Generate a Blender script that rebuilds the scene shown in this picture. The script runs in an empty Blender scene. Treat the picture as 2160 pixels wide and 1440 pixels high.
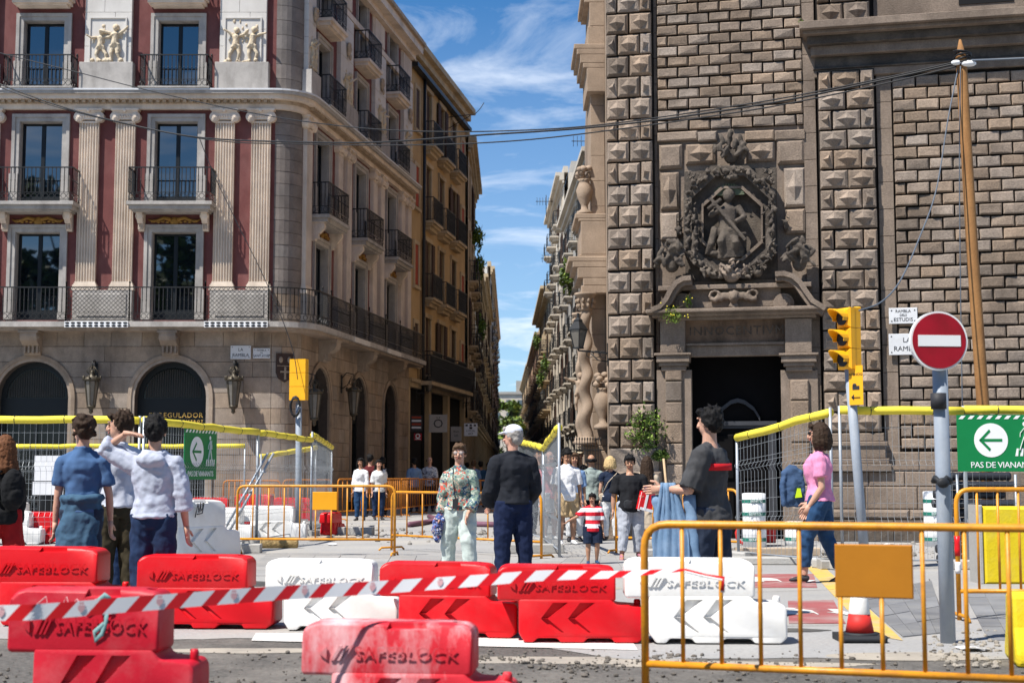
import bpy, bmesh, math, random
from mathutils import Vector as V, Matrix, noise as mnoise
random.seed(7)
R = math.radians
S = bpy.context.scene
COL = S.collection
# ------------------------------------------------------------------ camera
F = 3000.0
TH = math.atan(280.0 / F)
CZ = 1.25
cam = bpy.data.cameras.new('camera'); camo = bpy.data.objects.new('camera', cam); COL.objects.link(camo)
cam.sensor_width = 36.0; cam.lens = 50.0; cam.clip_start = 0.1; cam.clip_end = 3000
camo.location = (0, 0, CZ); camo.rotation_euler = (math.pi / 2 + TH, 0, 0)
cam.dof.use_dof = True; cam.dof.focus_distance = 19.0; cam.dof.aperture_fstop = 3.2
S.camera = camo
# ------------------------------------------------------------------ light
SUN = V((-1.08, -0.88, 2.2)).normalized()
W = bpy.data.worlds.new('World'); S.world = W; W.use_nodes = True
def world():
    nt = W.node_tree; nt.nodes.clear(); N = nt.nodes.new; L = nt.links.new
    out = N('ShaderNodeOutputWorld'); bg = N('ShaderNodeBackground'); bg.inputs['Strength'].default_value = 0.062
    sky = N('ShaderNodeTexSky'); sky.sky_type = 'NISHITA'; sky.sun_disc = False
    sky.sun_elevation = math.asin(SUN.z); sky.sun_rotation = math.atan2(SUN.x, SUN.y)
    sky.air_density = 1.0; sky.dust_density = 0.15; sky.ozone_density = 3.0
    hs = N('ShaderNodeHueSaturation'); hs.inputs['Saturation'].default_value = 1.22; hs.inputs['Value'].default_value = 1.0
    tn = N('ShaderNodeMixRGB'); tn.blend_type = 'MULTIPLY'; tn.inputs[0].default_value = 1.0; tn.inputs[2].default_value = (0.56, 0.95, 1.25, 1); L(sky.outputs[0], tn.inputs[1]); L(tn.outputs[0], hs.inputs['Color'])
    tc = N('ShaderNodeTexCoord'); sp = N('ShaderNodeSeparateXYZ'); L(tc.outputs['Generated'], sp.inputs[0])
    dz = N('ShaderNodeMath'); dz.operation = 'ADD'; dz.inputs[1].default_value = 0.12; L(sp.outputs[2], dz.inputs[0])
    mx = N('ShaderNodeMath'); mx.operation = 'MAXIMUM'; mx.inputs[1].default_value = 0.05; L(dz.outputs[0], mx.inputs[0])
    dx = N('ShaderNodeMath'); dx.operation = 'DIVIDE'; L(sp.outputs[0], dx.inputs[0]); L(mx.outputs[0], dx.inputs[1])
    dy = N('ShaderNodeMath'); dy.operation = 'DIVIDE'; L(sp.outputs[1], dy.inputs[0]); L(mx.outputs[0], dy.inputs[1])
    cb = N('ShaderNodeCombineXYZ'); L(dx.outputs[0], cb.inputs[0]); L(dy.outputs[0], cb.inputs[1])
    mp = N('ShaderNodeMapping'); mp.inputs['Rotation'].default_value = (0, 0, R(28)); mp.inputs['Scale'].default_value = (2.2, 3.2, 1)
    mp.inputs['Location'].default_value = (3.1, 1.7, 0); L(cb.outputs[0], mp.inputs[0])
    n1 = N('ShaderNodeTexNoise'); n1.inputs['Scale'].default_value = 0.8; n1.inputs['Detail'].default_value = 9; n1.inputs['Roughness'].default_value = 0.62; n1.inputs['Distortion'].default_value = 0.7
    L(mp.outputs[0], n1.inputs['Vector'])
    rp = N('ShaderNodeValToRGB'); rp.color_ramp.elements[0].position = 0.48; rp.color_ramp.elements[1].position = 0.80
    L(n1.outputs[0], rp.inputs[0])
    # thin haze veil that thickens towards the horizon
    vz = N('ShaderNodeMapRange'); vz.inputs['From Min'].default_value = 0.0; vz.inputs['From Max'].default_value = 0.36
    vz.inputs['To Min'].default_value = 0.42; vz.inputs['To Max'].default_value = 0.02; L(sp.outputs[2], vz.inputs[0])
    ad = N('ShaderNodeMath'); ad.operation = 'MULTIPLY_ADD'; ad.inputs[1].default_value = 0.7; L(rp.outputs[0], ad.inputs[0]); L(vz.outputs[0], ad.inputs[2])
    ad.use_clamp = True
    mix = N('ShaderNodeMixRGB'); L(ad.outputs[0], mix.inputs[0]); L(hs.outputs[0], mix.inputs[1]); mix.inputs[2].default_value = (11.5, 12.3, 13.5, 1)
    L(mix.outputs[0], bg.inputs['Color']); L(bg.outputs[0], out.inputs[0])
world()
sun = bpy.data.lights.new('sun', 'SUN'); sun.energy = 5.0; sun.angle = R(0.53); sun.color = (1.0, 0.95, 0.87)
suno = bpy.data.objects.new('sun', sun); COL.objects.link(suno); suno.rotation_euler = SUN.to_track_quat('Z', 'Y').to_euler(); suno.location = (-20, -20, 60)
S.view_settings.view_transform = 'Standard'; S.view_settings.look = 'None'; S.view_settings.gamma = 1.0
S.view_settings.use_curve_mapping = False; S.view_settings.exposure = 0.64
S.cycles.use_denoising = True; S.cycles.max_bounces = 8; S.cycles.diffuse_bounces = 4; S.cycles.glossy_bounces = 3
S.cycles.transmission_bounces = 4; S.cycles.transparent_max_bounces = 6; S.cycles.caustics_reflective = False; S.cycles.caustics_refractive = False
S.cycles.use_adaptive_sampling = True

# ------------------------------------------------------------------ photo -> place
CT, ST = math.cos(TH), math.sin(TH)
def ray(px, py):
    a = (px - 1080) / F; b = (720 - py) / F
    return V((a, CT - b * ST, ST + b * CT))
def at(px, py, Y):
    r = ray(px, py); t = Y / r.y
    return V((r.x * t, Y, CZ + r.z * t))
def gr(px, py, z=0.0):
    r = ray(px, py); t = (z - CZ) / r.z
    return V((r.x * t, r.y * t, z))
def onpl(px, py, P, N):
    r = ray(px, py); o = V((0, 0, CZ)); t = (P - o).dot(N) / r.dot(N)
    return o + r * t

# ------------------------------------------------------------------ mesh builder
class MB:
    def __init__(s): s.v = []; s.f = []; s.m = []; s.s = []; s.M = None; s.mi = 0
    def add(s, vs, fs, smooth=False):
        b = len(s.v)
        if s.M is not None: vs = [s.M @ V(p) for p in vs]
        s.v += [tuple(p) for p in vs]; s.f += [tuple(i + b for i in f) for f in fs]
        s.m += [s.mi] * len(fs); s.s += [smooth] * len(fs)
    def box(s, x0, x1, y0, y1, z0, z1):
        s.add([(x0, y0, z0), (x1, y0, z0), (x1, y1, z0), (x0, y1, z0), (x0, y0, z1), (x1, y0, z1), (x1, y1, z1), (x0, y1, z1)],
              [(3, 2, 1, 0), (4, 5, 6, 7), (0, 1, 5, 4), (1, 2, 6, 5), (2, 3, 7, 6), (3, 0, 4, 7)])
    def cbox(s, c, sz, rz=0.0, rx=0.0, ry=0.0):
        M = Matrix.Translation(V(c)) @ Matrix.Rotation(rz, 4, 'Z') @ Matrix.Rotation(ry, 4, 'Y') @ Matrix.Rotation(rx, 4, 'X')
        a, b, c_ = sz[0] / 2, sz[1] / 2, sz[2] / 2
        vs = [M @ V(p) for p in [(-a, -b, -c_), (a, -b, -c_), (a, b, -c_), (-a, b, -c_), (-a, -b, c_), (a, -b, c_), (a, b, c_), (-a, b, c_)]]
        s.add(vs, [(3, 2, 1, 0), (4, 5, 6, 7), (0, 1, 5, 4), (1, 2, 6, 5), (2, 3, 7, 6), (3, 0, 4, 7)])
    def chbox(s, x0, x1, y0, y1, z0, z1, c):
        # box whose front (-y) edges are chamfered by c
        s.add([(x0, y1, z0), (x1, y1, z0), (x1, y1, z1), (x0, y1, z1), (x0, y0 + c, z0), (x1, y0 + c, z0), (x1, y0 + c, z1), (x0, y0 + c, z1),
               (x0 + c, y0, z0 + c), (x1 - c, y0, z0 + c), (x1 - c, y0, z1 - c), (x0 + c, y0, z1 - c)],
              [(0, 3, 2, 1), (0, 1, 5, 4), (1, 2, 6, 5), (2, 3, 7, 6), (3, 0, 4, 7), (4, 5, 9, 8), (5, 6, 10, 9), (6, 7, 11, 10), (7, 4, 8, 11), (8, 9, 10, 11)])
    def bar(s, p, q, w, h=None):
        p, q = V(p), V(q); h = h or w; d = (q - p)
        if d.length < 1e-6: return
        d.normalize(); u = d.cross(V((0, 0, 1)))
        if u.length < 1e-3: u = V((1, 0, 0))
        u.normalize(); n = u.cross(d); a, b = u * (w / 2), n * (h / 2)
        s.add([p - a - b, p + a - b, p + a + b, p - a + b, q - a - b, q + a - b, q + a + b, q - a + b],
              [(0, 3, 2, 1), (4, 5, 6, 7), (0, 1, 5, 4), (1, 2, 6, 5), (2, 3, 7, 6), (3, 0, 4, 7)])
    def loft(s, pts, rad, xd=None, n=10, cap=True, smooth=True, closed=False):
        pts = [V(p) for p in pts]; k = len(pts); vs = []; fs = []; pu = None
        for i, p in enumerate(pts):
            if closed: t = pts[(i + 1) % k] - pts[i - 1]
            else: t = (pts[min(i + 1, k - 1)] - pts[max(i - 1, 0)])
            if t.length < 1e-9: t = V((0, 0, 1))
            t.normalize()
            if xd is not None: u = V(xd) - t * V(xd).dot(t)
            elif pu is None:
                u = t.cross(V((0, 0, 1)))
                if u.length < 1e-2: u = V((1, 0, 0)) - t * t.x
            else: u = pu - t * pu.dot(t)
            if u.length < 1e-6: u = V((0, 1, 0))
            u.normalize(); pu = u; w = t.cross(u)
            r = rad[i] if isinstance(rad, (list, tuple)) else rad
            rx, ry = r if isinstance(r, (list, tuple)) else (r, r)
            for j in range(n):
                a = 2 * math.pi * j / n
                vs.append(p + u * (rx * math.cos(a)) + w * (ry * math.sin(a)))
        m = k if closed else k - 1
        for i in range(m):
            for j in range(n):
                a = i * n; b = ((i + 1) % k) * n; j2 = (j + 1) % n
                fs.append((a + j, a + j2, b + j2, b + j))
        if cap and not closed:
            fs.append(tuple(range(n - 1, -1, -1))); fs.append(tuple(range((k - 1) * n, k * n)))
        s.add(vs, fs, smooth)
    def tube(s, pts, r, n=8, closed=False, cap=True): s.loft(pts, r, None, n, cap, True, closed)
    def lathe(s, prof, n=12, c=(0, 0, 0), smooth=True, cap=True):
        vs = []; fs = []; k = len(prof); c = V(c)
        for r, z in prof:
            for j in range(n):
                a = 2 * math.pi * j / n; vs.append(c + V((r * math.cos(a), r * math.sin(a), z)))
        for i in range(k - 1):
            for j in range(n):
                j2 = (j + 1) % n; fs.append((i * n + j, i * n + j2, (i + 1) * n + j2, (i + 1) * n + j))
        if cap: fs.append(tuple(range(n - 1, -1, -1))); fs.append(tuple(range((k - 1) * n, k * n)))
        s.add(vs, fs, smooth)
    def ell(s, c, r, nu=10, nv=7, M=None):
        c = V(c); r = (r, r, r) if not isinstance(r, (tuple, list)) else r; vs = []; fs = []
        def T(p): return c + (M @ V(p) if M is not None else V(p))
        vs.append(T((0, 0, -r[2])))
        for i in range(1, nv):
            a = -math.pi / 2 + math.pi * i / nv
            for j in range(nu):
                b = 2 * math.pi * j / nu
                vs.append(T((r[0] * math.cos(a) * math.cos(b), r[1] * math.cos(a) * math.sin(b), r[2] * math.sin(a))))
        vs.append(T((0, 0, r[2]))); last = len(vs) - 1
        for j in range(nu):
            j2 = (j + 1) % nu
            fs.append((0, 1 + j2, 1 + j)); fs.append((last, 1 + (nv - 2) * nu + j, 1 + (nv - 2) * nu + j2))
            for i in range(nv - 2):
                fs.append((1 + i * nu + j, 1 + i * nu + j2, 1 + (i + 1) * nu + j2, 1 + (i + 1) * nu + j))
        s.add(vs, fs, True)
    def prism(s, poly, y0, y1, smooth=False):
        # poly in (x, z), extruded from y0 (front) to y1
        n = len(poly); vs = [(x, y0, z) for x, z in poly] + [(x, y1, z) for x, z in poly]
        fs = [tuple(range(n)), tuple(range(2 * n - 1, n - 1, -1))] + [(i + n, (i + 1) % n + n, (i + 1) % n, i) for i in range(n)]
        s.add(vs, fs, smooth)
    def hprism(s, poly, z0, z1):
        n = len(poly); vs = [(x, y, z0) for x, y in poly] + [(x, y, z1) for x, y in poly]
        fs = [tuple(range(n - 1, -1, -1)), tuple(range(n, 2 * n))] + [(i, (i + 1) % n, (i + 1) % n + n, i + n) for i in range(n)]
        s.add(vs, fs)
    def mesh(s, name, mats, fix=False):
        me = bpy.data.meshes.new(name); me.from_pydata(s.v, [], s.f)
        if not isinstance(mats, (list, tuple)): mats = [mats]
        for m in mats: me.materials.append(m)
        if len(mats) > 1: me.polygons.foreach_set('material_index', s.m)
        me.polygons.foreach_set('use_smooth', s.s)
        if fix:
            bm = bmesh.new(); bm.from_mesh(me); bmesh.ops.recalc_face_normals(bm, faces=bm.faces); bm.to_mesh(me); bm.free()
        me.update(); return me
    def build(s, name, mats, parent=None, loc=(0, 0, 0), rz=0.0, fix=False):
        return link(name, s.mesh(name, mats, fix), parent, loc, rz)
def link(name, me, parent=None, loc=(0, 0, 0), rz=0.0, scale=None):
    o = bpy.data.objects.new(name, me); COL.objects.link(o)
    if parent is not None: o.parent = parent
    o.location = loc; o.rotation_euler = (0, 0, rz)
    if scale is not None: o.scale = scale
    return o
def tag(o, label=None, cat=None, group=None, kind=None):
    if label: o['label'] = label
    if cat: o['category'] = cat
    if group: o['group'] = group
    if kind: o['kind'] = kind
    return o
def thing(name, label, cat, loc=(0, 0, 0), rz=0.0, group=None):
    o = bpy.data.objects.new(name, None); COL.objects.link(o); o.location = loc; o.rotation_euler = (0, 0, rz)
    o.empty_display_size = 0.2
    return tag(o, label, cat, group)
def stuff(o): o['kind'] = 'stuff'; return o
def struct(o): o['kind'] = 'structure'; return o
def copy_tree(o, parent=None):
    c = o.copy(); COL.objects.link(c)
    if parent is not None: c.parent = parent
    for ch in list(o.children): copy_tree(ch, c)
    return c
BAKE = bpy.data.scenes.new('bake')
def baked(o):
    # replace an object's mesh by its evaluated (modified) mesh, worked out in a small scene of its own (much faster)
    BAKE.collection.objects.link(o)
    with bpy.context.temp_override(scene=BAKE, view_layer=BAKE.view_layers[0]):
        dg = bpy.context.evaluated_depsgraph_get(); me = bpy.data.meshes.new_from_object(o.evaluated_get(dg))
    BAKE.collection.objects.unlink(o)
    o.modifiers.clear(); o.data = me; me.name = o.name
    return o
def text_mesh(txt, size, depth=0.004, font_scale=1.0, bevel=0.0, align='CENTER', spacing=1.0, shear=0.0, offset=0.0):
    cu = bpy.data.curves.new('t', 'FONT'); cu.body = txt; cu.size = size; cu.extrude = depth; cu.align_x = align; cu.align_y = 'CENTER'
    cu.space_character = spacing; cu.shear = shear; cu.resolution_u = 2; cu.offset = offset; cu.bevel_depth = bevel; cu.bevel_resolution = 0
    o = bpy.data.objects.new('t', cu); BAKE.collection.objects.link(o)
    with bpy.context.temp_override(scene=BAKE, view_layer=BAKE.view_layers[0]):
        dg = bpy.context.evaluated_depsgraph_get(); me = bpy.data.meshes.new_from_object(o.evaluated_get(dg))
    bpy.data.objects.remove(o); bpy.data.curves.remove(cu)
    me.transform(Matrix.Rotation(math.pi / 2, 4, 'X'))   # stands upright, reads from -y
    return me
def lettering(txt, size, m, parent, loc, rz=0.0, depth=0.003, name='lettering', **k):
    me = text_mesh(txt, size, depth, **k); me.materials.clear(); me.materials.append(m)
    return link(name, me, parent, loc, rz)

# ------------------------------------------------------------------ materials
def mat(name, col, rough=0.8, var=0.12, scale=3.0, bump=0.0, bscale=40.0, objvar=0.0, metal=0.0, spec=0.3, stain=None, stain_amt=0.0, stain_scale=1.2, zstretch=1.0, ior=1.45, coat=0.0, fine=0.0):
    m = bpy.data.materials.new(name); m.use_nodes = True; nt = m.node_tree; N = nt.nodes.new; L = nt.links.new
    b = nt.nodes['Principled BSDF']; b.inputs['Roughness'].default_value = rough; b.inputs['Metallic'].default_value = metal
    b.inputs['Specular IOR Level'].default_value = spec; b.inputs['IOR'].default_value = ior
    if coat: b.inputs['Coat Weight'].default_value = coat; b.inputs['Coat Roughness'].default_value = 0.15
    g = N('ShaderNodeNewGeometry'); pos = g.outputs['Position']
    col = tuple(col) + (1,)
    last = None
    n1 = N('ShaderNodeTexNoise'); n1.inputs['Scale'].default_value = scale; n1.inputs['Detail'].default_value = 6; n1.inputs['Roughness'].default_value = 0.6
    L(pos, n1.inputs['Vector'])
    mr = N('ShaderNodeMapRange'); mr.inputs['From Min'].default_value = 0.25; mr.inputs['From Max'].default_value = 0.75
    mr.inputs['To Min'].default_value = 1 - var; mr.inputs['To Max'].default_value = 1 + var; L(n1.outputs[0], mr.inputs[0])
    val = mr.outputs[0]
    if fine:
        nf = N('ShaderNodeTexNoise'); nf.inputs['Scale'].default_value = bscale; nf.inputs['Detail'].default_value = 3; L(pos, nf.inputs['Vector'])
        mf = N('ShaderNodeMapRange'); mf.inputs['From Min'].default_value = 0.3; mf.inputs['From Max'].default_value = 0.7
        mf.inputs['To Min'].default_value = 1 - fine; mf.inputs['To Max'].default_value = 1 + fine; L(nf.outputs[0], mf.inputs[0])
        mm = N('ShaderNodeMath'); mm.operation = 'MULTIPLY'; L(val, mm.inputs[0]); L(mf.outputs[0], mm.inputs[1]); val = mm.outputs[0]
    hs = N('ShaderNodeHueSaturation'); hs.inputs['Color'].default_value = col; L(val, hs.inputs['Value'])
    if objvar:
        oi = N('ShaderNodeObjectInfo')
        mo = N('ShaderNodeMapRange'); mo.inputs['To Min'].default_value = 1 - objvar; mo.inputs['To Max'].default_value = 1 + objvar; L(oi.outputs['Random'], mo.inputs[0])
        mm = N('ShaderNodeMath'); mm.operation = 'MULTIPLY'; L(val, mm.inputs[0]); L(mo.outputs[0], mm.inputs[1]); L(mm.outputs[0], hs.inputs['Value'])
        ms = N('ShaderNodeMath'); ms.operation = 'MULTIPLY_ADD'; ms.inputs[1].default_value = 37.7; ms.inputs[2].default_value = 0.3; L(oi.outputs['Random'], ms.inputs[0])
        fr = N('ShaderNodeMath'); fr.operation = 'FRACT'; L(ms.outputs[0], fr.inputs[0])
        mo2 = N('ShaderNodeMapRange'); mo2.inputs['To Min'].default_value = 0.75; mo2.inputs['To Max'].default_value = 1.15; L(fr.outputs[0], mo2.inputs[0]); L(mo2.outputs[0], hs.inputs['Saturation'])
    last = hs.outputs[0]
    if stain is not None and stain_amt:
        mp = N('ShaderNodeMapping'); mp.inputs['Scale'].default_value = (1, 1, 1 / zstretch); L(pos, mp.inputs[0])
        n2 = N('ShaderNodeTexNoise'); n2.inputs['Scale'].default_value = stain_scale; n2.inputs['Detail'].default_value = 8; n2.inputs['Roughness'].default_value = 0.68
        L(mp.outputs[0], n2.inputs['Vector'])
        rp = N('ShaderNodeValToRGB'); rp.color_ramp.elements[0].position = 0.46; rp.color_ramp.elements[1].position = 0.72; L(n2.outputs[0], rp.inputs[0])
        ml = N('ShaderNodeMath'); ml.operation = 'MULTIPLY'; ml.inputs[1].default_value = stain_amt; L(rp.outputs[0], ml.inputs[0])
        mx = N('ShaderNodeMixRGB'); mx.inputs[2].default_value = tuple(stain) + (1,); L(ml.outputs[0], mx.inputs[0]); L(last, mx.inputs[1]); last = mx.outputs[0]
    L(last, b.inputs['Base Color'])
    if bump:
        nb = N('ShaderNodeTexNoise'); nb.inputs['Scale'].default_value = bscale; nb.inputs['Detail'].default_value = 5; nb.inputs['Roughness'].default_value = 0.65; L(pos, nb.inputs['Vector'])
        bp = N('ShaderNodeBump'); bp.inputs['Strength'].default_value = min(1.0, bump); bp.inputs['Distance'].default_value = 0.02 * max(1.0, bump); L(nb.outputs[0], bp.inputs['Height'])
        L(bp.outputs[0], b.inputs['Normal'])
    return m
M = {}
def defm(k, *a, **kw): M[k] = mat(k, *a, **kw); return M[k]
defm('asphalt', (0.105, 0.098, 0.09), 0.95, 0.28, 0.7, 0.9, 26, stain=(0.30, 0.27, 0.235), stain_amt=0.7, stain_scale=0.55, fine=0.35)
defm('paving', (0.30, 0.295, 0.29), 0.9, 0.12, 0.5, 0.4, 30, stain=(0.40, 0.37, 0.32), stain_amt=0.7, stain_scale=0.35, fine=0.12)
defm('slab', (0.27, 0.265, 0.26), 0.85, 0.15, 1.5, 0.3, 40, objvar=0.12, stain=(0.36, 0.33, 0.29), stain_amt=0.6, stain_scale=1.0, fine=0.1)
defm('slate_slab', (0.17, 0.172, 0.18), 0.8, 0.2, 2.0, 0.3, 40, objvar=0.2, stain=(0.28, 0.27, 0.25), stain_amt=0.5, stain_scale=1.6)
defm('white_line', (0.66, 0.65, 0.62), 0.8, 0.1, 2, 0.3, 30, stain=(0.30, 0.28, 0.25), stain_amt=0.65, stain_scale=2.4)
defm('red_paint', (0.30, 0.09, 0.09), 0.8, 0.15, 2, 0.3, 30, stain=(0.34, 0.30, 0.28), stain_amt=0.85, stain_scale=2.2)
defm('yellow_line', (0.58, 0.38, 0.09), 0.8, 0.15, 2, 0.3, 30, stain=(0.38, 0.35, 0.30), stain_amt=0.8, stain_scale=3)
defm('gravel', (0.17, 0.15, 0.13), 0.95, 0.3, 9, 0.6, 60, objvar=0.3)
defm('rubble', (0.34, 0.31, 0.27), 0.95, 0.25, 5, 0.6, 40, objvar=0.3)
defm('granite', (0.40, 0.375, 0.35), 0.9, 0.15, 4, 0.25, 60, fine=0.16, stain=(0.12, 0.11, 0.10), stain_amt=0.6, stain_scale=1.4, zstretch=3)
defm('ashlar', (0.31, 0.245, 0.19), 0.9, 0.22, 3, 0.45, 45, objvar=0.12, fine=0.12, stain=(0.075, 0.06, 0.052), stain_amt=0.62, stain_scale=1.0, zstretch=3)
defm('joint', (0.075, 0.062, 0.055), 0.95, 0.2, 4)
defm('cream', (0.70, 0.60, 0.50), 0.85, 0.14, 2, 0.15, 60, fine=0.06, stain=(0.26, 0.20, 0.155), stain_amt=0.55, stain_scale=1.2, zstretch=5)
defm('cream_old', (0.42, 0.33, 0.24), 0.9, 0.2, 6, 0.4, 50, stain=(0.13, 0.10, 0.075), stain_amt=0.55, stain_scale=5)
defm('burgundy', (0.145, 0.050, 0.047), 0.9, 0.2, 2, 0.4, 55, fine=0.08, stain=(0.25, 0.125, 0.115), stain_amt=0.5, stain_scale=0.9, zstretch=2)
defm('ochre_gold', (0.28, 0.15, 0.035), 0.8, 0.3, 9, 0.5, 60)
defm('iron', (0.012, 0.0125, 0.013), 0.5, 0.2, 6, 0.0, spec=0.5)
defm('dark_frame', (0.010, 0.013, 0.016), 0.45, 0.1, 3)
defm('blue_frame', (0.055, 0.085, 0.12), 0.5, 0.1, 3)
M['glass'] = mat('glass', (0.004, 0.006, 0.010), 0.02, 0.0, 1, spec=0.5, ior=2.4)
M['glass_dark'] = mat('glass_dark', (0.006, 0.006, 0.006), 0.08, 0.0, 1, spec=0.4, ior=1.4)
defm('dark', (0.006, 0.006, 0.007), 0.8, 0.1, 2)
defm('curtain', (0.035, 0.034, 0.032), 0.9, 0.2, 3)
defm('curtain_blue', (0.02, 0.035, 0.08), 0.9, 0.2, 3)
defm('church_stone', (0.27, 0.208, 0.160), 0.92, 0.2, 3.5, 0.85, 34, objvar=0.22, fine=0.2, stain=(0.085, 0.066, 0.052), stain_amt=0.85, stain_scale=0.9, zstretch=2)
defm('church_plain', (0.225, 0.176, 0.139), 0.92, 0.22, 2.5, 0.6, 34, fine=0.15, stain=(0.07, 0.053, 0.042), stain_amt=0.7, stain_scale=0.9, zstretch=3.5)
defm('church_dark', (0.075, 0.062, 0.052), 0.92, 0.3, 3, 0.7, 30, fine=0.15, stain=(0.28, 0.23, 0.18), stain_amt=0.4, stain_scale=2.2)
defm('church_mortar', (0.018, 0.0145, 0.012), 0.95, 0.3, 3)
defm('church_warm', (0.33, 0.25, 0.185), 0.9, 0.18, 2.5, 0.4, 36, fine=0.1, stain=(0.11, 0.078, 0.055), stain_amt=0.65, stain_scale=0.9, zstretch=4)
defm('ochre_wall', (0.47, 0.325, 0.165), 0.9, 0.15, 1.2, 0.3, 40, stain=(0.26, 0.165, 0.08), stain_amt=0.5, stain_scale=0.5, zstretch=4)
defm('ochre_trim', (0.47, 0.37, 0.24), 0.9, 0.15, 2, 0.3, 40, stain=(0.13, 0.09, 0.05), stain_amt=0.6, stain_scale=0.8, zstretch=3)
defm('shutter_brown', (0.055, 0.027, 0.018), 0.7, 0.15, 4, 0.0)
defm('shutter_red', (0.30, 0.045, 0.02), 0.7, 0.2, 3)
for k, c in dict(wall_beige=(0.46, 0.37, 0.26), wall_pale=(0.55, 0.49, 0.41), wall_grey=(0.36, 0.34, 0.31), wall_tan=(0.43, 0.29, 0.17), wall_rose=(0.45, 0.27, 0.2), wall_white=(0.62, 0.6, 0.56)).items():
    defm(k, c, 0.9, 0.14, 0.5, 0.2, 20, stain=tuple(x * 0.45 for x in c), stain_amt=0.5, stain_scale=0.35, zstretch=4)
defm('red_plastic', (0.60, 0.004, 0.010), 0.42, 0.07, 3, 0.08, 25, spec=0.35, stain=(0.50, 0.06, 0.06), stain_amt=0.4, stain_scale=2.2)
defm('red_worn', (0.50, 0.008, 0.025), 0.5, 0.08, 3, 0.1, 25, spec=0.35, stain=(0.50, 0.13, 0.14), stain_amt=0.5, stain_scale=3.2)
defm('white_plastic', (0.80, 0.79, 0.77), 0.42, 0.04, 3, 0.08, 25, spec=0.4, stain=(0.52, 0.48, 0.42), stain_amt=0.35, stain_scale=2.4)
defm('red_white', (0.58, 0.02, 0.035), 0.6, 0.06, 3, 0.12, 22, stain=(0.72, 0.62, 0.64), stain_amt=1.0, stain_scale=2.6, zstretch=2.6)
defm('fence_yellow', (0.66, 0.27, 0.012), 0.42, 0.1, 4, 0.1, 30, spec=0.5, stain=(0.22, 0.09, 0.03), stain_amt=0.6, stain_scale=9)
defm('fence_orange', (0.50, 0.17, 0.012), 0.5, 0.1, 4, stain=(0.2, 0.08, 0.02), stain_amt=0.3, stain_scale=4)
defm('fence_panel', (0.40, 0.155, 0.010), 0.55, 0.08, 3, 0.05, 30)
defm('fence_panel_bright', (0.75, 0.33, 0.012), 0.5, 0.08, 3)
defm('foam', (0.80, 0.66, 0.06), 0.6, 0.08, 6, 0.2, 30, stain=(0.45, 0.35, 0.06), stain_amt=0.4, stain_scale=3)
defm('galv', (0.33, 0.36, 0.40), 0.45, 0.12, 6, 0.05, 30, metal=0.35, spec=0.5, stain=(0.22, 0.24, 0.27), stain_amt=0.5, stain_scale=5)
defm('wire', (0.30, 0.32, 0.34), 0.5, 0.1, 6, metal=0.3)
defm('pole_grey', (0.27, 0.31, 0.37), 0.5, 0.1, 4, 0.08, 30, stain=(0.42, 0.44, 0.46), stain_amt=0.55, stain_scale=3.5, zstretch=2)
defm('sign_green', (0.005, 0.19, 0.055), 0.45, 0.06, 3)
defm('sign_white', (0.78, 0.79, 0.80), 0.45, 0.03, 3)
defm('sign_red', (0.30, 0.006, 0.016), 0.4, 0.25, 4, stain=(0.20, 0.01, 0.012), stain_amt=0.6, stain_scale=6)
defm('marble', (0.62, 0.63, 0.65), 0.55, 0.06, 4, stain=(0.4, 0.4, 0.41), stain_amt=0.3, stain_scale=5)
defm('ink', (0.03, 0.03, 0.035), 0.6, 0.1, 3)
defm('signal_yellow', (0.83, 0.40, 0.008), 0.45, 0.05, 4, spec=0.5)
defm('block_yellow', (0.66, 0.50, 0.012), 0.7, 0.12, 3, 0.35, 20, stain=(0.42, 0.34, 0.10), stain_amt=0.5, stain_scale=3)
defm('concrete', (0.38, 0.37, 0.35), 0.9, 0.18, 3, 0.35, 40, objvar=0.15, stain=(0.2, 0.19, 0.17), stain_amt=0.5, stain_scale=3)
defm('wood_pole', (0.30, 0.15, 0.055), 0.75, 0.22, 3, 0.4, 25, stain=(0.15, 0.06, 0.02), stain_amt=0.75, stain_scale=5, zstretch=6)
defm('plank', (0.40, 0.29, 0.18), 0.8, 0.25, 6, 0.3, 40, objvar=0.2)
defm('cable', (0.018, 0.019, 0.022), 0.5, 0.05, 3)
defm('cable_grey', (0.10, 0.12, 0.15), 0.5, 0.05, 3)
defm('rubber', (0.022, 0.024, 0.028), 0.6, 0.15, 5)
defm('pipe_black', (0.020, 0.022, 0.030), 0.5, 0.15, 5, spec=0.5)
defm('pipe_purple', (0.16, 0.075, 0.11), 0.6, 0.15, 5)
defm('cone_red', (0.55, 0.03, 0.025), 0.55, 0.1, 5)
defm('leaf', (0.06, 0.105, 0.022), 0.6, 0.35, 5, objvar=0.1, spec=0.35)
defm('leaf_light', (0.19, 0.27, 0.045), 0.6, 0.3, 5, spec=0.35)
defm('leaf_dark', (0.03, 0.068, 0.014), 0.6, 0.35, 5, spec=0.35)
defm('bark', (0.11, 0.08, 0.055), 0.9, 0.3, 5, 0.6, 20)
defm('brass', (0.07, 0.058, 0.04), 0.45, 0.25, 8, metal=0.4, spec=0.5)
defm('bristle', (0.36, 0.25, 0.11), 0.9, 0.3, 20, 0.6, 60)
M['lamp_glass'] = mat('lamp_glass', (0.11, 0.10, 0.085), 0.12, 0.3, 5, spec=0.6, ior=1.6)
def tubes_noise(m): return m
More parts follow.
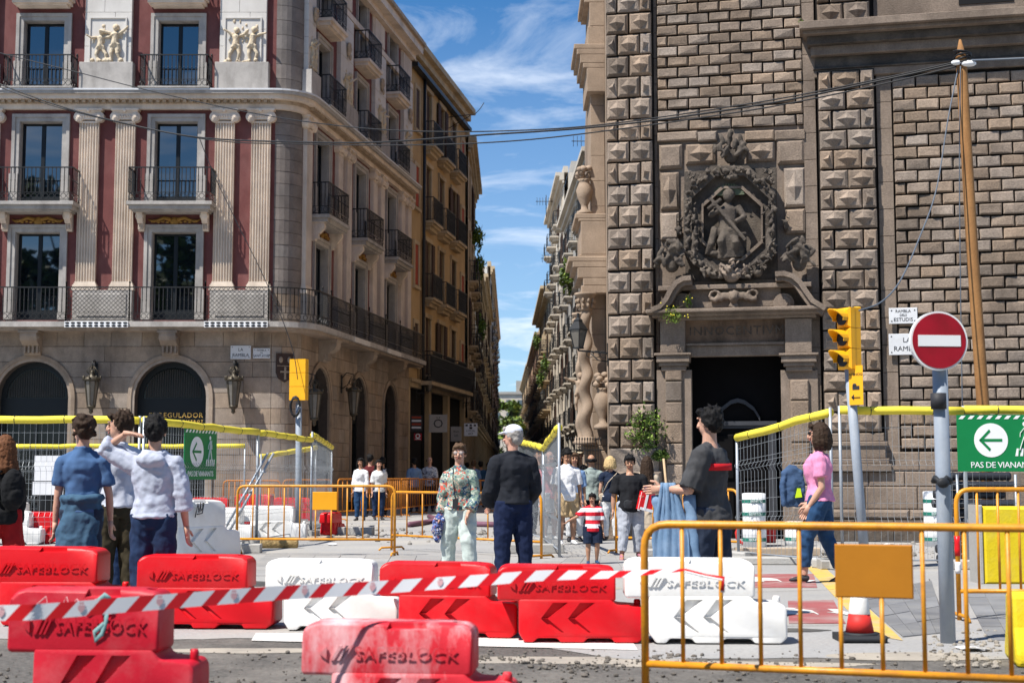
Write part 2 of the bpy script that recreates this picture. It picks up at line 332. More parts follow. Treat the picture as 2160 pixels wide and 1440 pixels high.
# ================================================================== the ground
def sheet(name, pts, z, m, kind='structure'):
    b = MB(); b.add([(p[0], p[1], z) for p in pts], [tuple(range(len(pts)))]); o = b.build(name, m)
    o['kind'] = kind; return o
sheet('ground', [(-400, -60), (400, -60), (400, 800), (-400, 800)], 0.0, M['asphalt'])
edge = []
edge = [(x, (11.0 if x < -.2 else 11.0 - 1.15 * min(1, (x + .2) / .9)) + .10 * mnoise.noise(V((x * 1.7, 3, 0))) + .05 * mnoise.noise(V((x * 7, 1, 0)))) for x in [-14 + .12 * k for k in range(240)]]
sheet('pavement', [(-60, 11)] + edge + [(60, 9.9), (60, 30), (3.0, 75), (1.5, 420), (-2.2, 420), (-2.2, 72), (-60, 60)], 0.004, M['paving'])
# zebra and lane paint
wl = [gr(540, 1336), gr(1330, 1346), gr(1345, 1372), gr(530, 1352)]
sheet('painted_stop_line', wl, 0.008, M['white_line'])
sheet('painted_yellow_line', [gr(1700, 1195), gr(1738, 1195), gr(1905, 1352), gr(1838, 1340)], 0.008, M['yellow_line'])
sheet('painted_red_patch', [gr(1585, 1211), gr(1716, 1211), gr(1724, 1240), gr(1592, 1240)], 0.008, M['red_paint'])
sheet('painted_red_patch', [gr(1662, 1268), gr(1758, 1266), gr(1784, 1316), gr(1664, 1316)], 0.008, M['red_paint'])
# pictograms on the red patches: a pedestrian torso and an arrow
def picto(cx, cy, s):
    c = gr(cx, cy); b = MB()
    for poly in ([(-.42, -.3), (-.2, -.3), (-.2, -.12), (-.02, -.12), (-.02, -.3), (.0, -.3), (.02, .16), (-.06, .3), (-.34, .3), (-.44, .1)],
                 [(.30, -.34), (.46, -.02), (.37, -.02), (.37, .34), (.23, .34), (.23, -.02), (.14, -.02)]):
        b.add([(x * s, y * s, 0) for x, y in poly], [tuple(range(len(poly)))])
    a = [(-.2 + .09 * math.cos(t * .785), .42 + .07 * math.sin(t * .785)) for t in range(8)]
    b.add([(x * s, y * s, 0) for x, y in a], [tuple(range(8))])
    struct(b.build('painted_pictogram', M['white_line'], None, (c.x, c.y, 0.012)))
picto(1640, 1224, 1.0); picto(1716, 1292, 0.8)
# slate slab patches beside the sign post
def slabs(quad, nu, nv, m, z=0.006, gap=0.012):
    a, b_, c, d = [V((p[0], p[1], 0)) for p in quad]
    root = thing('slab_paving', 'x', 'paving'); del root['category']; del root['label']; root['kind'] = 'structure'
    for i in range(nu):
        for j in range(nv):
            def P(u, v): return (a.lerp(b_, u)).lerp(d.lerp(c, u), v)
            q = [P((i) / nu, j / nv), P((i + 1) / nu, j / nv), P((i + 1) / nu, (j + 1) / nv), P(i / nu, (j + 1) / nv)]
            ce = sum(q, V()) / 4; q = [ce + (p - ce) * (1 - gap / max(.05, (p - ce).length)) for p in q]
            o = MB(); zz = z + random.uniform(0, .004)
            o.add([(p.x - ce.x, p.y - ce.y, .0) for p in q] + [(p.x - ce.x, p.y - ce.y, zz) for p in q], [(4, 5, 6, 7), (0, 1, 5, 4), (1, 2, 6, 5), (2, 3, 7, 6), (3, 0, 4, 7)])
            o.build('slab', m, root, (ce.x, ce.y, 0.004))
    return root
slabs([gr(1800, 1255), gr(1965, 1225), gr(1998, 1335), gr(1905, 1345)], 4, 5, M['slate_slab'])
slabs([gr(2030, 1245), gr(2200, 1245), gr(2260, 1352), gr(2085, 1352)], 4, 5, M['slate_slab'])
slabs([gr(560, 1172), gr(1040, 1172), gr(1040, 1215), gr(500, 1215)], 9, 5, M['slab'])
slabs([gr(1180, 1168), gr(1420, 1178), gr(1560, 1222), gr(1090, 1215)], 8, 5, M['slab'])
# crumbs of broken asphalt
def pebbles(name, n, pick, smin, smax, m, pw=2.2):
    b = MB()
    for _ in range(n):
        x, y = pick(); s = smin + (smax - smin) * random.random() ** pw
        rz = random.uniform(0, 6.28); Mx = Matrix.Rotation(rz, 3, 'Z') @ Matrix.Rotation(random.uniform(-.5, .5), 3, 'X')
        b.ell((x, y, s * .28 + .004), (s * random.uniform(.7, 1.2), s * random.uniform(.6, 1), s * random.uniform(.4, .75)), 6, 4, Mx)
    for k in range(len(b.s)): b.s[k] = False
    return stuff(b.build(name, m))
pebbles('gravel', 1000, lambda: tuple(gr(random.uniform(-60, 2220), random.uniform(1372, 1470))[:2]), .004, .022, M['gravel'], 3)
def ridge():
    px = random.uniform(980, 1700); p = gr(px, 1400 + 12 * math.sin(px / 60) + random.gauss(0, 6)); return p.x, p.y
pebbles('gravel', 300, ridge, .005, .026, M['gravel'])
def rub():
    k = random.random()
    if k < .45: p = gr(random.uniform(700, 1060), random.gauss(1128, 8))
    elif k < .8: p = gr(random.uniform(1390, 1760), random.gauss(1168, 7))
    else: p = gr(random.uniform(1840, 2100), random.gauss(1166, 7))
    return p.x, p.y
pebbles('rubble', 520, rub, .012, .085, M['rubble'], 3)
def rub2():
    p = gr(random.uniform(1960, 2110), random.uniform(1330, 1410)); return p.x, p.y
pebbles('gravel', 160, rub2, .006, .03, M['rubble'])

# ================================================================== plastic road barriers
def barrier_proto():
    # lower body: silhouette in (x, z) with fork-lift slots, then upper body shifted to the other end
    lo = [(-.34, .0), (-.27, .0), (-.25, .035), (-.10, .035), (-.08, .0), (.10, .0), (.12, .035), (.30, .035), (.32, .0), (.50, .0), (.545, .045), (.545, .27), (.52, .30), (.34, .315), (.30, .365), (-.385, .365), (-.385, .07)]
    b = MB(); n = len(lo)
    def hw(z): return .205 - .03 * min(1, z / .10) - .008 * z
    b.prism(lo, -.2, .2)
    b.v = [(x, math.copysign(hw(z), y), z) for x, y, z in b.v]
    low = b.build('road_barrier', M['red_plastic'], fix=True)
    bv = low.modifiers.new('b', 'BEVEL'); bv.width = .018; bv.segments = 2; bv.limit_method = 'ANGLE'; bv.angle_limit = R(28)
    up = [(-.545, .345), (.335, .345), (.335, .595), (.305, .635), (.20, .648), (-.46, .652), (-.515, .640), (-.545, .60)]
    u = MB(); u.prism(up, -.168, .168)
    u.v = [(x, y * (1.0 - .35 * max(0, (z - .59) / .06)), z) for x, y, z in u.v]
    upo = u.build('u', M['red_plastic'], fix=True)
    bv = upo.modifiers.new('b', 'BEVEL'); bv.width = .03; bv.segments = 3; bv.limit_method = 'ANGLE'; bv.angle_limit = R(20)
    # cutters: two chevrons on each long face, hand hole, pin hole, side notch
    c = MB()
    for sgn in (-1, 1):
        for k in (0, .20):
            y = sgn * .178; dpt = .034 * -sgn
            xa = -.07 + k
            for q, d0, d1 in (([(xa - .15, .20), (xa - .10, .20), (xa + .05, .335), (xa - .06, .335)], 1, 1),
                              ([(xa - .15, .199), (xa - .10, .199), (xa + .02, .085), (xa - .04, .085)], .7, .12)):
                ds = (d0 * dpt, d0 * dpt, d1 * dpt, d1 * dpt)
                vs = [(x, y + sgn * .06, z) for x, z in q] + [(x, y + d, z) for (x, z), d in zip(q, ds)]
                c.add(vs, [(0, 1, 2, 3), (7, 6, 5, 4), (0, 4, 5, 1), (1, 5, 6, 2), (2, 6, 7, 3), (3, 7, 4, 0)])
    for s in (-1, 1):
        c.add([(-.11, s * .09, .615), (.10, s * .09, .615), (.07, s * .09, .70), (-.08, s * .09, .70), (-.11, s * .25, .595), (.10, s * .25, .595), (.07, s * .25, .70), (-.08, s * .25, .70)],
              [(0, 3, 2, 1), (4, 5, 6, 7), (0, 1, 5, 4), (1, 2, 6, 5), (2, 3, 7, 6), (3, 0, 4, 7)])
    c.lathe([(.035, .60), (.035, .70)], 10, (.245, 0, 0))
    c.box(-.60, -.50, -.05, .05, .585, .625)
    co = c.build('c', M['red_plastic'], fix=True)
    mods = []
    for o, op in ((upo, 'UNION'), (co, 'DIFFERENCE')):
        m = low.modifiers.new('x', 'BOOLEAN'); m.object = o; m.operation = op; m.solver = 'EXACT'
    dg = bpy.context.evaluated_depsgraph_get(); dg.update()
    me = bpy.data.meshes.new_from_object(low.evaluated_get(dg)); me.name = 'road_barrier'
    for o in (low, upo, co): bpy.data.objects.remove(o)
    bm = bmesh.new(); bm.from_mesh(me)
    for f in bm.faces: f.smooth = True; f.material_index = 0
    for e in bm.edges:
        if len(e.link_faces) == 2 and e.calc_face_angle(0) > R(35): e.smooth = False
    for v in bm.verts: v.co.z *= .86
    bm.to_mesh(me); bm.free()
    me.materials.clear(); me.materials.append(M['red_plastic'])
    return me
BAR_ME = barrier_proto()
TXT_ME = text_mesh('SAFEBLOCK', .092, .0028, spacing=1.10, offset=.000); TXT_ME.materials.clear(); TXT_ME.materials.append(M['red_plastic'])
_pg = MB(); _pg.lathe([(.026, 0), (.026, .05), (.02, .062)], 10); PEG_ME = _pg.mesh('connector_peg', M['red_plastic'])
_em = MB()
for k, w in ((0, .018), (.035, .012), (.06, .012)): _em.prism([(-.03 + k, -.035), (-.03 + w + k, -.035), (k + w + .015, .04), (k + .015, .04)], -.006, .01)
_em.prism([(-.09, 0), (-.05, .03), (-.05, -.03)], -.006, .01)
EMB_ME = _em.mesh('emblem', M['red_plastic'])
def setmat(o, m):
    if not o.data.materials: o.data.materials.append(None)
    o.material_slots[0].link = 'OBJECT'; o.material_slots[0].material = m
def barrier(px, py, m, label, yaw=0.0, sc=1.0, pos=None, group='plastic road barriers', text=True):
    p = pos or gr(px, py)
    o = tag(link('road_barrier', BAR_ME, None, (p[0], p[1], 0.012), yaw, (sc, sc, sc)), label, 'barrier', group); setmat(o, M[m])
    for nm, me, loc in (('lettering', TXT_ME, (-.005, -.168, .408)), ('connector_peg', PEG_ME, (.50, 0, .24)), ('emblem', EMB_ME, (-.36, -.167, .408))):
        if nm != 'connector_peg' and not text: continue
        c = link(nm, me, o, loc); setmat(c, M[m])
    return o
def bx(pl, pr, pyb, m, label, yaw=0.0, text=True):
    # near base line seen at pixel row pyb between columns pl and pr
    a, b_ = gr(pl, pyb), gr(pr, pyb); w = (b_ - a).length; sc = w / 1.09
    c = (a + b_) / 2
    return barrier(0, 0, m, label, yaw, sc, (c.x, c.y + .20 * sc, 0), text=text)
bx(-55, 262, 1322, 'red_plastic', 'red plastic barrier at the end of the row, behind the grimy graffiti barrier', R(-2))
bx(282, 578, 1328, 'red_plastic', 'red plastic barrier below the boy in the grey hoodie', R(-3))
bx(556, 842, 1332, 'white_plastic', 'white plastic barrier between two red ones in the middle of the row', R(-3))
bx(800, 1100, 1346, 'red_plastic', 'dented red plastic barrier below the woman in the floral blouse', R(-9))
bx(1050, 1362, 1358, 'red_plastic', 'bright red plastic barrier in front of the striped-shirt boy, next to the white one', R(-2))
bx(1322, 1664, 1360, 'white_plastic', 'white plastic barrier seen through the yellow pedestrian fence', R(-1.5))
gb = bx(2, 410, 1537, 'red_worn', 'worn red barrier with a pale graffiti squiggle, low at the picture corner', R(-3))
pb = bx(632, 1090, 1560, 'red_white', 'red barrier heavily scuffed with white paint, standing alone on the asphalt', R(-5))
gb.scale.z = gb.scale.x * 1.36
# pale graffiti squiggle on the worn red barrier
def squiggle(parent, pts, m, r=.009):
    b = MB(); b.tube(pts, r, 6); return b.build('graffiti', m, parent)
defm('spray_teal', (0.20, 0.36, 0.37), 0.8, 0.1, 4); defm('scratch', (0.62, 0.36, 0.38), 0.8, 0.1, 4); defm('ink_tag', (0.05, 0.05, 0.055), 0.8, 0.1, 4)
squiggle(gb, [(.0 + x * .11, -.1735, .375 + z * .085) for x, z in ((.5, 1.7), (.2, 1.9), (-.2, 1.6), (-.1, 1.1), (.3, 1.0), (.35, 1.5), (.3, .6), (.1, .0), (-.25, -.3), (-.3, .1), (.2, .5))], M['spray_teal'], .013).data.transform(Matrix.Translation((0, -.1735, 0)) @ Matrix.Diagonal((1, .12, 1, 1)) @ Matrix.Translation((0, .1735, 0)))
squiggle(gb, [(-.3 + x, -.171, .50 + z) for x, z in ((-.1, -.02), (-.02, .03), (.0, -.03), (.08, .0), (.1, .03), (.12, -.02), (.16, .02), (.2, -.02), (.27, .02), (.3, -.02), (.35, .01))], M['scratch'], .003)
# barriers further back on the works site
G2 = 'plastic barriers in the roadworks'
def fb(px, py, m, label, w=1.1, yaw=0.0): return barrier(px, py, m, label, yaw, w / 1.09, group=G2, text=False)
fb(22, 1148, 'white_plastic', 'white barrier at the frame edge behind the red-haired woman', 1.15, R(4))
fb(28, 1108, 'white_plastic', 'white barrier half hidden behind another white barrier near the litter bin', 1.1, R(2))
fb(98, 1146, 'red_plastic', 'red barrier below the litter bin, between white barriers', 1.1, R(6))
fb(176, 1140, 'white_plastic', 'white barrier mostly hidden behind the boy in the blue polo shirt', 1.1, R(4))
big = fb(402, 1180, 'white_plastic', 'tall white barrier end with a scrawled black tag', 1.15, R(62)); big.scale = (1.5, 1.5, 1.55)
squiggle(big, [(-.1 + x * .09, -.178, .48 + z * .09) for x, z in ((-.6, -.9), (-.2, .5), (.0, -.4), (.25, .6), (.3, -.3), (.6, .1), (.5, .5), (.8, .6), (.55, -.5), (-.3, -.6))], M['ink_tag'], .006)
fb(470, 1140, 'white_plastic', 'white barrier behind the tagged one, below the green sign', 1.2, R(-4))
fb(516, 1128, 'red_plastic', 'red barrier beside the leaning steel struts', 1.1, R(30))
fb(578, 1138, 'white_plastic', 'white barrier behind the yellow fence with the sign plate', 1.25, R(3))
fb(452, 1098, 'red_plastic', 'far red barrier under the crossing sign, beyond the white ones', 1.2, R(5))
fb(545, 1092, 'red_plastic', 'far red barrier left of the traffic light pole, under wire fencing', 1.3, R(-8))
fb(625, 1098, 'red_plastic', 'red barrier at the foot of the traffic light', 1.2, R(3))
fb(700, 1128, 'red_plastic', 'red barrier end behind the galvanised fence posts by the hotel', .9, R(80))

# ================================================================== tubular pedestrian fences
def bend(p0, p1, p2, r, n=5):
    a = (p0 - p1).normalized() * r; b = (p2 - p1).normalized() * r; out = []
    for i in range(n + 1):
        t = i / n; out.append(p1 + a * (1 - t) ** 2 + b * t ** 2)
    return out
_bar_cache = {}
def fence(name, label, a, b, h, nb, m, panel=None, group=None, low=.25, rad=.021, feet=True, pm=None, skip=()):
    a, b = V((a[0], a[1], 0)), V((b[0], b[1], 0)); L = (b - a).length; yaw = math.atan2(b.y - a.y, b.x - a.x); c = (a + b) / 2
    root = thing(name, label, 'fence', c, yaw, group); x = L / 2
    f = MB()
    P = [V((-x, 0, .0)), V((-x, 0, h)), V((x, 0, h)), V((x, 0, .0))]
    f.tube([P[0]] + bend(P[0], P[1], P[2], .13) + bend(P[1], P[2], P[3], .13) + [P[3]], rad, 10)
    f.build('frame', m, root)
    r = MB(); r.tube([(-x, 0, low), (x, 0, low)], rad * .92, 10); r.build('lower_rail', m, root)
    bm_ = MB(); bm_.tube([(0, 0, low), (0, 0, h)], rad * .55, 8); bme = bm_.mesh('bar', m)
    bms = None
    for i in range(nb):
        xx = -x + L * (i + 1) / (nb + 1)
        if panel and panel[0] < xx < panel[1]:
            s = MB(); s.tube([(0, 0, low), (0, 0, panel[2])], rad * .55, 8); s.build('bar', m, root, (xx, 0, 0))
        else: link('bar', bme, root, (xx, 0, 0))
    if panel:
        p = MB(); p.chbox(panel[0], panel[1], -.012, .008, panel[2], panel[3], .006); p.build('sign_plate', pm or M['fence_panel'], root)
    if feet:
        for s in (-1, 1):
            q = MB(); q.tube([(s * x, -.27, .012), (s * x, -.22, .05), (s * x, .22, .05), (s * x, .27, .012)], rad * .8, 8); q.build('foot', m, root)
    return root
FY, FO = M['fence_yellow'], M['fence_orange']
G3 = 'yellow tubular pedestrian fences'
p1, p2 = gr(1362, 1500), gr(2232, 1545)
Lf = (V(p2) - V(p1)).length
def uf(px): return (px - 1362) / (2232 - 1362) * Lf - Lf / 2
ff = fence('pedestrian_fence', 'large yellow tubular fence with a blank sign plate, in front of the traffic cone', p1, p2, .985, 9, FY, (uf(1787), uf(1951), .625, .895), G3)
for b_ in [c for c in ff.children if c.name.startswith('bar')]: pass
q1, q2 = gr(2024, 1308), gr(2420, 1308)
fence('pedestrian_fence', 'yellow tubular fence with red and white tape round its post, before the yellow concrete block', q1, q2, 1.12, 8, FY, None, G3)
fence('pedestrian_fence', 'yellow tubular fence carrying a square yellow plate, beyond the white barrier', gr(499, 1170), gr(832, 1172), 1.07, 9, FY, (-.02 - .03, .34, .70, .98), G3, pm=M['fence_panel_bright'])
fence('pedestrian_fence', 'yellow tubular fence behind the woman in the floral blouse', gr(826, 1160), gr(1142, 1178), .96, 8, FY, None, G3)
fence('pedestrian_fence', 'yellow tubular fence with a red taped post beside the long-haired woman', gr(1300, 1166), gr(1418, 1170), 1.02, 5, FY, None, G3)
fence('pedestrian_fence', 'yellow tubular fence partly hidden behind the man in the grey T-shirt', gr(1424, 1170), gr(1558, 1178), 1.02, 6, FY, None, G3)
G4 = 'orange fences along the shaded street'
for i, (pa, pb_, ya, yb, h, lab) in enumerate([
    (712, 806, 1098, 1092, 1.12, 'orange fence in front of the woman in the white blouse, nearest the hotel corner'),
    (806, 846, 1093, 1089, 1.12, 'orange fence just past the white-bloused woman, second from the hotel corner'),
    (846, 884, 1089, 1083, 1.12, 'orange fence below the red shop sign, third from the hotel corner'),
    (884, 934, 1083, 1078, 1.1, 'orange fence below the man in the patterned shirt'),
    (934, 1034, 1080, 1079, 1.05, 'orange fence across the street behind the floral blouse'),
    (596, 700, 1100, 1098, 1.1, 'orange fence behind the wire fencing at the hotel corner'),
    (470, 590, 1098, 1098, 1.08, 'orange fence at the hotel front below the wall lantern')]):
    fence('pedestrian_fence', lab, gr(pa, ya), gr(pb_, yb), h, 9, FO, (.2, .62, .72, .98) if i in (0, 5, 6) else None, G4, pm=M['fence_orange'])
# red and white hazard tape wound on fence posts
def postwrap(p, z0, z1, r, m, label):
    b = MB(); n = max(3, int((z1 - z0) / .05)); b.lathe([(r * (1 + .12 * (k % 2)), z0 + (z1 - z0) * k / n) for k in range(n + 1)], 10)
    return tag(b.build('hazard_tape', m, None, (p[0], p[1], 0)), label, 'tape', 'scraps of hazard tape')
M['tape_red'] = mat('tape_red', (.62, .01, .015), .35, .06, 4, spec=.4)
M['tape_white'] = mat('tape_white', (.74, .74, .76), .35, .05, 4, spec=.4)
postwrap(q1, .55, .72, .024, M['tape_red'], 'red tape wound round the fence post beside the no-entry pole')
postwrap(q1, .40, .50, .024, M['tape_white'], 'white tape wound round the fence post beside the no-entry pole')
postwrap(gr(1418, 1170), .36, .48, .024, M['tape_red'], 'red tape wound round the fence post by the long-haired woman')
# ================================================================== corner hotel
def remeshed(b, name, m, voxel=.02, smooth=2, disp=None, dscale=.05, parent=None, loc=(0, 0, 0), rz=0.0, ratio=None, fold=None):
    o = b.build(name, m)
    r = o.modifiers.new('r', 'REMESH'); r.mode = 'VOXEL'; r.voxel_size = voxel; r.use_smooth_shade = True
    if smooth: s = o.modifiers.new('s', 'SMOOTH'); s.factor = .5; s.iterations = smooth
    if disp:
        t = bpy.data.textures.new('d', 'CLOUDS'); t.noise_scale = dscale; t.noise_depth = 2
        d = o.modifiers.new('d', 'DISPLACE'); d.texture = t; d.strength = disp; d.mid_level = .5
    if fold:
        t = bpy.data.textures.new('f', 'MARBLE'); t.noise_scale = .16; t.turbulence = 9; t.noise_depth = 1; t.marble_type = 'SOFT'
        d = o.modifiers.new('f', 'DISPLACE'); d.texture = t; d.strength = fold * .6; d.mid_level = .5; o.modifiers.new('s2', 'SMOOTH').iterations = 1
    if ratio: dm = o.modifiers.new('dm', 'DECIMATE'); dm.ratio = ratio
    baked(o)
    if parent is not None: o.parent = parent
    o.location = loc; o.rotation_euler = (0, 0, rz); return o
def putti(seed, n=2, H=1.25, wings=False):
    # small carved stone figures standing close together
    rnd = random.Random(seed); b = MB()
    for i in range(n):
        ox = (i - (n - 1) / 2) * .36 * H; s = H * rnd.uniform(.8, 1.0); le = rnd.uniform(-.12, .12)
        P = lambda x, y, z: V((ox + x * s + le * z * s, y * s, z * s))
        b.loft([P(0, 0, .42), P(0, -.02, .5), P(.01, -.02, .62), P(0, -.01, .74), P(0, -.01, .80)], [.075 * s, .10 * s, .085 * s, .10 * s, .04 * s], None, 8)
        b.ell(P(.02, -.03, .90), (.07 * s, .075 * s, .085 * s), 8, 6); b.ell(P(.02, .0, .93), (.085 * s, .08 * s, .075 * s), 8, 6)
        for sd in (-1, 1):
            a = rnd.uniform(-.6, 1.1); e = rnd.uniform(-.5, .6)
            sh = P(sd * .10, 0, .76); el = sh + V((sd * .16 * math.cos(a), -.04, .16 * math.sin(a) - .04)) * s; wr = el + V((sd * .12 * math.cos(e) * rnd.choice((1, -1)), -.06, .14 * math.sin(e) + .05)) * s
            b.tube([sh, el, wr], [.045 * s, .036 * s, .028 * s], 7); b.ell(wr, .035 * s, 6, 4)
            hp = P(sd * .05, 0, .44); kn = hp + V((sd * .07 + rnd.uniform(-.06, .06), -.05, -.2)) * s; an = kn + V((rnd.uniform(-.08, .08), .03, -.2)) * s
            b.tube([hp, kn, an], [.062 * s, .048 * s, .032 * s], 7); b.ell(an + V((0, -.03 * s, 0)), (.03 * s, .06 * s, .03 * s), 6, 4)
        b.tube([P(-.1, -.04, .40), P(.0, -.07, .52), P(.1, -.05, .46), P(.14, -.02, .3)], [.05 * s, .04 * s, .05 * s, .025 * s], 6)
    for k in range(9 if n > 1 else 0): b.ell((rnd.uniform(-.4, .4) * H, rnd.uniform(-.06, .02), rnd.uniform(0, .08) * H), (rnd.uniform(.06, .12), .07, rnd.uniform(.04, .08)), 7, 5)
    for k in range(14 if n > 1 else 0): b.ell((rnd.uniform(-.35, .35) * H, .03, rnd.uniform(.5, 1.05) * H), (rnd.uniform(.03, .07), .04, rnd.uniform(.05, .1)), 6, 4)
    return b
HY = 41.7
XC = at(577, 500, HY).x
hotel = thing('corner_hotel', 'burgundy and cream hotel with white fluted pilasters and arched ground floor', 'hotel', (XC, HY, 0))
def zf(py): return at(300, py, HY).z
def xf(px, py): return at(px, py, HY).x - XC
RC = .75; YS = math.atan2(.986, .1644); US = V((math.cos(YS), math.sin(YS), 0)); NS = V((math.sin(YS), -math.cos(YS), 0))
S0 = V((NS.x * RC, RC + NS.y * RC, 0)); SL = 13.6
def FR(u, z=0, n=0): return (V((u, -n, z)), 0.0)
def SD(u, z=0, n=0): p = S0 + US * u + NS * n; return (V((p.x, p.y, z)), YS)
def put(name, me, fr, parent=hotel): return link(name, me, parent, fr[0], fr[1])
ZS0, ZS1 = zf(697), zf(683); Z2a, Z2b = zf(449), zf(434); ZE0, ZE1, ZT = zf(233), zf(222), zf(196); Z3a, Z3b = zf(14), zf(1); ZTOP = 18.9
W1T, W2T, W3T = zf(490), zf(257), zf(45); W4T = Z3b + 2.35
FB = [-2.94, -6.98, -11.02]; SB = [1.95, 6.4, 10.7]
# wall skins with openings
def wall_holes(b, u0, u1, z0, z1, holes, dep=.3):
    us = sorted({u0, u1, *[h[0] for h in holes], *[h[1] for h in holes]}); zs = sorted({z0, z1, *[h[2] for h in holes], *[h[3] for h in holes]})
    for i in range(len(us) - 1):
        for j in range(len(zs) - 1):
            cu, cz = (us[i] + us[i + 1]) / 2, (zs[j] + zs[j + 1]) / 2
            if any(h[0] < cu < h[1] and h[2] < cz < h[3] for h in holes): continue
            b.add([(us[i], 0, zs[j]), (us[i + 1], 0, zs[j]), (us[i + 1], 0, zs[j + 1]), (us[i], 0, zs[j + 1])], [(0, 1, 2, 3)])
    for a, c, d, e in holes:
        b.add([(a, 0, d), (c, 0, d), (c, 0, e), (a, 0, e), (a, dep, d), (c, dep, d), (c, dep, e), (a, dep, e)], [(0, 3, 7, 4), (1, 5, 6, 2), (3, 2, 6, 7), (0, 4, 5, 1)])
WW = {1: 1.32, 2: 1.28, 3: 1.22, 4: 1.15}
def holes(bays):
    hs = []
    for u in bays:
        for f, z0, z1 in ((1, ZS1 + .12, W1T), (2, Z2b, W2T), (3, ZT, W3T), (4, Z3b, W4T)): hs.append((u - WW[f] / 2, u + WW[f] / 2, z0, z1))
    return hs
b = MB(); wall_holes(b, -13.2, 0, ZS0, ZTOP, holes(FB)); b.build('wall', M['burgundy'], hotel)
b = MB(); wall_holes(b, 0, SL, ZS0, ZTOP, holes(SB)); put('wall', b.mesh('wall', M['burgundy']), SD(0))
core = MB(); core.hprism([(-13.2, .55), (.0, .6), tuple((S0 + US * .6 - NS * .5)[:2]), tuple((S0 + US * SL - NS * .5)[:2]), tuple((S0 + US * SL - NS * 9)[:2]), (-13.2, 9)], 0, ZTOP - .2)
core.build('core', M['dark'], hotel)
rf = MB(); rf.hprism([(-13.2, .1), (0, .1), tuple((S0 + NS * -.05)[:2]), tuple((S0 + US * SL - NS * .05)[:2]), tuple((S0 + US * SL - NS * 9)[:2]), (-13.2, 9)], ZTOP - .1, ZTOP + .1)
rf.build('roof', M['cream_old'], hotel)
# rounded corner, in drums
defm('corner_grey', (0.20, 0.175, 0.16), 0.9, 0.2, 3, 0.3, 45, objvar=0.12, fine=0.12, stain=(0.09, 0.08, 0.075), stain_amt=0.5, stain_scale=1.4, zstretch=2)
def arcp(r, a0=-90.0, a1=-9.46, n=7): return [(r * math.cos(R(a0 + (a1 - a0) * i / n)), RC + r * math.sin(R(a0 + (a1 - a0) * i / n))) for i in range(n + 1)]
def arcblock(z0, z1, r0, r1, a0=-90, a1=-9.46, n=7):
    b = MB(); o = arcp(r1, a0, a1, n); i_ = arcp(r0, a0, a1, n)
    b.hprism(o + i_[::-1], z0, z1); return b
nd = 18
for k in range(nd):
    z0 = ZS0 + (ZE0 - ZS0) * k / nd; z1 = ZS0 + (ZE0 - ZS0) * (k + 1) / nd
    arcblock(z0, z1 - .012, .1, RC + random.uniform(-.004, .004)).build('corner_stone', M['ashlar'] if k < 3 else M['corner_grey'], hotel)
for k in range(14):
    z0 = ZT + (ZTOP - ZT) * k / 14; z1 = ZT + (ZTOP - ZT) * (k + 1) / 14
    arcblock(z0, z1 - .012, .1, RC + random.uniform(-.004, .004)).build('corner_stone', M['corner_grey'], hotel)
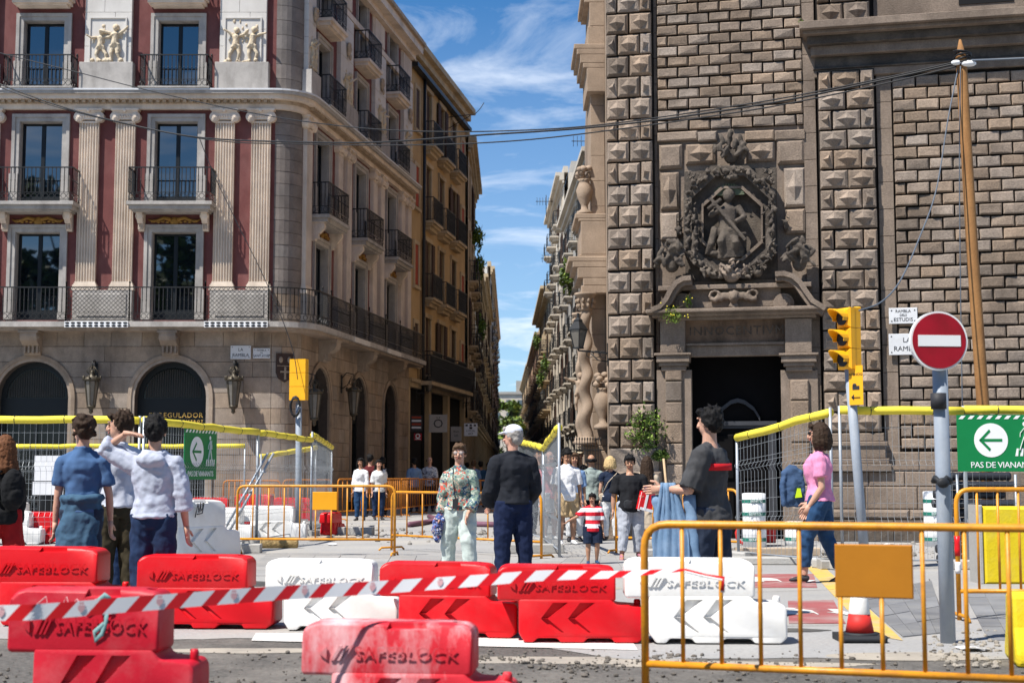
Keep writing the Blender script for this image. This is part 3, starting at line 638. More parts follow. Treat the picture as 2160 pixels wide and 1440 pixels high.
# ---- ground floor ashlar with arches
AR = 1.05; ASP = zf(762) - AR; ARS = .95; ASPS = ASP + .1
def arch_wall(u0, u1, zt, cs, r, sp, front):
    fr = FR if front else SD; b = MB(); n = 12
    ed = [u0] + [(cs[i] + cs[i + 1]) / 2 for i in range(len(cs) - 1)] + [u1]
    for c, a, d in zip(cs, ed[:-1], ed[1:]):
        arc = [(c - r * math.cos(math.pi * i / n), sp + r * math.sin(math.pi * i / n)) for i in range(n + 1)]
        b.add([(a, .02, 0), (c - r, .02, 0), (c - r, .02, sp), (a, .02, sp), (c + r, .02, 0), (d, .02, 0), (d, .02, sp), (c + r, .02, sp)], [(0, 1, 2, 3), (4, 5, 6, 7)])
        for i in range(n):
            p, q = arc[i], arc[i + 1]; xe = a if i < n / 2 else d
            b.add([(xe, .02, p[1]), (p[0], .02, p[1]), (q[0], .02, q[1]), (xe, .02, q[1])], [(0, 1, 2, 3) if i < n / 2 else (3, 2, 1, 0)])
        b.add([(a, .02, sp + r), (d, .02, sp + r), (d, .02, zt), (a, .02, zt)], [(0, 1, 2, 3)])
        full = [(c - r, 0)] + arc + [(c + r, 0)]
        for p, q in zip(full[:-1], full[1:]): b.add([(p[0], .0, p[1]), (q[0], .0, q[1]), (q[0], .5, q[1]), (p[0], .5, p[1])], [(0, 1, 2, 3)])
    put('ground_floor_wall', b.mesh('ground_floor_wall', M['joint']), fr(0))
    # blocks
    rt = r + .2; ch = .47; nrow = int(round(zt / ch)); ch = zt / nrow
    for j in range(nrow):
        z0, z1 = j * ch + .007, (j + 1) * ch - .007
        segs = []; left = u0
        for c in cs + [None]:
            if c is None: segs.append((left, u1, None, lastc)); break
            if z0 > sp + rt: lastc = None; continue
            segs.append((left, c - rt, c, lastc if left != u0 else None)); left = c + rt; lastc = c
        def xl(c, z, s):
            if c is None: return None
            dz = z - sp
            return c + s * (rt if dz < 0 else (math.sqrt(max(0, rt * rt - dz * dz))))
        for (a, d, cr, cl) in segs:
            wdt = d - a; nb_ = max(1, int(round(wdt / .85))); cuts = [a + wdt * (k + (0 if (k in (0, nb_)) else (.5 if j % 2 else 0) * .6 + random.uniform(-.08, .08))) / nb_ for k in range(nb_ + 1)]
            for k in range(nb_):
                x0, x1 = cuts[k] + .006, cuts[k + 1] - .006
                zs = [z0, (z0 + z1) / 2, z1]
                L_ = [(xl(cl, z, 1) if (k == 0 and cl is not None) else x0, z) for z in zs]
                R_ = [(xl(cr, z, -1) if (k == nb_ - 1 and cr is not None) else x1, z) for z in zs]
                poly = L_[:1] + R_ + L_[:0:-1]
                # near the crown the row closes over the arch: trim with the ring
                bb = MB(); bb.prism(poly, -.04 - random.uniform(0, .006), .02); put('stone', bb.mesh('stone', M['ashlar']), fr(0))
    for c in cs:
        # dressed ring round the arch
        nn = 16
        for t0, t1, y in ((r, r + .09, -.07), (r + .09, r + .2, -.10)):
            bb = MB(); pts_o = [(c - t1, .35)] + [(c - t1 * math.cos(math.pi * i / nn), sp + t1 * math.sin(math.pi * i / nn)) for i in range(nn + 1)] + [(c + t1, .35)]
            pts_i = [(c - t0, .35)] + [(c - t0 * math.cos(math.pi * i / nn), sp + t0 * math.sin(math.pi * i / nn)) for i in range(nn + 1)] + [(c + t0, .35)]
            for i in range(len(pts_o) - 1):
                bb.prism([pts_i[i], pts_i[i + 1], pts_o[i + 1], pts_o[i]][::-1], y, .015)
            put('arch_moulding', bb.mesh('arch_moulding', M['ashlar']), fr(0))
        # dark glazed door set back in the arch
        d = MB(); nn = 14
        arc = [(c - (r) * math.cos(math.pi * i / nn), sp + r * math.sin(math.pi * i / nn)) for i in range(nn + 1)]
        ai = [(c - (r - .16) * math.cos(math.pi * i / nn), sp + (r - .16) * math.sin(math.pi * i / nn)) for i in range(nn + 1)]
        for i in range(nn): d.prism([ai[i], ai[i + 1], arc[i + 1], arc[i]][::-1], .30, .38)
        for x0, x1 in ((c - r, c - r + .16), (c + r - .16, c + r)): d.box(x0, x1, .30, .38, 0, sp)
        d.box(c - r + .16, c + r - .16, .30, .38, sp - .62, sp - .02); d.box(c - .05, c + .05, .31, .38, 0, sp - .62); d.box(c - r + .16, c + r - .16, .31, .38, 0, .35)
        dr = put('door', d.mesh('door', M['dark_frame']), fr(0))
        g = MB(); g.prism([(c - r + .1, .2)] + ai + [(c + r - .1, .2)], .34, .36); g.build('pane', M['glass_dark'], dr)
        cu = MB()
        for k in range(26):
            x = c - r + .18 + (2 * r - .36) * k / 25; hh = math.sqrt(max(0, (r - .18) ** 2 - (x - c) ** 2))
            if sp + hh - (sp + .05) > .1: cu.box(x - .025, x + .02, .322, .338, sp + .0, sp + hh - .03)
        stuff(cu.build('curtain', M['curtain'], dr))
    return
lastc = None
arch_wall(-13.2, 0, ZS0 - .02, [FB[2], FB[1], FB[0]], AR, ASP, True)
arch_wall(0, SL, ZS0 - .02, SB, ARS, ASPS, False)
nrow = int(round((ZS0 - .02) / .47))
for j in range(nrow):
    ch = (ZS0 - .02) / nrow
    st = 0 if j % 2 else .5
    for k in range(3):
        a0 = -90 + 80.54 * max(0, (k - st * .6)) / 2.6; a1 = -90 + 80.54 * min(1, (k + 1 - st * .6) / 2.6)
        if a1 - a0 < 4: continue
        arcblock(j * ch + .007, (j + 1) * ch - .007, .2, RC + .04, a0 + .4, a1 - .4, 4).build('stone', M['ashlar'], hotel)
arcblock(0, ZS0, .2, RC - .02).build('corner_core', M['joint'], hotel)
# ---- shared pieces
def door_mesh(w, h):
    b = MB(); t = .075
    b.box(-w / 2, -w / 2 + t, 0, .07, 0, h); b.box(w / 2 - t, w / 2, 0, .07, 0, h); b.box(-w / 2 + t, w / 2 - t, 0, .07, h - t, h)
    b.box(-.055, .055, -.012, .07, .0, h - t); b.box(-w / 2 + t, -.055, 0.004, .066, 0, .32); b.box(.055, w / 2 - t, .004, .066, 0, .32)
    return b.mesh('window', M['dark_frame'])
def pane_mesh(w, h):
    b = MB(); b.box(-w / 2 + .08, -.058, .03, .05, .322, h - .078); b.box(.058, w / 2 - .08, .03, .05, .322, h - .078); return b.mesh('pane', M['glass'])
def surround_mesh(w, h, fw=.20, m='granite'):
    b = MB()
    for t0, t1, y in ((0, fw * .55, -.05), (fw * .55, fw, -.085)):
        b.box(-w / 2 - t1, -w / 2 - t0, y, 0, 0, h + t0); b.box(w / 2 + t0, w / 2 + t1, y, 0, 0, h + t0); b.box(-w / 2 - t1, w / 2 + t1, y, 0, h + t0, h + t1)
    b.box(-w / 2 - .002, -w / 2 + .02, .0, .215, 0, h + .0); b.box(w / 2 - .02, w / 2 + .002, .0, .215, 0, h); b.box(-w / 2 + .02, w / 2 - .02, .0, .215, h - .02, h)
    b.box(-w / 2 - fw - .04, -w / 2 - .0, -.10, 0, 0, .95 if h < 3.2 else .0 + .9); b.box(w / 2 + .0, w / 2 + fw + .04, -.10, 0, 0, .9)
    return b.mesh('surround', M[m])
WIN = {f: (door_mesh(WW[f], h), pane_mesh(WW[f], h), surround_mesh(WW[f], h, .22 if f < 4 else .16)) for f, h in ((1, W1T - ZS1 - .12), (2, W2T - Z2b), (3, W3T - ZT), (4, W4T - Z3b))}
FZ = {1: ZS1 + .12, 2: Z2b, 3: ZT, 4: Z3b}
for fr, bays in ((FR, FB), (SD, SB)):
    for u in bays:
        for f in (1, 2, 3, 4):
            w = put('window', WIN[f][0], fr(u, FZ[f], -.22)); link('pane', WIN[f][1], w)
            put('surround', WIN[f][2], fr(u, FZ[f]))
# pilasters
def pilaster_mesh(w, z0, z1):
    b = MB(); n = 7; fl = []
    for k in range(n):
        x0 = -w / 2 + w * k / n; dx = w / n
        fl += [(x0 + dx * .12, -.13), (x0 + dx * .22, -.085), (x0 + dx * .5, -.065), (x0 + dx * .78, -.085), (x0 + dx * .88, -.13)]
    poly = [(-w / 2, -.13)] + fl + [(w / 2, -.13), (w / 2, 0), (-w / 2, 0)]
    h = z1 - z0
    b.hprism(poly[::-1] if False else poly, .26, h - .42)
    for y, e, a, c in ((-.20, .09, 0, .10), (-.185, .07, .10, .16), (-.16, .045, .16, .21), (-.15, .02, .21, .26)): b.box(-w / 2 - e, w / 2 + e, y, 0, a, c)
    b.box(-w / 2 - .0, w / 2 + .0, -.14, 0, h - .42, h - .36)
    return b.mesh('pilaster', M['cream'], True)
def capital_mesh(w):
    b = MB()
    b.box(-w / 2 - .13, w / 2 + .13, -.26, 0, .30, .36); b.box(-w / 2 - .09, w / 2 + .09, -.22, 0, .25, .30)
    b.box(-w / 2 + .02, w / 2 - .02, -.185, 0, .04, .25)
    for s in (-1, 1):
        cx, cz = s * (w / 2 + .015), .12
        for r, y in ((.155, -.20), (.118, -.222), (.082, -.24), (.045, -.26)):
            poly = [(cx + r * math.cos(2 * math.pi * i / 14), cz + r * math.sin(2 * math.pi * i / 14)) for i in range(14)]
            b.prism(poly, y, -.0 if r > .15 else y + .022)
    for k in range(5): b.ell(((k - 2) * .075, -.19, .14), (.032, .03, .05), 7, 5)
    b.ell((0, -.25, .30), (.06, .03, .06), 8, 5)
    return b.mesh('capital', M['cream'], True)
PW = .565
PIL = pilaster_mesh(PW, ZS1 + .98, ZE0); CAP = capital_mesh(PW)
def ped(u, fr, w=1.75):
    b = MB(); h = .98; b.chbox(-w / 2, w / 2, -.19, 0, 0, h, .012); b.box(-w / 2 - .03, w / 2 + .03, -.21, 0, -.0, .12); put('pedestal', b.mesh('pedestal', M['granite']), fr(u, ZS1))
    b = MB(); b.chbox(-w / 2 + .15, w / 2 - .15, -.215, -.19, .2, h - .1, .02); put('pedestal_panel', b.mesh('pedestal_panel', M['granite']), fr(u, ZS1))
FPIL = [c + d for c in FB for d in (1.46, 2.54)] + [FB[2] - 1.54]
SPIL = [.32, .98 - .45 + .3] if False else []
SP_PAIR = [(SB[i] + SB[i + 1]) / 2 for i in range(2)]
SPIL = [.30] + [c + d for c in SP_PAIR for d in (-.52, .52)] + [SB[2] + 1.5, SB[2] + 2.55]
for u in FPIL: put('pilaster', PIL, FR(u, ZS1 + .98)); put('capital', CAP, FR(u, ZE0 - .36))
for u in SPIL: put('pilaster', PIL, SD(u, ZS1 + .98)); put('capital', CAP, SD(u, ZE0 - .36))
for c in FB: ped(c + 2.0, FR)
for c in SP_PAIR: ped(c, SD)
ped(.3, SD, .62); ped(SB[2] + 2.0, SD, 1.7)
# entablature all round, cornice, dentils
def path_band(z0, z1, n0, n1, m, name):
    # a moulding that runs along the front, round the corner and down the side
    o = [(-13.2, -n1)] + [(x, y) for x, y in arcp(RC + n1)] + [tuple((S0 + US * SL + NS * n1)[:2])]
    i_ = [(-13.2, -n0)] + [(x, y) for x, y in arcp(RC + n0)] + [tuple((S0 + US * SL + NS * n0)[:2])]
    b = MB(); k = len(o)
    vs = [(x, y, z0) for x, y in o] + [(x, y, z1) for x, y in o] + [(x, y, z0) for x, y in i_] + [(x, y, z1) for x, y in i_]
    fs = []
    for j in range(k - 1):
        fs += [(j, j + 1, k + j + 1, k + j), (k + j, k + j + 1, 3 * k + j + 1, 3 * k + j), (2 * k + j, 2 * k + j + 1, j + 1, j)]
    fs += [(0, k, 3 * k, 2 * k), (k - 1, 3 * k - 1, 4 * k - 1, 2 * k - 1)]
    b.add(vs, fs); return b.build(name, M[m], hotel)
path_band(ZE0, ZE1 - .0, 0, .16, 'cream', 'architrave')
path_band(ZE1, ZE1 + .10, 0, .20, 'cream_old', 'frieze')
path_band(ZE1 + .10, ZT - .14, 0, .40, 'cream', 'cornice')
path_band(ZT - .14, ZT - .05, 0, .50, 'granite', 'cornice')
path_band(ZT - .05, ZT - .0, 0, .53, 'marble', 'cornice')
dn = MB()
for k in range(66): dn.box(-13.1 + k * .2, -13.0 + k * .2, -.33, -.2, ZE1 + .012, ZE1 + .098)
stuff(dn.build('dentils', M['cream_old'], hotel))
dn = MB()
for k in range(67): dn.box(.05 + k * .2, .15 + k * .2, -.33, -.2, ZE1 + .012, ZE1 + .098)
stuff(put('dentils', dn.mesh('dentils', M['cream_old']), SD(0)))
# top frieze and cornice with consoles
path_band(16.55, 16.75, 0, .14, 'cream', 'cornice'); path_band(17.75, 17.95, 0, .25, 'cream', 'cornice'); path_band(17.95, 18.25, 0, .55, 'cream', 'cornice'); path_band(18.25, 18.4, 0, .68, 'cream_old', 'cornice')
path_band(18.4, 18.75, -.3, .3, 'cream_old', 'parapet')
cs = MB(); cs.box(-.75, .75, -.05, 0, 16.75, 17.75)
for k in range(8): cs.prism([(-.66 + k * .17, 16.85), (-.56 + k * .17, 16.85), (-.56 + k * .17, 17.65), (-.66 + k * .17, 17.65)], -.12, -.05)
CSM = cs.mesh('frieze_panel', M['cream'])
for c in SP_PAIR + [SB[2] + 2.1]: put('frieze_panel', CSM, SD(c))
for c in FB: put('frieze_panel', CSM, FR(c + 2))
# third-floor light panels with their stone joints, plinth and reliefs
def light_panel(u, fr, w, relief, zt):
    pb = MB(); pb.chbox(-w / 2 - .1, w / 2 + .1, -.30, 0, 0, .86, .012); put('panel_plinth', pb.mesh('panel_plinth', M['granite']), fr(u, ZT))
    z = ZT + .86; k = 0
    while z < zt - .2:
        hh = .52; cuts = [-w / 2, (-.12 if k % 2 else .2), w / 2]
        for a, c in zip(cuts[:-1], cuts[1:]):
            s = MB(); s.chbox(a + .004, c - .004, -.15, 0, z + .004, min(z + hh, zt) - .004, .006); put('panel_stone', s.mesh('panel_stone', M['cream_light']), fr(u))
        z += hh; k += 1
    if relief is not None:
        f = MB(); rw, rh = 1.12, 1.40
        f.box(-rw / 2, rw / 2, -.165, -.15, 0, rh)
        for q in ((-rw / 2, -rw / 2 + .04, 0, rh), (rw / 2 - .04, rw / 2, 0, rh), (-rw / 2 + .04, rw / 2 - .04, rh - .04, rh)): f.box(q[0], q[1], -.2, -.165, q[2], q[3])
        put('relief_panel', f.mesh('relief_panel', M['cream_light']), fr(u, ZT + .86))
        o = link('relief_figures', relief, hotel, fr(u, ZT + .86, .19)[0], fr(u)[1])
defm('cream_light', (0.60, 0.575, 0.54), 0.85, 0.08, 2, 0.12, 60, fine=0.05, stain=(0.36, 0.33, 0.30), stain_amt=0.35, stain_scale=1.2, zstretch=4)
REL = [remeshed(putti(s, 2, 1.22), 'relief_figures', M['cream_old2'] if 'cream_old2' in M else defm('cream_old2', (0.58, 0.49, 0.36), 0.85, 0.2, 6, 0.3, 50, stain=(0.30, 0.21, 0.12), stain_amt=0.6, stain_scale=6), .016, 2, .015, .05) for s in (3, 11)]
RELM = [o.data for o in REL]; [bpy.data.objects.remove(o) for o in REL]
for i, c in enumerate(FB): light_panel(c + 1.96, FR, 1.4, RELM[1 - i % 2], 17.0)
for i, c in enumerate(SP_PAIR): light_panel(c, SD, 1.5, None, 16.5); link('relief_figures', RELM[i], hotel, SD(c, ZT + .86, .17)[0], YS)
light_panel(.33, SD, .75, None, 16.5); light_panel(SB[2] + 2.1, SD, 1.4, None, 16.5)
link('relief_figures', RELM[0], hotel, SD(.36, ZT + .95, .17)[0], YS, (.62, .8, .9)); link('relief_figures', RELM[1], hotel, SD(SB[2] + 2.0, ZT + .9, .17)[0], YS)
mk = MB(); mk.ell((0, 0, 0), (.14, .07, .2)); mk.ell((0, -.02, .22), (.17, .06, .08)); mk.ell((0, -.05, -.2), (.07, .05, .12)); mk.ell((-.12, -.02, .1), (.06, .05, .12)); mk.ell((.12, -.02, .1), (.06, .05, .12))
MKM = mk.mesh('mask_ornament', M['cream_old'])
for c in SP_PAIR + [SB[2] + 2.2, .5]: put('mask_ornament', MKM, SD(c, 15.3, .2))
# ---- ironwork
def railing(pts, h, bars=.12, rings=True, r=.011, closed=False):
    # pts: plan polyline (local), returns bars/rails in one mesh
    b = MB(); pts = [V((p[0], p[1], 0)) for p in pts]
    up = V((0, 0, 1))
    for z, w in ((h, .034), (.05, .022), (.26 if rings else .05, .016)):
        for p, q in zip(pts[:-1], pts[1:]): b.bar(p + up * z, q + up * z, w, w)
    for p, q in zip(pts[:-1], pts[1:]):
        L = (q - p).length; n = max(1, int(round(L / bars)))
        for k in range(n + 1):
            c = p.lerp(q, k / n); b.bar(c + up * (.26 if rings else .05), c + up * h, r * 1.9)
            if k % 1 == 0:
                for zz in (.62,): b.ell(c + up * (h * zz), (r * 1.9, r * 1.9, r * 3), 5, 4)
        if rings:
            n = max(1, int(round(L / .17)))
            d = (q - p).normalized()
            for k in range(n):
                c = p.lerp(q, (k + .5) / n) + up * .155; rr = .075
                for t in range(8):
                    a0, a1 = t * math.pi / 4, (t + 1) * math.pi / 4
                    b.bar(c + d * rr * math.cos(a0) + up * rr * math.sin(a0), c + d * rr * math.cos(a1) + up * rr * math.sin(a1), .014)
    for p in (pts[0], pts[-1]): b.bar(p, p + up * (h + .1), .03); b.ell(p + up * (h + .14), (.03, .03, .045), 6, 5)
    return b
def lattice(w, h):
    b = MB(); z0 = .27; hh = h - z0 - .02; n = int(w / .13)
    for k in range(-8, n + 1):
        for s in (1, -1):
            x0 = k * .13; x1 = x0 + hh; za, zb = z0, z0 + hh
            if x0 < 0: za = z0 - x0; x0 = 0
            if x1 > w: zb = z0 + hh - (x1 - w); x1 = w
            if x0 >= w or zb <= za: continue
            if s > 0: b.bar((x0 - w / 2, 0, za), (x1 - w / 2, 0, zb), .012)
            else: b.bar((w / 2 - x0, 0, za), (w / 2 - x1, 0, zb), .012)
    b.bar((-w / 2, 0, z0), (-w / 2, 0, h), .02); b.bar((w / 2, 0, z0), (w / 2, 0, h), .02)
    return b
# long first-floor balcony slab following the corner
BD = .74
path_band(ZS0 + .04, ZS1, -.0, BD, 'granite', 'balcony_slab'); path_band(ZS0 - .05, ZS0 + .04, -.0, BD - .12, 'ashlar', 'balcony_slab')
fpts = [(-13.2, -BD + .06)] + [(FB[1] + .0 + d, -BD + .06) for d in (-1.1, 1.1)] + [(FB[0] - 1.1, -BD + .06), (FB[0] + 1.1, -BD + .06)]
rails = MB()
def latt_at(u0, u1, fr):
    put('railing_lattice', lattice(u1 - u0, 1.0).mesh('railing_lattice', M['iron']), fr((u0 + u1) / 2, ZS1, BD - .06))['kind'] = 'stuff'
def rail_at(ua, ub, fr):
    o = put('railing', railing([(0, 0), (ub - ua, 0)], 1.0).mesh('railing', M['iron']), fr(ua, ZS1, BD - .06)); o['kind'] = 'stuff'
def toprail(ua, ub, fr):
    o = put('railing', railing([(0, 0), (ub - ua, 0)], 1.0, bars=5).mesh('railing', M['iron']), fr(ua, ZS1, BD - .06)); o['kind'] = 'stuff'
for i, c in enumerate(FB):
    rail_at(c - 1.1, c + 1.1, FR); latt_at(c + 1.1, c + 2.94, FR); toprail(c + 1.1, c + 2.94, FR)
    fzb = MB(); fzb.box(-.92, .92, -.04, 0, 0, .17)
    gfr = put('grille', fzb.mesh('grille', M['sign_white']), FR(c + 2.02, ZS0 + .02, BD + .002))
    gz = MB()
    for k in range(11):
        for zz in (.045, .125): gz.ell((-.84 + k * .168, -.045, zz), (.07, .012, .028), 6, 4)
    stuff(gz.build('grille_hole', M['dark'], gfr))
arc_r = [(x, y) for x, y in arcp(RC + BD - .06, -90, -9.46, 8)]
rr = MB()
o = railing(arc_r, 1.0).build('railing', M['iron'], hotel, (0, 0, ZS1)); stuff(o)
for u0, u1, kind in ((0, .9, 'l'), (.9, 3.0, 'r'), (3.0, 5.3, 'l'), (5.3, 7.5, 'r'), (7.5, 9.6, 'l'), (9.6, 11.8, 'r'), (11.8, 13.4, 'l')):
    if kind == 'r': rail_at(u0, u1, SD)
    else: latt_at(u0, u1, SD); toprail(u0, u1, SD)
for c in (4.2, 8.5): 
    q = MB(); q.box(-.95, .95, -.03, 0, 0, .16); put('grille', q.mesh('grille', M['cream_light']), SD(c, ZS0 + .02, BD + .002))
# brackets: big scrolls at the keystones
def bracket(w, h, d):
    b = MB(); poly = [(0, 0), (-d, 0), (-d, -.10), (-d * .92, -.22), (-d * .62, -.34), (-d * .42, -h * .6), (-d * .40, -h * .85), (-d * .3, -h), (0, -h)]
    vs = [(-w / 2, y, z) for y, z in poly] + [(w / 2, y, z) for y, z in poly]; n = len(poly)
    b.add(vs, [tuple(range(n)), tuple(range(2 * n - 1, n - 1, -1))] + [(i + n, (i + 1) % n + n, (i + 1) % n, i) for i in range(n)])
    for s in (-1, 1):
        for r, x in ((.11, .012), (.07, .03), (.035, .045)):
            xs = s * (w / 2); vs = []; nn = 10
            for e in (0, s * x): vs += [(xs + e, -d * .78 + r * math.cos(2 * math.pi * i / nn), -.13 + r * math.sin(2 * math.pi * i / nn)) for i in range(nn)]
            b.add(vs, [tuple(range(nn, 2 * nn))] + [(i, (i + 1) % nn, nn + (i + 1) % nn, nn + i) for i in range(nn)])
    for k in range(4): b.box(-w / 2 + w * (k + .3) / 4, -w / 2 + w * (k + .7) / 4, -d * .55, -d * .38, -h * .92, -h * .5)
    b.box(-w / 2 - .05, w / 2 + .05, -d - .03, 0, 0, .06)
    return b
BRK = bracket(.48, .62, .62).mesh('bracket', M['ashlar'], True); BRS = bracket(.17, .55, .42).mesh('bracket', M['cream'], True)
for c in FB: put('bracket', BRK, FR(c, ZS0 - .12))
for c in SB: put('bracket', BRK, SD(c, ZS0 - .12))
# balconies on the upper floors
def balcony(fr, u, z, w, d, stone, slab=True):
    if slab:
        b = MB(); b.box(-w / 2, w / 2, -d, 0, -.10, 0); b.box(-w / 2 + .06, w / 2 - .06, -d + .08, 0, -.22, -.10); b.box(-w / 2 + .14, w / 2 - .14, -d + .18, 0, -.27, -.22)
    else:
        b = MB(); b.box(-w / 2, w / 2, -d, -.5, .0, .05)
    o = put('balcony', b.mesh('balcony', M[stone]), fr(u, z))
    e = .05; r = railing([(-w / 2 + e, 0), (-w / 2 + e, -d + e), (w / 2 - e, -d + e), (w / 2 - e, 0)], 1.0)
    stuff(r.build('railing', M['iron'], o))
orn = MB(); orn.ell((0, 0, .06), (.16, .06, .14), 8, 6)
for s in (-1, 1):
    orn.tube([(s * .1, -.02, .1), (s * .3, -.04, .16), (s * .5, -.03, .08), (s * .66, -.03, .06), (s * .78, -.02, .12)], [.07, .055, .05, .045, .02], 7)
    for k in range(4): orn.ell((s * (.2 + .13 * k), -.05, .03 + .02 * (k % 2)), (.06, .035, .035), 6, 4)
ORN = orn.mesh('carved_ornament', M['ochre_gold'])
for fr, bays in ((FR, FB), (SD, SB)):
    for u in bays:
        sd = fr is SD; balcony(fr, u, Z2b, 2.3 if sd else 2.5, .62 if sd else .78, 'granite'); balcony(fr, u, ZT + .01, 1.9 if sd else 2.1, .56, 'granite', False); balcony(fr, u, Z3b, 1.8, .56, 'cream')
        for s in (-1, 1): put('bracket', BRS, fr(u + s * .95, Z2a - .02))
        put('carved_ornament', ORN, fr(u, W1T + .26, .02))
# dark shield with a cross on the rounded corner
aS = math.radians(-62); nS = V((math.cos(aS), math.sin(aS), 0)); pS = V((0, RC, 0)) + nS * (RC + .05)
defm('shield', (0.05, 0.032, 0.028), 0.7, 0.2, 8)
sh = MB(); sh.prism([(-.26, .85), (-.26, .3), (-.2, .12), (0, 0), (.2, .12), (.26, .3), (.26, .85)], -.05, .02)
so = sh.build('shield', M['shield'], hotel, (pS.x, pS.y, zf(806)), aS + math.pi / 2)
cx = MB(); cx.box(-.03, .03, -.075, -.05, .08, .45); cx.box(-.15, .15, -.074, -.051, .28, .33); cx.box(-.25, .25, -.068, -.05, .47, .49)
for k in (-1, 1): cx.ell((k * .13, -.05, .66), (.07, .03, .1), 7, 5)
cx.build('shield_relief', M['ashlar'], so)
# restaurant name in the arched door
defm('gold', (0.85, 0.52, 0.13), 0.5, 0.1, 4)
lettering('EL REGULADOR', .205, M['gold'], hotel, FR(xf(366, 874), zf(875), -.285)[0], spacing=1.12, name='restaurant_lettering')
lettering('RESTAURANT BISTROT', .11, M['gold'], hotel, FR(xf(366, 888), zf(888), -.285)[0], spacing=1.5, name='restaurant_lettering')
# wall lanterns
def lantern(label, pos, rz, s=1.0, arm=.42, group='wall lanterns on the hotel', name='wall_lantern'):
    r = thing(name, label, 'lantern', pos, rz, group)
    b = MB(); y = -arm
    b.box(-.05, .05, -.03, 0, -.05, .55 * s); b.tube([(0, 0, .42), (0, -arm * .4, .62 * s), (0, -arm, .56 * s), (0, -arm, .34 * s)], .018, 6)
    b.tube([(0, -.02, .1), (0, -arm * .5, .22), (0, -arm * .8, .48)], .014, 6)
    b.build('bracket', M['iron'], r)
    t = MB(); t.lathe([(.02, .36), (.09, .30), (.06, .22), (.24, .12), (.27, .06), (.22, .04)], 8, (0, y, -.05)); 
    for k in range(8):
        a = k * math.pi / 4; t.ell((.25 * math.cos(a), y + .25 * math.sin(a), .08), (.03, .03, .07), 5, 4)
        t.tube([(.10 * math.cos(a), y + .10 * math.sin(a), .2), (.17 * math.cos(a), y + .17 * math.sin(a), .28), (.05 * math.cos(a), y + .05 * math.sin(a), .42)], .01, 5)
    t.build('crown', M['brass'], r)
    g = MB(); g.lathe([(.20, -.02), (.115, -.72)], 8, (0, y, 0), smooth=False); g.build('glass_body', M['lamp_glass'], r)
    f = MB()
    for k in range(8):
        a = k * math.pi / 4; f.bar((.205 * math.cos(a), y + .205 * math.sin(a), -.02), (.12 * math.cos(a), y + .12 * math.sin(a), -.72), .022)
    f.lathe([(.13, -.72), (.14, -.76), (.08, -.80), (.05, -.86), (.07, -.90), (.02, -.96)], 8, (0, y, 0)); f.build('cage', M['brass'], r)
    return r
def hworld(fr): p = fr[0]; return V((XC + p.x, HY + p.y, p.z))
lantern('tall glass wall lantern between the two arched doors of the hotel', hworld(FR(xf(204, 800), zf(805), .06)), 0)
lantern('tall glass wall lantern under the two street name plates', hworld(FR(xf(500, 800), zf(805), .06)), 0)
lantern('hotel wall lantern behind the traffic light head at the rounded corner', hworld(SD(-.05, zf(828), .06)), YS)
lantern('hotel wall lantern in the shade beside the second side arch', hworld(SD(4.2, zf(806), .06)), YS)
# street name plates
def plate(label, pos, rz, w, h, lines, name='street_sign', m='marble'):
    r = thing(name, label, 'sign', pos, rz, 'street name plates')
    b = MB(); b.chbox(-w / 2, w / 2, -.025, 0, -h / 2, h / 2, .006); b.build('plate', M[m], r)
    for txt, sz, dz in lines: lettering(txt, sz, M['ink'], r, (0, -.027, dz), depth=.002)
    s = MB()
    for x in (-1, 1):
        for z in (-1, 1): s.ell((x * (w / 2 - .05), -.026, z * (h / 2 - .05)), (.014, .008, .014), 6, 4)
    s.build('bolts', M['iron'], r); return r
p = at(508, 743, HY - .06); plate('white name plate reading LA RAMBLA above the hotel lantern', p, 0, .60, .40, [('LA', .13, .075), ('RAMBLA', .13, -.085)])
p = at(552, 745, HY - .06); plate('small white name plate reading RAMBLA DE SANT JOSEP near the shield', p, 0, .50, .30, [('RAMBLA', .075, .085), ('DE', .06, .01), ('SANT JOSEP', .095, -.075)])
# ================================================================== baroque church
CY = R(-12.5); CU = V((math.cos(CY), math.sin(CY), 0)); CN = V((math.sin(CY), -math.cos(CY), 0))
C0 = at(1283, 500, 28.0); C0.z = 0
church = thing('church', 'brown baroque stone church with diamond-pointed blocks and a carved portal', 'church', C0, CY)
def cl(px, py, n=0.0):
    p = onpl(px, py, C0 + CN * n, CN) - C0; return p.dot(CU), p.z
def cput(name, me, u, z, n=0.0): return link(name, me, church, (u, -n, z), 0)
def cbox(name, x0, y0, x1, y1, n0, n1, m, ch=0.0, parent=church):
    # a stone seen between pixel columns x0..x1 and rows y0..y1 on the face n1
    (ua, za), (ub, zb) = cl(x0, y1, n1), cl(x1, y0, n1)
    b = MB(); w, h = ub - ua, zb - za
    if ch: b.chbox(-w / 2, w / 2, -(n1 - n0), 0, 0, h, ch)
    else: b.box(-w / 2, w / 2, -(n1 - n0), 0, 0, h)
    return link(name, b.mesh(name, M[m]), parent, ((ua + ub) / 2, -n0, za))
def ubox(name, u0, u1, z0, z1, n0, n1, m, ch=0.0):
    b = MB(); w = u1 - u0
    if ch: b.chbox(-w / 2, w / 2, -(n1 - n0), 0, 0, z1 - z0, ch)
    else: b.box(-w / 2, w / 2, -(n1 - n0), 0, 0, z1 - z0)
    return link(name, b.mesh(name, M[m]), church, ((u0 + u1) / 2, -n0, z0))
CUR = cl(2420, 600)[0]
du0, dz1 = cl(1450, 750); du1 = cl(1655, 750)[0]
uc0, zc0 = cl(1690, 60, .0)
b = MB(); wall_holes(b, .02, CUR, 0, 19.5, [(du0, du1, 0.0, dz1)], .75)
b.build('wall', M['church_mortar'], church)
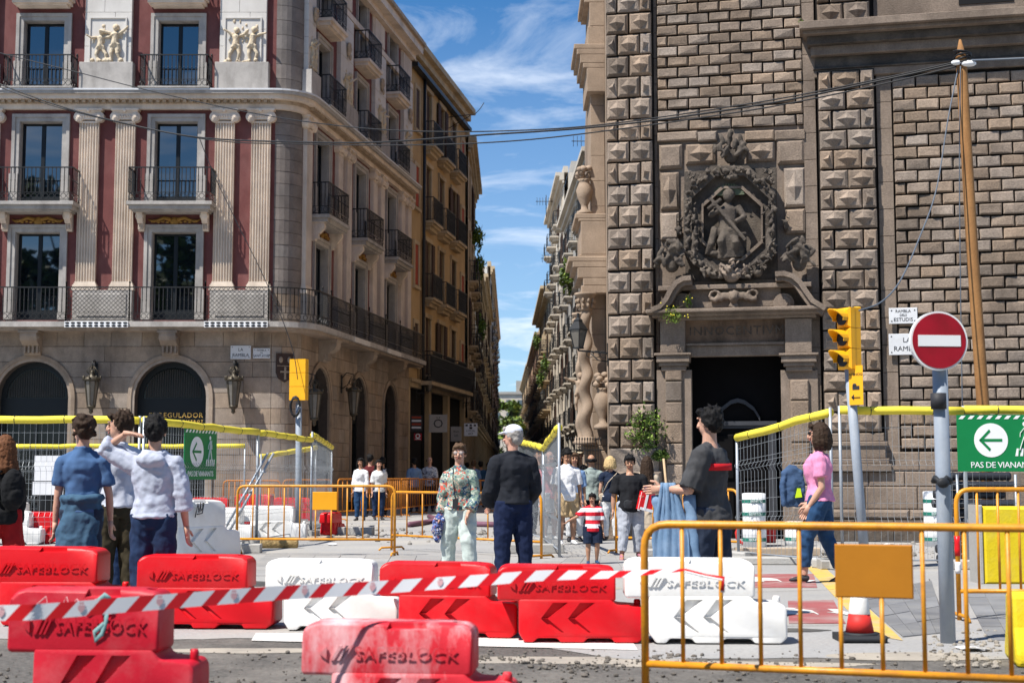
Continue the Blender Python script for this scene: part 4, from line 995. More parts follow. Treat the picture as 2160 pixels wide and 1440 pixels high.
c2l = lambda x, y: ((V((x, y, 0)) - C0).dot(CU), -(V((x, y, 0)) - C0).dot(CN))
b = MB(); fl = [c2l(C0.x + .25, C0.y + .9), c2l(4.2, 75), c2l(24, 75), (CUR, 14), (CUR, .85), (.3, .85)]
b.hprism(fl, 0, 19.0); b.build('core', M['church_mortar'], church)
# ---- stones: bevelled "pillow" blocks and diamond-pointed blocks, shared between alike stones
def pillow(w, h, d, seed):
    r = random.Random(seed); c = min(w, h) * .12; b = MB(); b.chbox(-w / 2, w / 2, -d, 0, -h / 2, h / 2, c)
    b.v = [(x + r.uniform(-.006, .006), y + (r.uniform(-.012, .012) if y < -.01 else 0), z + r.uniform(-.006, .006)) for x, y, z in b.v]
    return b
def diamond(w, h, d, p, kind='f', seed=0):
    r = random.Random(seed); b = pillow(w, h, d, seed)
    if kind == 'f': rh = [(-w * .41, 0), (0, -h * .44), (w * .41, 0), (0, h * .44)]; ap = (r.uniform(-.01, .01), r.uniform(-.01, .01))
    elif kind == 'l': rh = [(-w * .30, h * .36), (-w * .30, -h * .36), (w * .36, 0)]; ap = (-w * .16, 0)
    else: rh = [(w * .30, -h * .36), (w * .30, h * .36), (-w * .36, 0)]; ap = (w * .16, 0)
    k = len(b.v); b.v += [(x, -d + .012, z) for x, z in rh] + [(ap[0], -d - p, ap[1])]
    n = len(rh)
    for i in range(n): b.f.append((k + i, k + (i + 1) % n, k + n)); b.m.append(0); b.s.append(False)
    return b
_dc = {}
def stone_mesh(kind, w, h, d, p=0):
    key = (kind, round(w, 2), round(h, 2)); L_ = _dc.setdefault(key, [])
    if len(L_) < 4:
        s = len(L_) * 13 + len(_dc)
        L_.append((pillow(w, h, d, s) if kind == 'p' else diamond(w, h, d, p, kind, s)).mesh('stone', M['church_stone']))
        return L_[-1]
    return random.choice(L_)
def diamond_col(u0, u1, zt, zb, rows, n, first2=True, leftkind='l'):
    W_ = u1 - u0; ph = (zt - zb) / rows; g = .022
    for j in range(rows):
        zc = zt - (j + .5) * ph; h = ph - g * 1.3
        two = (j % 2 == 0) == first2
        if two: segs = [(0, .5, 'f'), (.5, 1, 'f')]
        else: segs = [(0, .245, 'r'), (.245, .745, 'f'), (.745, 1, 'l')]
        for a, c, k in segs:
            w = W_ * (c - a) - g
            cput('diamond_stone', stone_mesh(k, w, h, .12, .105), u0 + W_ * (a + c) / 2 + random.uniform(-.006, .006), zc + random.uniform(-.005, .005), n).scale = (random.uniform(.97, 1.0), random.uniform(.86, 1.14), random.uniform(.95, 1.0))
uL1 = cl(1380, 500, .12)[0]
zA, zB = cl(1330, 27, .2)[1], cl(1335, 944, .2)[1]; ph = (zA - zB) / 20
ubox('quoin_pier', 0, uL1, zB - .02, 19.6, 0, .12, 'church_mortar')
diamond_col(.01, uL1 - .01, zA + ph * 3, zB, 23, .12, False)
uR0, uR1 = cl(1728, 400, .12)[0], cl(1850, 400, .12)[0]
zA2, zB2 = cl(1780, 148, .2)[1], cl(1790, 912, .2)[1]
ubox('quoin_pier', uR0, uR1, zB2 - .02, zA2 + .02, 0, .12, 'church_mortar')
diamond_col(uR0 + .01, uR1 - .01, zA2, zB2, 18, .12, False)
zU0 = cl(1780, 48, .2)[1]
ubox('quoin_pier', uR0, uR1 - .04, zU0 - .05, 19.6, 0, .12, 'church_mortar')
diamond_col(uR0 + .01, uR1 - .05, zU0 + .42 * 4, zU0, 4, .12, False)
def coursed(u0, u1, zt, zb, rows, bl, name, skip=None, n=0.0):
    ph = (zt - zb) / rows; g = .032
    for j in range(rows):
        zc = zt - (j + .5) * ph; x = u0 - (bl / 2 if j % 2 else 0)
        while x < u1 - .03:
            a, c = max(x, u0), min(x + bl, u1)
            if c - a > .09 and not (skip and skip((a + c) / 2, zc)):
                w = c - a - g; k = round(w / .07) * .07 if w < bl - g - .03 else bl - g
                o = cput(name, stone_mesh('p', max(.08, round(k, 2)), round(ph - g, 3), .10), (a + c) / 2, zc, n); o.scale = (w / max(.08, round(k, 2)), random.uniform(.72, 1.25), random.uniform(.95, 1.0)); o.rotation_euler = (random.uniform(-.03, .03), random.uniform(-.008, .008), random.uniform(-.03, .03))
            x += bl
uM0, uM1 = cl(1387, 200)[0], cl(1694, 200)[0]
zM1 = cl(1550, 272)[1]
coursed(uM0, uM1, zM1 + .215 * 20, zM1, 20, .415, 'facing_stone')
uW0 = cl(1889, 500)[0]; zW1, zW0 = cl(1950, 160)[1], cl(1950, 948)[1]
coursed(uW0, min(CUR, cl(2300, 500)[0]), zW1, zW0, 31, .432, 'wall_stone')
def strip(u0, u1, z0, z1, n, bh=.52):
    z = z0
    while z < z1 - .05:
        ubox('strip_stone', u0, u1, z + .004, min(z1, z + bh) - .004, 0, n + random.uniform(-.004, .004), 'church_plain', .006); z += bh
strip(cl(1698, 400, .08)[0], cl(1724, 400, .08)[0], cl(1700, 905, .08)[1], 19.5, .08)
strip(cl(1853, 400, .05)[0], cl(1885, 400, .05)[0], cl(1860, 960, .05)[1], cl(1870, 140, .05)[1], .05)
strip(cl(1380, 400, .03)[0] + .01, cl(1388, 400, .03)[0], cl(1385, 950, .03)[1], 19.5, .03)
# ---- cornice over the wing, dark upper storey
zc = [cl(1900, y, .3)[1] for y in (148, 132, 128, 112, 104, 84, 66, 58, 42)]
uc = cl(1722, 100, .2)[0]
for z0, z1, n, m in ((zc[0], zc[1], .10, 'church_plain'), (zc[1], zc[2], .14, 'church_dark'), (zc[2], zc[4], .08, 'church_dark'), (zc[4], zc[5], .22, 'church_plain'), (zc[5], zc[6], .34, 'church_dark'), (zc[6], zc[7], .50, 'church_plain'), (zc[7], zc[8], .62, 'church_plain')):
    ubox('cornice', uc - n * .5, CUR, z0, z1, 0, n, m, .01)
ubox('upper_storey', uR1 + .02, CUR, zc[8], 19.6, 0, .02, 'church_plain')
for k in range(3):
    u = cl(2080, 10)[0] + k * 2.4 - .5; ubox('upper_window', u, u + 1.0, zc[8] + .3, zc[8] + 2.6, .02, .04, 'dark'); ubox('window_surround', u - .15, u + 1.15, zc[8] + 2.6, zc[8] + 2.85, .02, .16, 'church_plain')
# ---- plinth and base courses
zb_ = lambda py, n=.2: cl(1950, py, n)[1]
def course(u0, u1, z0, z1, n, bl, m='church_plain', ch=.02, name='base_stone'):
    k = max(1, int(round((u1 - u0) / bl)))
    cuts = [u0 + (u1 - u0) * (i + (0 if i in (0, k) else random.uniform(-.15, .15))) / k for i in range(k + 1)]
    for a, c in zip(cuts[:-1], cuts[1:]): ubox(name, a + .004, c - .004, z0 + .003, z1 - .003, 0, n + random.uniform(-.006, .006), m, ch)
uB0 = cl(1722, 1000, .2)[0]; uE = min(CUR, cl(2330, 1000)[0])
course(uW0 - .3, uE, zb_(992), zb_(952), .10, .55, 'church_plain')
course(uB0, uE, zb_(1026), zb_(994), .24, .8, 'church_plain'); course(uB0, uE, zb_(1074), zb_(1026), .25, .8, 'church_plain'); course(uB0, uE, zb_(1096), zb_(1074), .34, .8, 'church_plain', .05); course(uB0, uE, 0, zb_(1096), .36, .7, 'church_dark')
for (ya, yb, n) in ((912, 930, .22), (930, 940, .28), (940, 966, .24), (966, 978, .30), (978, 994, .34)): ubox('pier_base', uR0 - (n - .2), uR1 + (n - .2), zb_(yb, .3), zb_(ya, .3), 0, n, 'church_plain', .015)
cbox('pier_plinth', 1287, 945, 1388, 998, 0, .30, 'church_stone', .03)
ubox('pier_base', -.12, uL1 + .12, cl(1330, 1016, .4)[1], cl(1330, 994, .4)[1], 0, .42, 'church_plain', .04)
ubox('pier_base', -.10, uL1 + .10, 0, cl(1330, 1016, .4)[1], 0, .40, 'church_plain', .02)
# ---- portal
def jamb(xa, xb):
    u0, u1 = cl(xa, 900, .2)[0], cl(xb, 900, .2)[0]; z1 = cl(xa, 780, .2)[1]
    ubox('jamb', u0 - .12, u1 + .12, 0, z1, 0, .14, 'church_plain', .01)
    z = .25; k = 0
    while z < z1 - .2:
        h = .40; ubox('jamb_stone', u0 + (.06), u1 - .06, z + .012, min(z + h, z1) - .012, .14, .22, 'church_stone', .02); z += h; k += 1
    for ya, yb, e in ((782, 772, .02), (772, 764, .06), (764, 750, .10), (750, 745, .14)): ubox('jamb_capital', u0 - e, u1 + e, cl(xa, ya, .25)[1], cl(xa, yb, .25)[1], 0, .2 + e, 'church_plain', .01)
    ubox('entablature_block', u0 - .02, u1 + .02, cl(xa, 745, .25)[1], cl(xa, 672, .25)[1], 0, .30, 'church_plain', .012)
jamb(1398, 1446); jamb(1662, 1714)
uo0, uo1 = cl(1446, 700, .2)[0], cl(1662, 700, .2)[0]; ue0, ue1 = cl(1388, 660, .3)[0], cl(1722, 660, .3)[0]
zz = lambda y, n=.25: cl(1550, y, n)[1]
ubox('door_lintel', uo0, uo1, zz(750), zz(727), 0, .17, 'church_plain', .012); ubox('door_lintel', uo0, uo1, zz(727), zz(722), 0, .22, 'church_plain')
ubox('inscribed_frieze', uo0, uo1, zz(722), zz(672), 0, .15, 'church_stain')if 'church_stain' in M else None
defm('church_stain', (0.19, 0.125, 0.085), 0.9, 0.3, 2.5, 0.5, 34, stain=(0.012, 0.010, 0.009), stain_amt=0.95, stain_scale=1.1, zstretch=2.2)
ubox('inscribed_frieze', uo0, uo1, zz(722), zz(672), 0, .15, 'church_stain')
lettering('INNOCENTIVM', .24, M['church_dark'], church, ((uo0 + uo1) / 2, -.155, zz(697)), depth=.006, name='inscription', spacing=1.15)
for ya, yb, n, e in ((672, 664, .36, .0), (664, 656, .48, .1), (656, 648, .60, .2)): ubox('portal_cornice', ue0 - e, ue1 + e, zz(ya, n), zz(yb, n), 0, n, 'church_plain', .015)
ubox('attic_block', cl(1455, 640, .2)[0], cl(1648, 640, .2)[0], zz(648), zz(606), 0, .22, 'church_plain', .015)
ubox('attic_ledge', cl(1390, 604, .2)[0], cl(1712, 604, .2)[0], zz(610), zz(600), 0, .34, 'church_plain', .012)
def scroll(pts, th=.17):
    P = [cl(x, y, .3) for x, y in pts]; n = len(P); b = MB(); up = []; dn = []
    for i in range(n):
        a, c = P[max(i - 1, 0)], P[min(i + 1, n - 1)]; dx, dz = c[0] - a[0], c[1] - a[1]; L = math.hypot(dx, dz) or 1
        nx, nz = -dz / L, dx / L
        up.append((P[i][0] + nx * 0, P[i][1] + nz * 0)); dn.append((P[i][0] - nx * th, P[i][1] - nz * th))
    for off, fr_, y0 in ((0, 1.0, -.55), (0, .55, -.62)):
        for i in range(n - 1):
            q = [up[i], up[i + 1], tuple(up[i + 1][k] + (dn[i + 1][k] - up[i + 1][k]) * fr_ for k in (0, 1)), tuple(up[i][k] + (dn[i][k] - up[i][k]) * fr_ for k in (0, 1))]
            b.prism(q, y0, -.02)
    return b.build('scroll_pediment', M['church_plain'], church, fix=True)
scroll([(1376, 652), (1392, 646), (1404, 632), (1414, 612), (1426, 596), (1442, 587), (1460, 585)])
scroll([(1636, 577), (1656, 576), (1676, 582), (1692, 596), (1704, 614), (1718, 634), (1744, 650)])
for x, y in ((1653, 640), (1440, 640)):
    u, z = cl(x, y, .3); b = MB()
    for r, n in ((.20, .30), (.14, .34), (.075, .38)): b.prism([(u + r * math.cos(i * math.pi / 8), z + r * math.sin(i * math.pi / 8)) for i in range(16)], -n, -.1)
    b.build('volute', M['church_plain'], church, fix=True)
# door leaves deep in the opening
dd = MB(); w = du1 - du0; dd.box(-w / 2, w / 2, .5, .6, 0, dz1)
defm('door_dark', (0.005, 0.0045, 0.005), 0.7, 0.2, 4, spec=0.1); defm('door_trim', (0.045, 0.047, 0.055), 0.5, 0.2, 4)  # near-black leaves: shade of a deeper recess is put into their colour
dr = link('door', dd.mesh('door', M['door_dark']), church, ((du0 + du1) / 2, 0, 0))
t = MB(); zd = zz(888, -.4)
hw_ = w * .37
t.box(-hw_, hw_, .44, .5, zd - .14, zd - .08); t.box(-hw_ - .06, hw_ + .06, .40, .5, zd - .08, zd - .0)
arc = [(-hw_ * .62, zd), (-hw_ * .45, zd + .20), (-hw_ * .2, zd + .33), (0, zd + .37), (hw_ * .2, zd + .33), (hw_ * .45, zd + .20), (hw_ * .62, zd)]
for p, q in zip(arc[:-1], arc[1:]): t.prism([p, q, (q[0], q[1] + .08), (p[0], p[1] + .08)], .40, .5)
t.box(-hw_ - .02, -hw_ + .10, .42, .5, 0, zd - .14); t.box(hw_ - .10, hw_ + .02, .42, .5, 0, zd - .14)
t.build('door_surround', M['door_trim'], dr)
t = MB()
for x in (-.30, .30): t.chbox(x - .22, x + .22, .46, .5, .3, 1.0, .03); t.chbox(x - .22, x + .22, .46, .5, 1.15, zd - .25, .03)
t.build('door_panel', M['door_dark'], dr)
# ---- carved medallion over the portal
def octo(x0, x1, y0, y1, cx, cy, n): 
    return [cl(x, y, n) for x, y in ((x0 + cx, y0), (x1 - cx, y0), (x1, y0 + cy), (x1, y1 - cy), (x1 - cx, y1), (x0 + cx, y1), (x0, y1 - cy), (x0, y0 + cy))][::-1]
def ring(A, B, y0, y1, name, m):
    b = MB(); n = len(A)
    for i in range(n): b.prism([A[i], A[(i + 1) % n], B[(i + 1) % n], B[i]], y0, y1)
    return b.build(name, M[m], church, fix=True)
A = octo(1443, 1637, 352, 588, 58, 52, .2); B = octo(1460, 1622, 372, 568, 52, 48, .2); Cc = octo(1484, 1605, 398, 545, 42, 38, .2)
ubox('medallion_ground', cl(1445, 500)[0], cl(1640, 500)[0], zz(588), zz(352), 0, .03, 'church_dark')
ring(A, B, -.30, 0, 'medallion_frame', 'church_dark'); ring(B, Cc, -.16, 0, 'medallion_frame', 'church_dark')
ring(octo(1480, 1609, 393, 550, 42, 38, .2), Cc, -.22, -.02, 'medallion_frame', 'church_plain')
def leafy(w, h, seed, n=46, mode='plume'):
    r = random.Random(seed); b = MB(); b.ell((0, -.06, h * .32), (w * .24, .12, h * .26), 9, 6)
    for k in range(n):
        if mode == 'plume': a = r.uniform(-.2, math.pi + .2); rad = r.uniform(.15, .48); x, z = w * rad * math.cos(a), h * (.34 + rad * 1.25 * math.sin(a))
        elif mode == 'swag': t = k / n; x = r.gauss(0, w * .16); z = h * t
        else: a = r.uniform(0, 6.28); rad = r.uniform(.1, .48); x, z = w * rad * math.cos(a), h * (.5 + rad * math.sin(a))
        s = r.uniform(.05, .10) * min(w, h) * 1.5; Mx = Matrix.Rotation(r.uniform(-1.2, 1.2), 3, 'Y') @ Matrix.Rotation(r.uniform(-.6, .6), 3, 'Z')
        b.ell((x, -.10 - r.uniform(0, .16), z), (s * .55, s * .6, s * 1.35), 6, 5, Mx)
    return b
def carve(px0, py0, px1, py1, seed, mode, n=46, m='church_dark', out=.12, name='carved_foliage'):
    (u0, z0), (u1, z1) = cl(px0, py1, .2), cl(px1, py0, .2)
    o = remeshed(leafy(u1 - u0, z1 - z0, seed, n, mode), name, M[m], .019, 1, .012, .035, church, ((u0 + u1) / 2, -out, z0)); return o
carve(1506, 278, 1578, 352, 1, 'plume', 40, name='carved_urn'); carve(1384, 506, 1452, 582, 2, 'plume', 44, out=.2, name='carved_urn'); carve(1652, 500, 1720, 580, 3, 'plume', 44, out=.2, name='carved_urn')
carve(1447, 430, 1482, 560, 4, 'swag', 46, out=.18); carve(1605, 420, 1642, 555, 5, 'swag', 46, out=.18); carve(1448, 362, 1485, 402, 6, 'blob', 22, out=.15); carve(1605, 352, 1642, 396, 7, 'blob', 22, out=.15)
carve(1505, 358, 1580, 385, 8, 'blob', 26, out=.18); carve(1508, 548, 1580, 602, 9, 'plume', 34, out=.24, m='church_plain'); carve(1470, 552, 1512, 588, 10, 'blob', 20, out=.18); carve(1578, 552, 1620, 588, 12, 'blob', 20, out=.18)
carve(1418, 455, 1446, 500, 13, 'blob', 18, out=.08); carve(1645, 440, 1668, 490, 14, 'blob', 16, out=.08)
gl = MB(); GA_ = octo(1451, 1630, 361, 579, 55, 50, .2)
for i in range(8):
    p, q = GA_[i], GA_[(i + 1) % 8]; L_ = math.hypot(q[0] - p[0], q[1] - p[1])
    for k in range(int(L_ / .045)):
        t = (k + .5) / int(L_ / .045); s = random.uniform(.032, .06)
        gl.ell((p[0] + (q[0] - p[0]) * t + random.gauss(0, .03), -.29 - random.uniform(0, .07), p[1] + (q[1] - p[1]) * t + random.gauss(0, .03)), (s * .7, s * .8, s * 1.2), 6, 5, Matrix.Rotation(random.uniform(-1.5, 1.5), 3, 'Y'))
remeshed(gl, 'carved_garland', M['church_dark'], .018, 0, .008, .03, church)
# cherub head with wings on the attic
u, z = cl(1548, 630, .25); b = MB(); b.ell((0, -.12, .02), (.10, .10, .12), 9, 7); b.ell((0, -.20, .0), (.03, .04, .04), 6, 4); b.ell((0, -.08, .09), (.12, .09, .08), 8, 5)
for s in (-1, 1):
    for k in range(6): b.ell((s * (.13 + .055 * k), -.06, .05 - .018 * k + .03 * (k % 2)), (.06, .06, .085 - .006 * k), 6, 5)
    b.tube([(s * .36 + .1 * math.cos(i * .8), -.08, .06 + .1 * math.sin(i * .8)) for i in range(7)], .035, 6)
b.tube([(-.08, -.08, -.12), (0, -.1, -.18), (.08, -.08, -.12)], .05, 6)
remeshed(b, 'cherub_head', M['church_plain'], .022, 1, .012, .05, church, (u, -.22, z))
# relief of a robed figure carrying a cross
u, z = cl(1540, 545, .1); b = MB(); s = (cl(1540, 402, .1)[1] - z)
b.loft([V((.02, -.04, .0)) * 1, V((.0, -.06, .25)) * s, V((-.02, -.08, .5)) * s, V((-.03, -.08, .7)) * s, V((-.02, -.06, .80)) * s], [(.22 * s, .12 * s), (.16 * s, .12 * s), (.13 * s, .10 * s), (.15 * s, .10 * s), (.05 * s, .05 * s)], (1, 0, 0), 10)
b.ell((-.01 * s, -.10 * s, .90 * s), (.075 * s, .085 * s, .10 * s), 9, 7); b.ell((.0, -.06 * s, .93 * s), (.10 * s, .09 * s, .09 * s), 8, 6)
for pts in ([(-.14, -.06, .74), (-.26, -.12, .62), (-.12, -.2, .68)], [(.12, -.06, .74), (.22, -.12, .58), (.10, -.22, .50)]): b.tube([V(p) * s for p in pts], [.06 * s, .05 * s, .035 * s], 7)
for pts in ([(-.05, -.08, .42), (-.12, -.18, .22), (-.10, -.10, .0)], [(.06, -.08, .40), (.10, -.2, .2), (.08, -.08, .0)], [(-.20, -.04, .45), (-.26, -.1, .2), (-.34, -.06, .05)], [(.02, -.14, .42), (.14, -.16, .30), (.24, -.1, .34)]): b.tube([V(p) * s for p in pts], [.065 * s, .06 * s, .03 * s], 7)
b.bar(V((-.26, -.20, .86)) * s, V((.24, -.22, .22)) * s, .05 * s); b.bar(V((-.30, -.20, .70)) * s, V((-.10, -.21, .84)) * s, .05 * s)
for k in range(8): b.ell(V((random.uniform(-.24, .24), -.04, random.uniform(0, .1))) * s, (.09 * s, .09 * s, .06 * s), 7, 5)
remeshed(b, 'relief_figure', M['church_dark'], .018, 1, .012, .04, church, (u, -.10, z))
hb = MB()
for k in range(17):
    a = math.pi * (k / 16); hb.bar((0, 0, 0), (.30 * math.cos(a), -.03, .30 * math.sin(a) * .7), .03)
hb.build('halo_rays', defm('halo_green', (0.10, 0.12, 0.075), .8, .2, 5), church, (u, -.16, z + s * .93))
# boss stones round the medallion
def boss(x0, y0, x1, y1, kind):
    (u0, z0), (u1, z1) = cl(x0, y1, .12), cl(x1, y0, .12); w, h = u1 - u0, z1 - z0
    b = diamond(w, h, .11, .10, 'f', int(x0)) if kind else pillow(w, h, .13, int(x0))
    cput('boss_stone', b.mesh('boss_stone', M['church_stone']), (u0 + u1) / 2, (z0 + z1) / 2)
for q in ((1390, 303, 1438, 356, 0), (1446, 301, 1508, 346, 1), (1574, 297, 1634, 341, 1), (1640, 293, 1697, 346, 0), (1393, 362, 1431, 441, 1), (1655, 352, 1698, 436, 1), (1393, 448, 1431, 505, 0), (1658, 440, 1698, 492, 0), (1387, 276, 1470, 298, 0), (1472, 276, 1512, 298, 0), (1572, 274, 1632, 297, 0), (1634, 272, 1697, 296, 0)): boss(*q)
ubox('portal_ground', uM0, uM1, dz1, zM1, 0, .02, 'church_plain')
# ---- street flank with twisted columns (built square to the world axes, hung on the root)
def wput(name, b, m): return link(name, b.mesh(name, M[m], True) if isinstance(b, MB) else b, church, (0, 0, 0), -CY)
def wx(px, y): return (px - 1080) / F * y * 1.0 - C0.x
def wz(py, y): return at(1240, py, y).z
Yp = 30.0 - C0.y
b = MB(); b.hprism([(.0, .05), (.02, .05), (4.0 - C0.x + .2, 75 - C0.y), (3.9 - C0.x, 75 - C0.y)], 0, 19.0); wput('side_wall', b, 'church_warm')
def wbox(name, x0, x1, z0, z1, m='church_warm', y0=Yp, y1=Yp + 1.4, ch=0.0):
    b = MB()
    if ch: b.chbox(x0, x1, y0, y1, z0, z1, ch)
    else: b.box(x0, x1, y0, y1, z0, z1)
    return wput(name, b, m)
X = lambda px: wx(px, 30.0); Z = lambda py: wz(py, 30.0); XR = X(1279)
z = Z(925)
while z < Z(20):
    wbox('pier_stone', X(1249), XR, z + .004, min(z + .55, Z(20)), ch=.008); z += .55
for ya, yb, xl in ((1140, 990, 1232), (990, 978, 1224), (978, 950, 1232), (950, 940, 1228), (940, 925, 1224)): wbox('column_pedestal', X(xl), XR + .01, Z(ya), Z(yb), y0=Yp - .35, ch=.02)
for ya, yb, xl in ((622, 606, 1226), (606, 590, 1230), (590, 568, 1218), (568, 556, 1208), (556, 545, 1199)): wbox('side_entablature', X(xl), XR + .005, Z(ya), Z(yb), y0=Yp - .3, ch=.015)
for ya, yb, xl in ((545, 540, 1222), (540, 470, 1226), (470, 464, 1221), (464, 454, 1214)): wbox('side_attic', X(xl), XR + .005, Z(ya), Z(yb), y0=Yp - .2, ch=.012)
for ya, yb, xl in ((200, 150, 1240), (150, 140, 1232), (140, 122, 1226), (122, 110, 1219), (110, 100, 1213)): wbox('side_cornice', X(xl), XR + .005, Z(ya), Z(yb), y0=Yp - .25, ch=.012)
for ya, yb, xl in ((100, 60, 1243), (60, 10, 1247), (10, 4, 1236), (4, -12, 1229)): wbox('side_crown', X(xl), XR + .005, Z(ya), Z(yb), y0=Yp - .15, ch=.012)
# twisted column
def twisted(px, y, zb, zt, r):
    b = MB(); n = 16; k = 60; x = wx(px, y); pts = []; H = zt - zb
    vs = []; fs = []
    for i in range(k + 1):
        t = i / k; ph = t * 2 * math.pi * 4; off = r * .22
        cx, cy = x + off * math.cos(ph), (y - C0.y) + off * math.sin(ph); rr = r * (1 - .12 * t) * .86
        for j in range(n): a = 2 * math.pi * j / n; vs.append((cx + rr * math.cos(a), cy + rr * math.sin(a), zb + H * t))
    for i in range(k):
        for j in range(n): fs.append((i * n + j, i * n + (j + 1) % n, (i + 1) * n + (j + 1) % n, (i + 1) * n + j))
    b.add(vs, fs, True)
    b.lathe([(r * 1.5, zb - .16), (r * 1.5, zb - .10), (r * 1.25, zb - .08), (r * 1.3, zb - .03), (r * 1.0, zb)], 16, (x, y - C0.y, 0))
    o = wput('twisted_column', b, 'church_warm'); c = MB(); c.lathe([(r * .9, zt), (r * 1.05, zt + .02), (r * .95, zt + .05), (r * 1.35, zt + .30), (r * 1.6, zt + .32), (r * 1.6, zt + .37)], 12, (x, y - C0.y, 0))
    for k_ in range(10):
        a = k_ * .628
        for zz_, e in ((.10, 1.15), (.2, 1.3)): c.ell((x + r * e * math.cos(a), y - C0.y + r * e * math.sin(a), zt + zz_), (.035, .035, .055), 6, 4)
    wput('column_capital', c, 'church_warm')
twisted(1236, 29.6, Z(922), Z(660), .145); twisted(1226, 32.6, Z(915), Z(668), .13)
def statue(px, py0, py1, y, seed):
    h = at(px, py1, y).z - at(px, py0, y).z; b = putti(seed, 1, h); p = at(px, py0, y)
    o = remeshed(b, 'statue', M['church_warm'], .022, 1, .02, .06, church); o.data.transform(Matrix.Translation((p.x - C0.x, p.y - C0.y, p.z))); o.rotation_euler = (0, 0, -CY)
statue(1219, 868, 768, 31.2, 21)
def urn(px, py0, py1, y, m='church_warm'):
    h = at(px, py1, y).z - at(px, py0, y).z; p = at(px, py0, y); b = MB()
    b.lathe([(.16 * h, 0), (.16 * h, .06 * h), (.07 * h, .12 * h), (.07 * h, .2 * h), (.14 * h, .34 * h), (.17 * h, .5 * h), (.12 * h, .62 * h), (.10 * h, .68 * h), (.14 * h, .72 * h)], 12)
    r = random.Random(px)
    for k in range(16): b.ell((r.uniform(-.12, .12) * h, r.uniform(-.12, .12) * h, (.76 + r.uniform(0, .2)) * h), (.07 * h, .07 * h, .06 * h), 6, 5)
    b.v = [(x + p.x - C0.x, y_ + p.y - C0.y, z_ + p.z) for x, y_, z_ in b.v]; wput('stone_urn', b, m)
urn(1233, 454, 350, 30.0); urn(1272, 905, 785, 29.5)
c = MB()
for k in range(26): c.ell((X(1258) + random.uniform(-.14, .14), Yp - .03, Z(195) + random.uniform(0, .42)), (.05, .06, .075), 6, 4)
remeshed(c, 'pilaster_capital', M['church_warm'], .022, 1, .012, .04, church).rotation_euler = (0, 0, -CY)
# iron spikes in front of the flank base
c = MB()
for k in range(14):
    x = X(1215) - .25 + k * .055; c.bar((x, Yp - .9, .9), (x, Yp - .9, 1.95), .014); c.ell((x, Yp - .9, 1.97), (.016, .016, .04), 5, 4)
c.bar((X(1215) - .3, Yp - .9, 1.75), (X(1215) + .5, Yp - .9, 1.75), .02); stuff(wput('iron_grille', c, 'iron'))
# lantern on its bracket, name plates
p = at(1284, 745, 27.9)
def street_lantern(label, pos, rz, arm, group='old street lanterns', s=1.0):
    r = thing('street_lantern', label, 'lantern', pos, rz, group); b = MB()
    b.bar((0, 0, 0), (0, -arm, .05), .03); b.tube([(0, -.02, -.16), (0, -arm * .35, -.14), (0, -arm * .6, 0)], .012, 6)
    for k in range(3): b.tube([(0, -arm * (.18 + .22 * k) + .07 * math.cos(i * .9), -.02 + .07 * math.sin(i * .9)) for i in range(7)], .009, 5)
    b.bar((0, -arm, .05), (0, -arm, .12 * s), .03); b.box(-.03, .03, -.03, .0, -.25, .2); b.build('bracket', M['iron'], r)
    g = MB(); g.lathe([(.10 * s, .12 * s), (.19 * s, .52 * s)], 4, (0, -arm, 0), False); g.build('glass_body', M['lamp_glass'], r)
    f = MB(); f.lathe([(.13 * s, .10 * s), (.13 * s, .13 * s)], 4, (0, -arm, 0), False); f.lathe([(.22 * s, .52 * s), (.22 * s, .55 * s), (.10 * s, .72 * s), (.10 * s, .76 * s), (.03 * s, .82 * s), (.03 * s, .92 * s)], 4, (0, -arm, 0), False)
    for k in range(4):
        a = k * math.pi / 2; f.bar((.102 * s * math.cos(a), -arm + .102 * s * math.sin(a), .12 * s), (.192 * s * math.cos(a), -arm + .192 * s * math.sin(a), .52 * s), .02)
    f.build('lamp_head', M['iron'], r); return r
street_lantern('black iron street lantern on a scrolled bracket at the church corner', p, R(-86), .60, s=.86)
p = onpl(1905, 666, C0 + CN * .12, CN); plate('white name plate reading RAMBLA DELS ESTUDIS on the church', p, CY, .52, .30, [('RAMBLA', .075, .085), ('DELS', .06, .01), ('ESTUDIS', .095, -.075)])
p = onpl(1913, 726, C0 + CN * .12, CN); plate('white name plate reading LA RAMBLA partly behind the no-entry disc', p, CY, .66, .40, [('LA', .13, .075), ('RAMBLA', .13, -.085)])
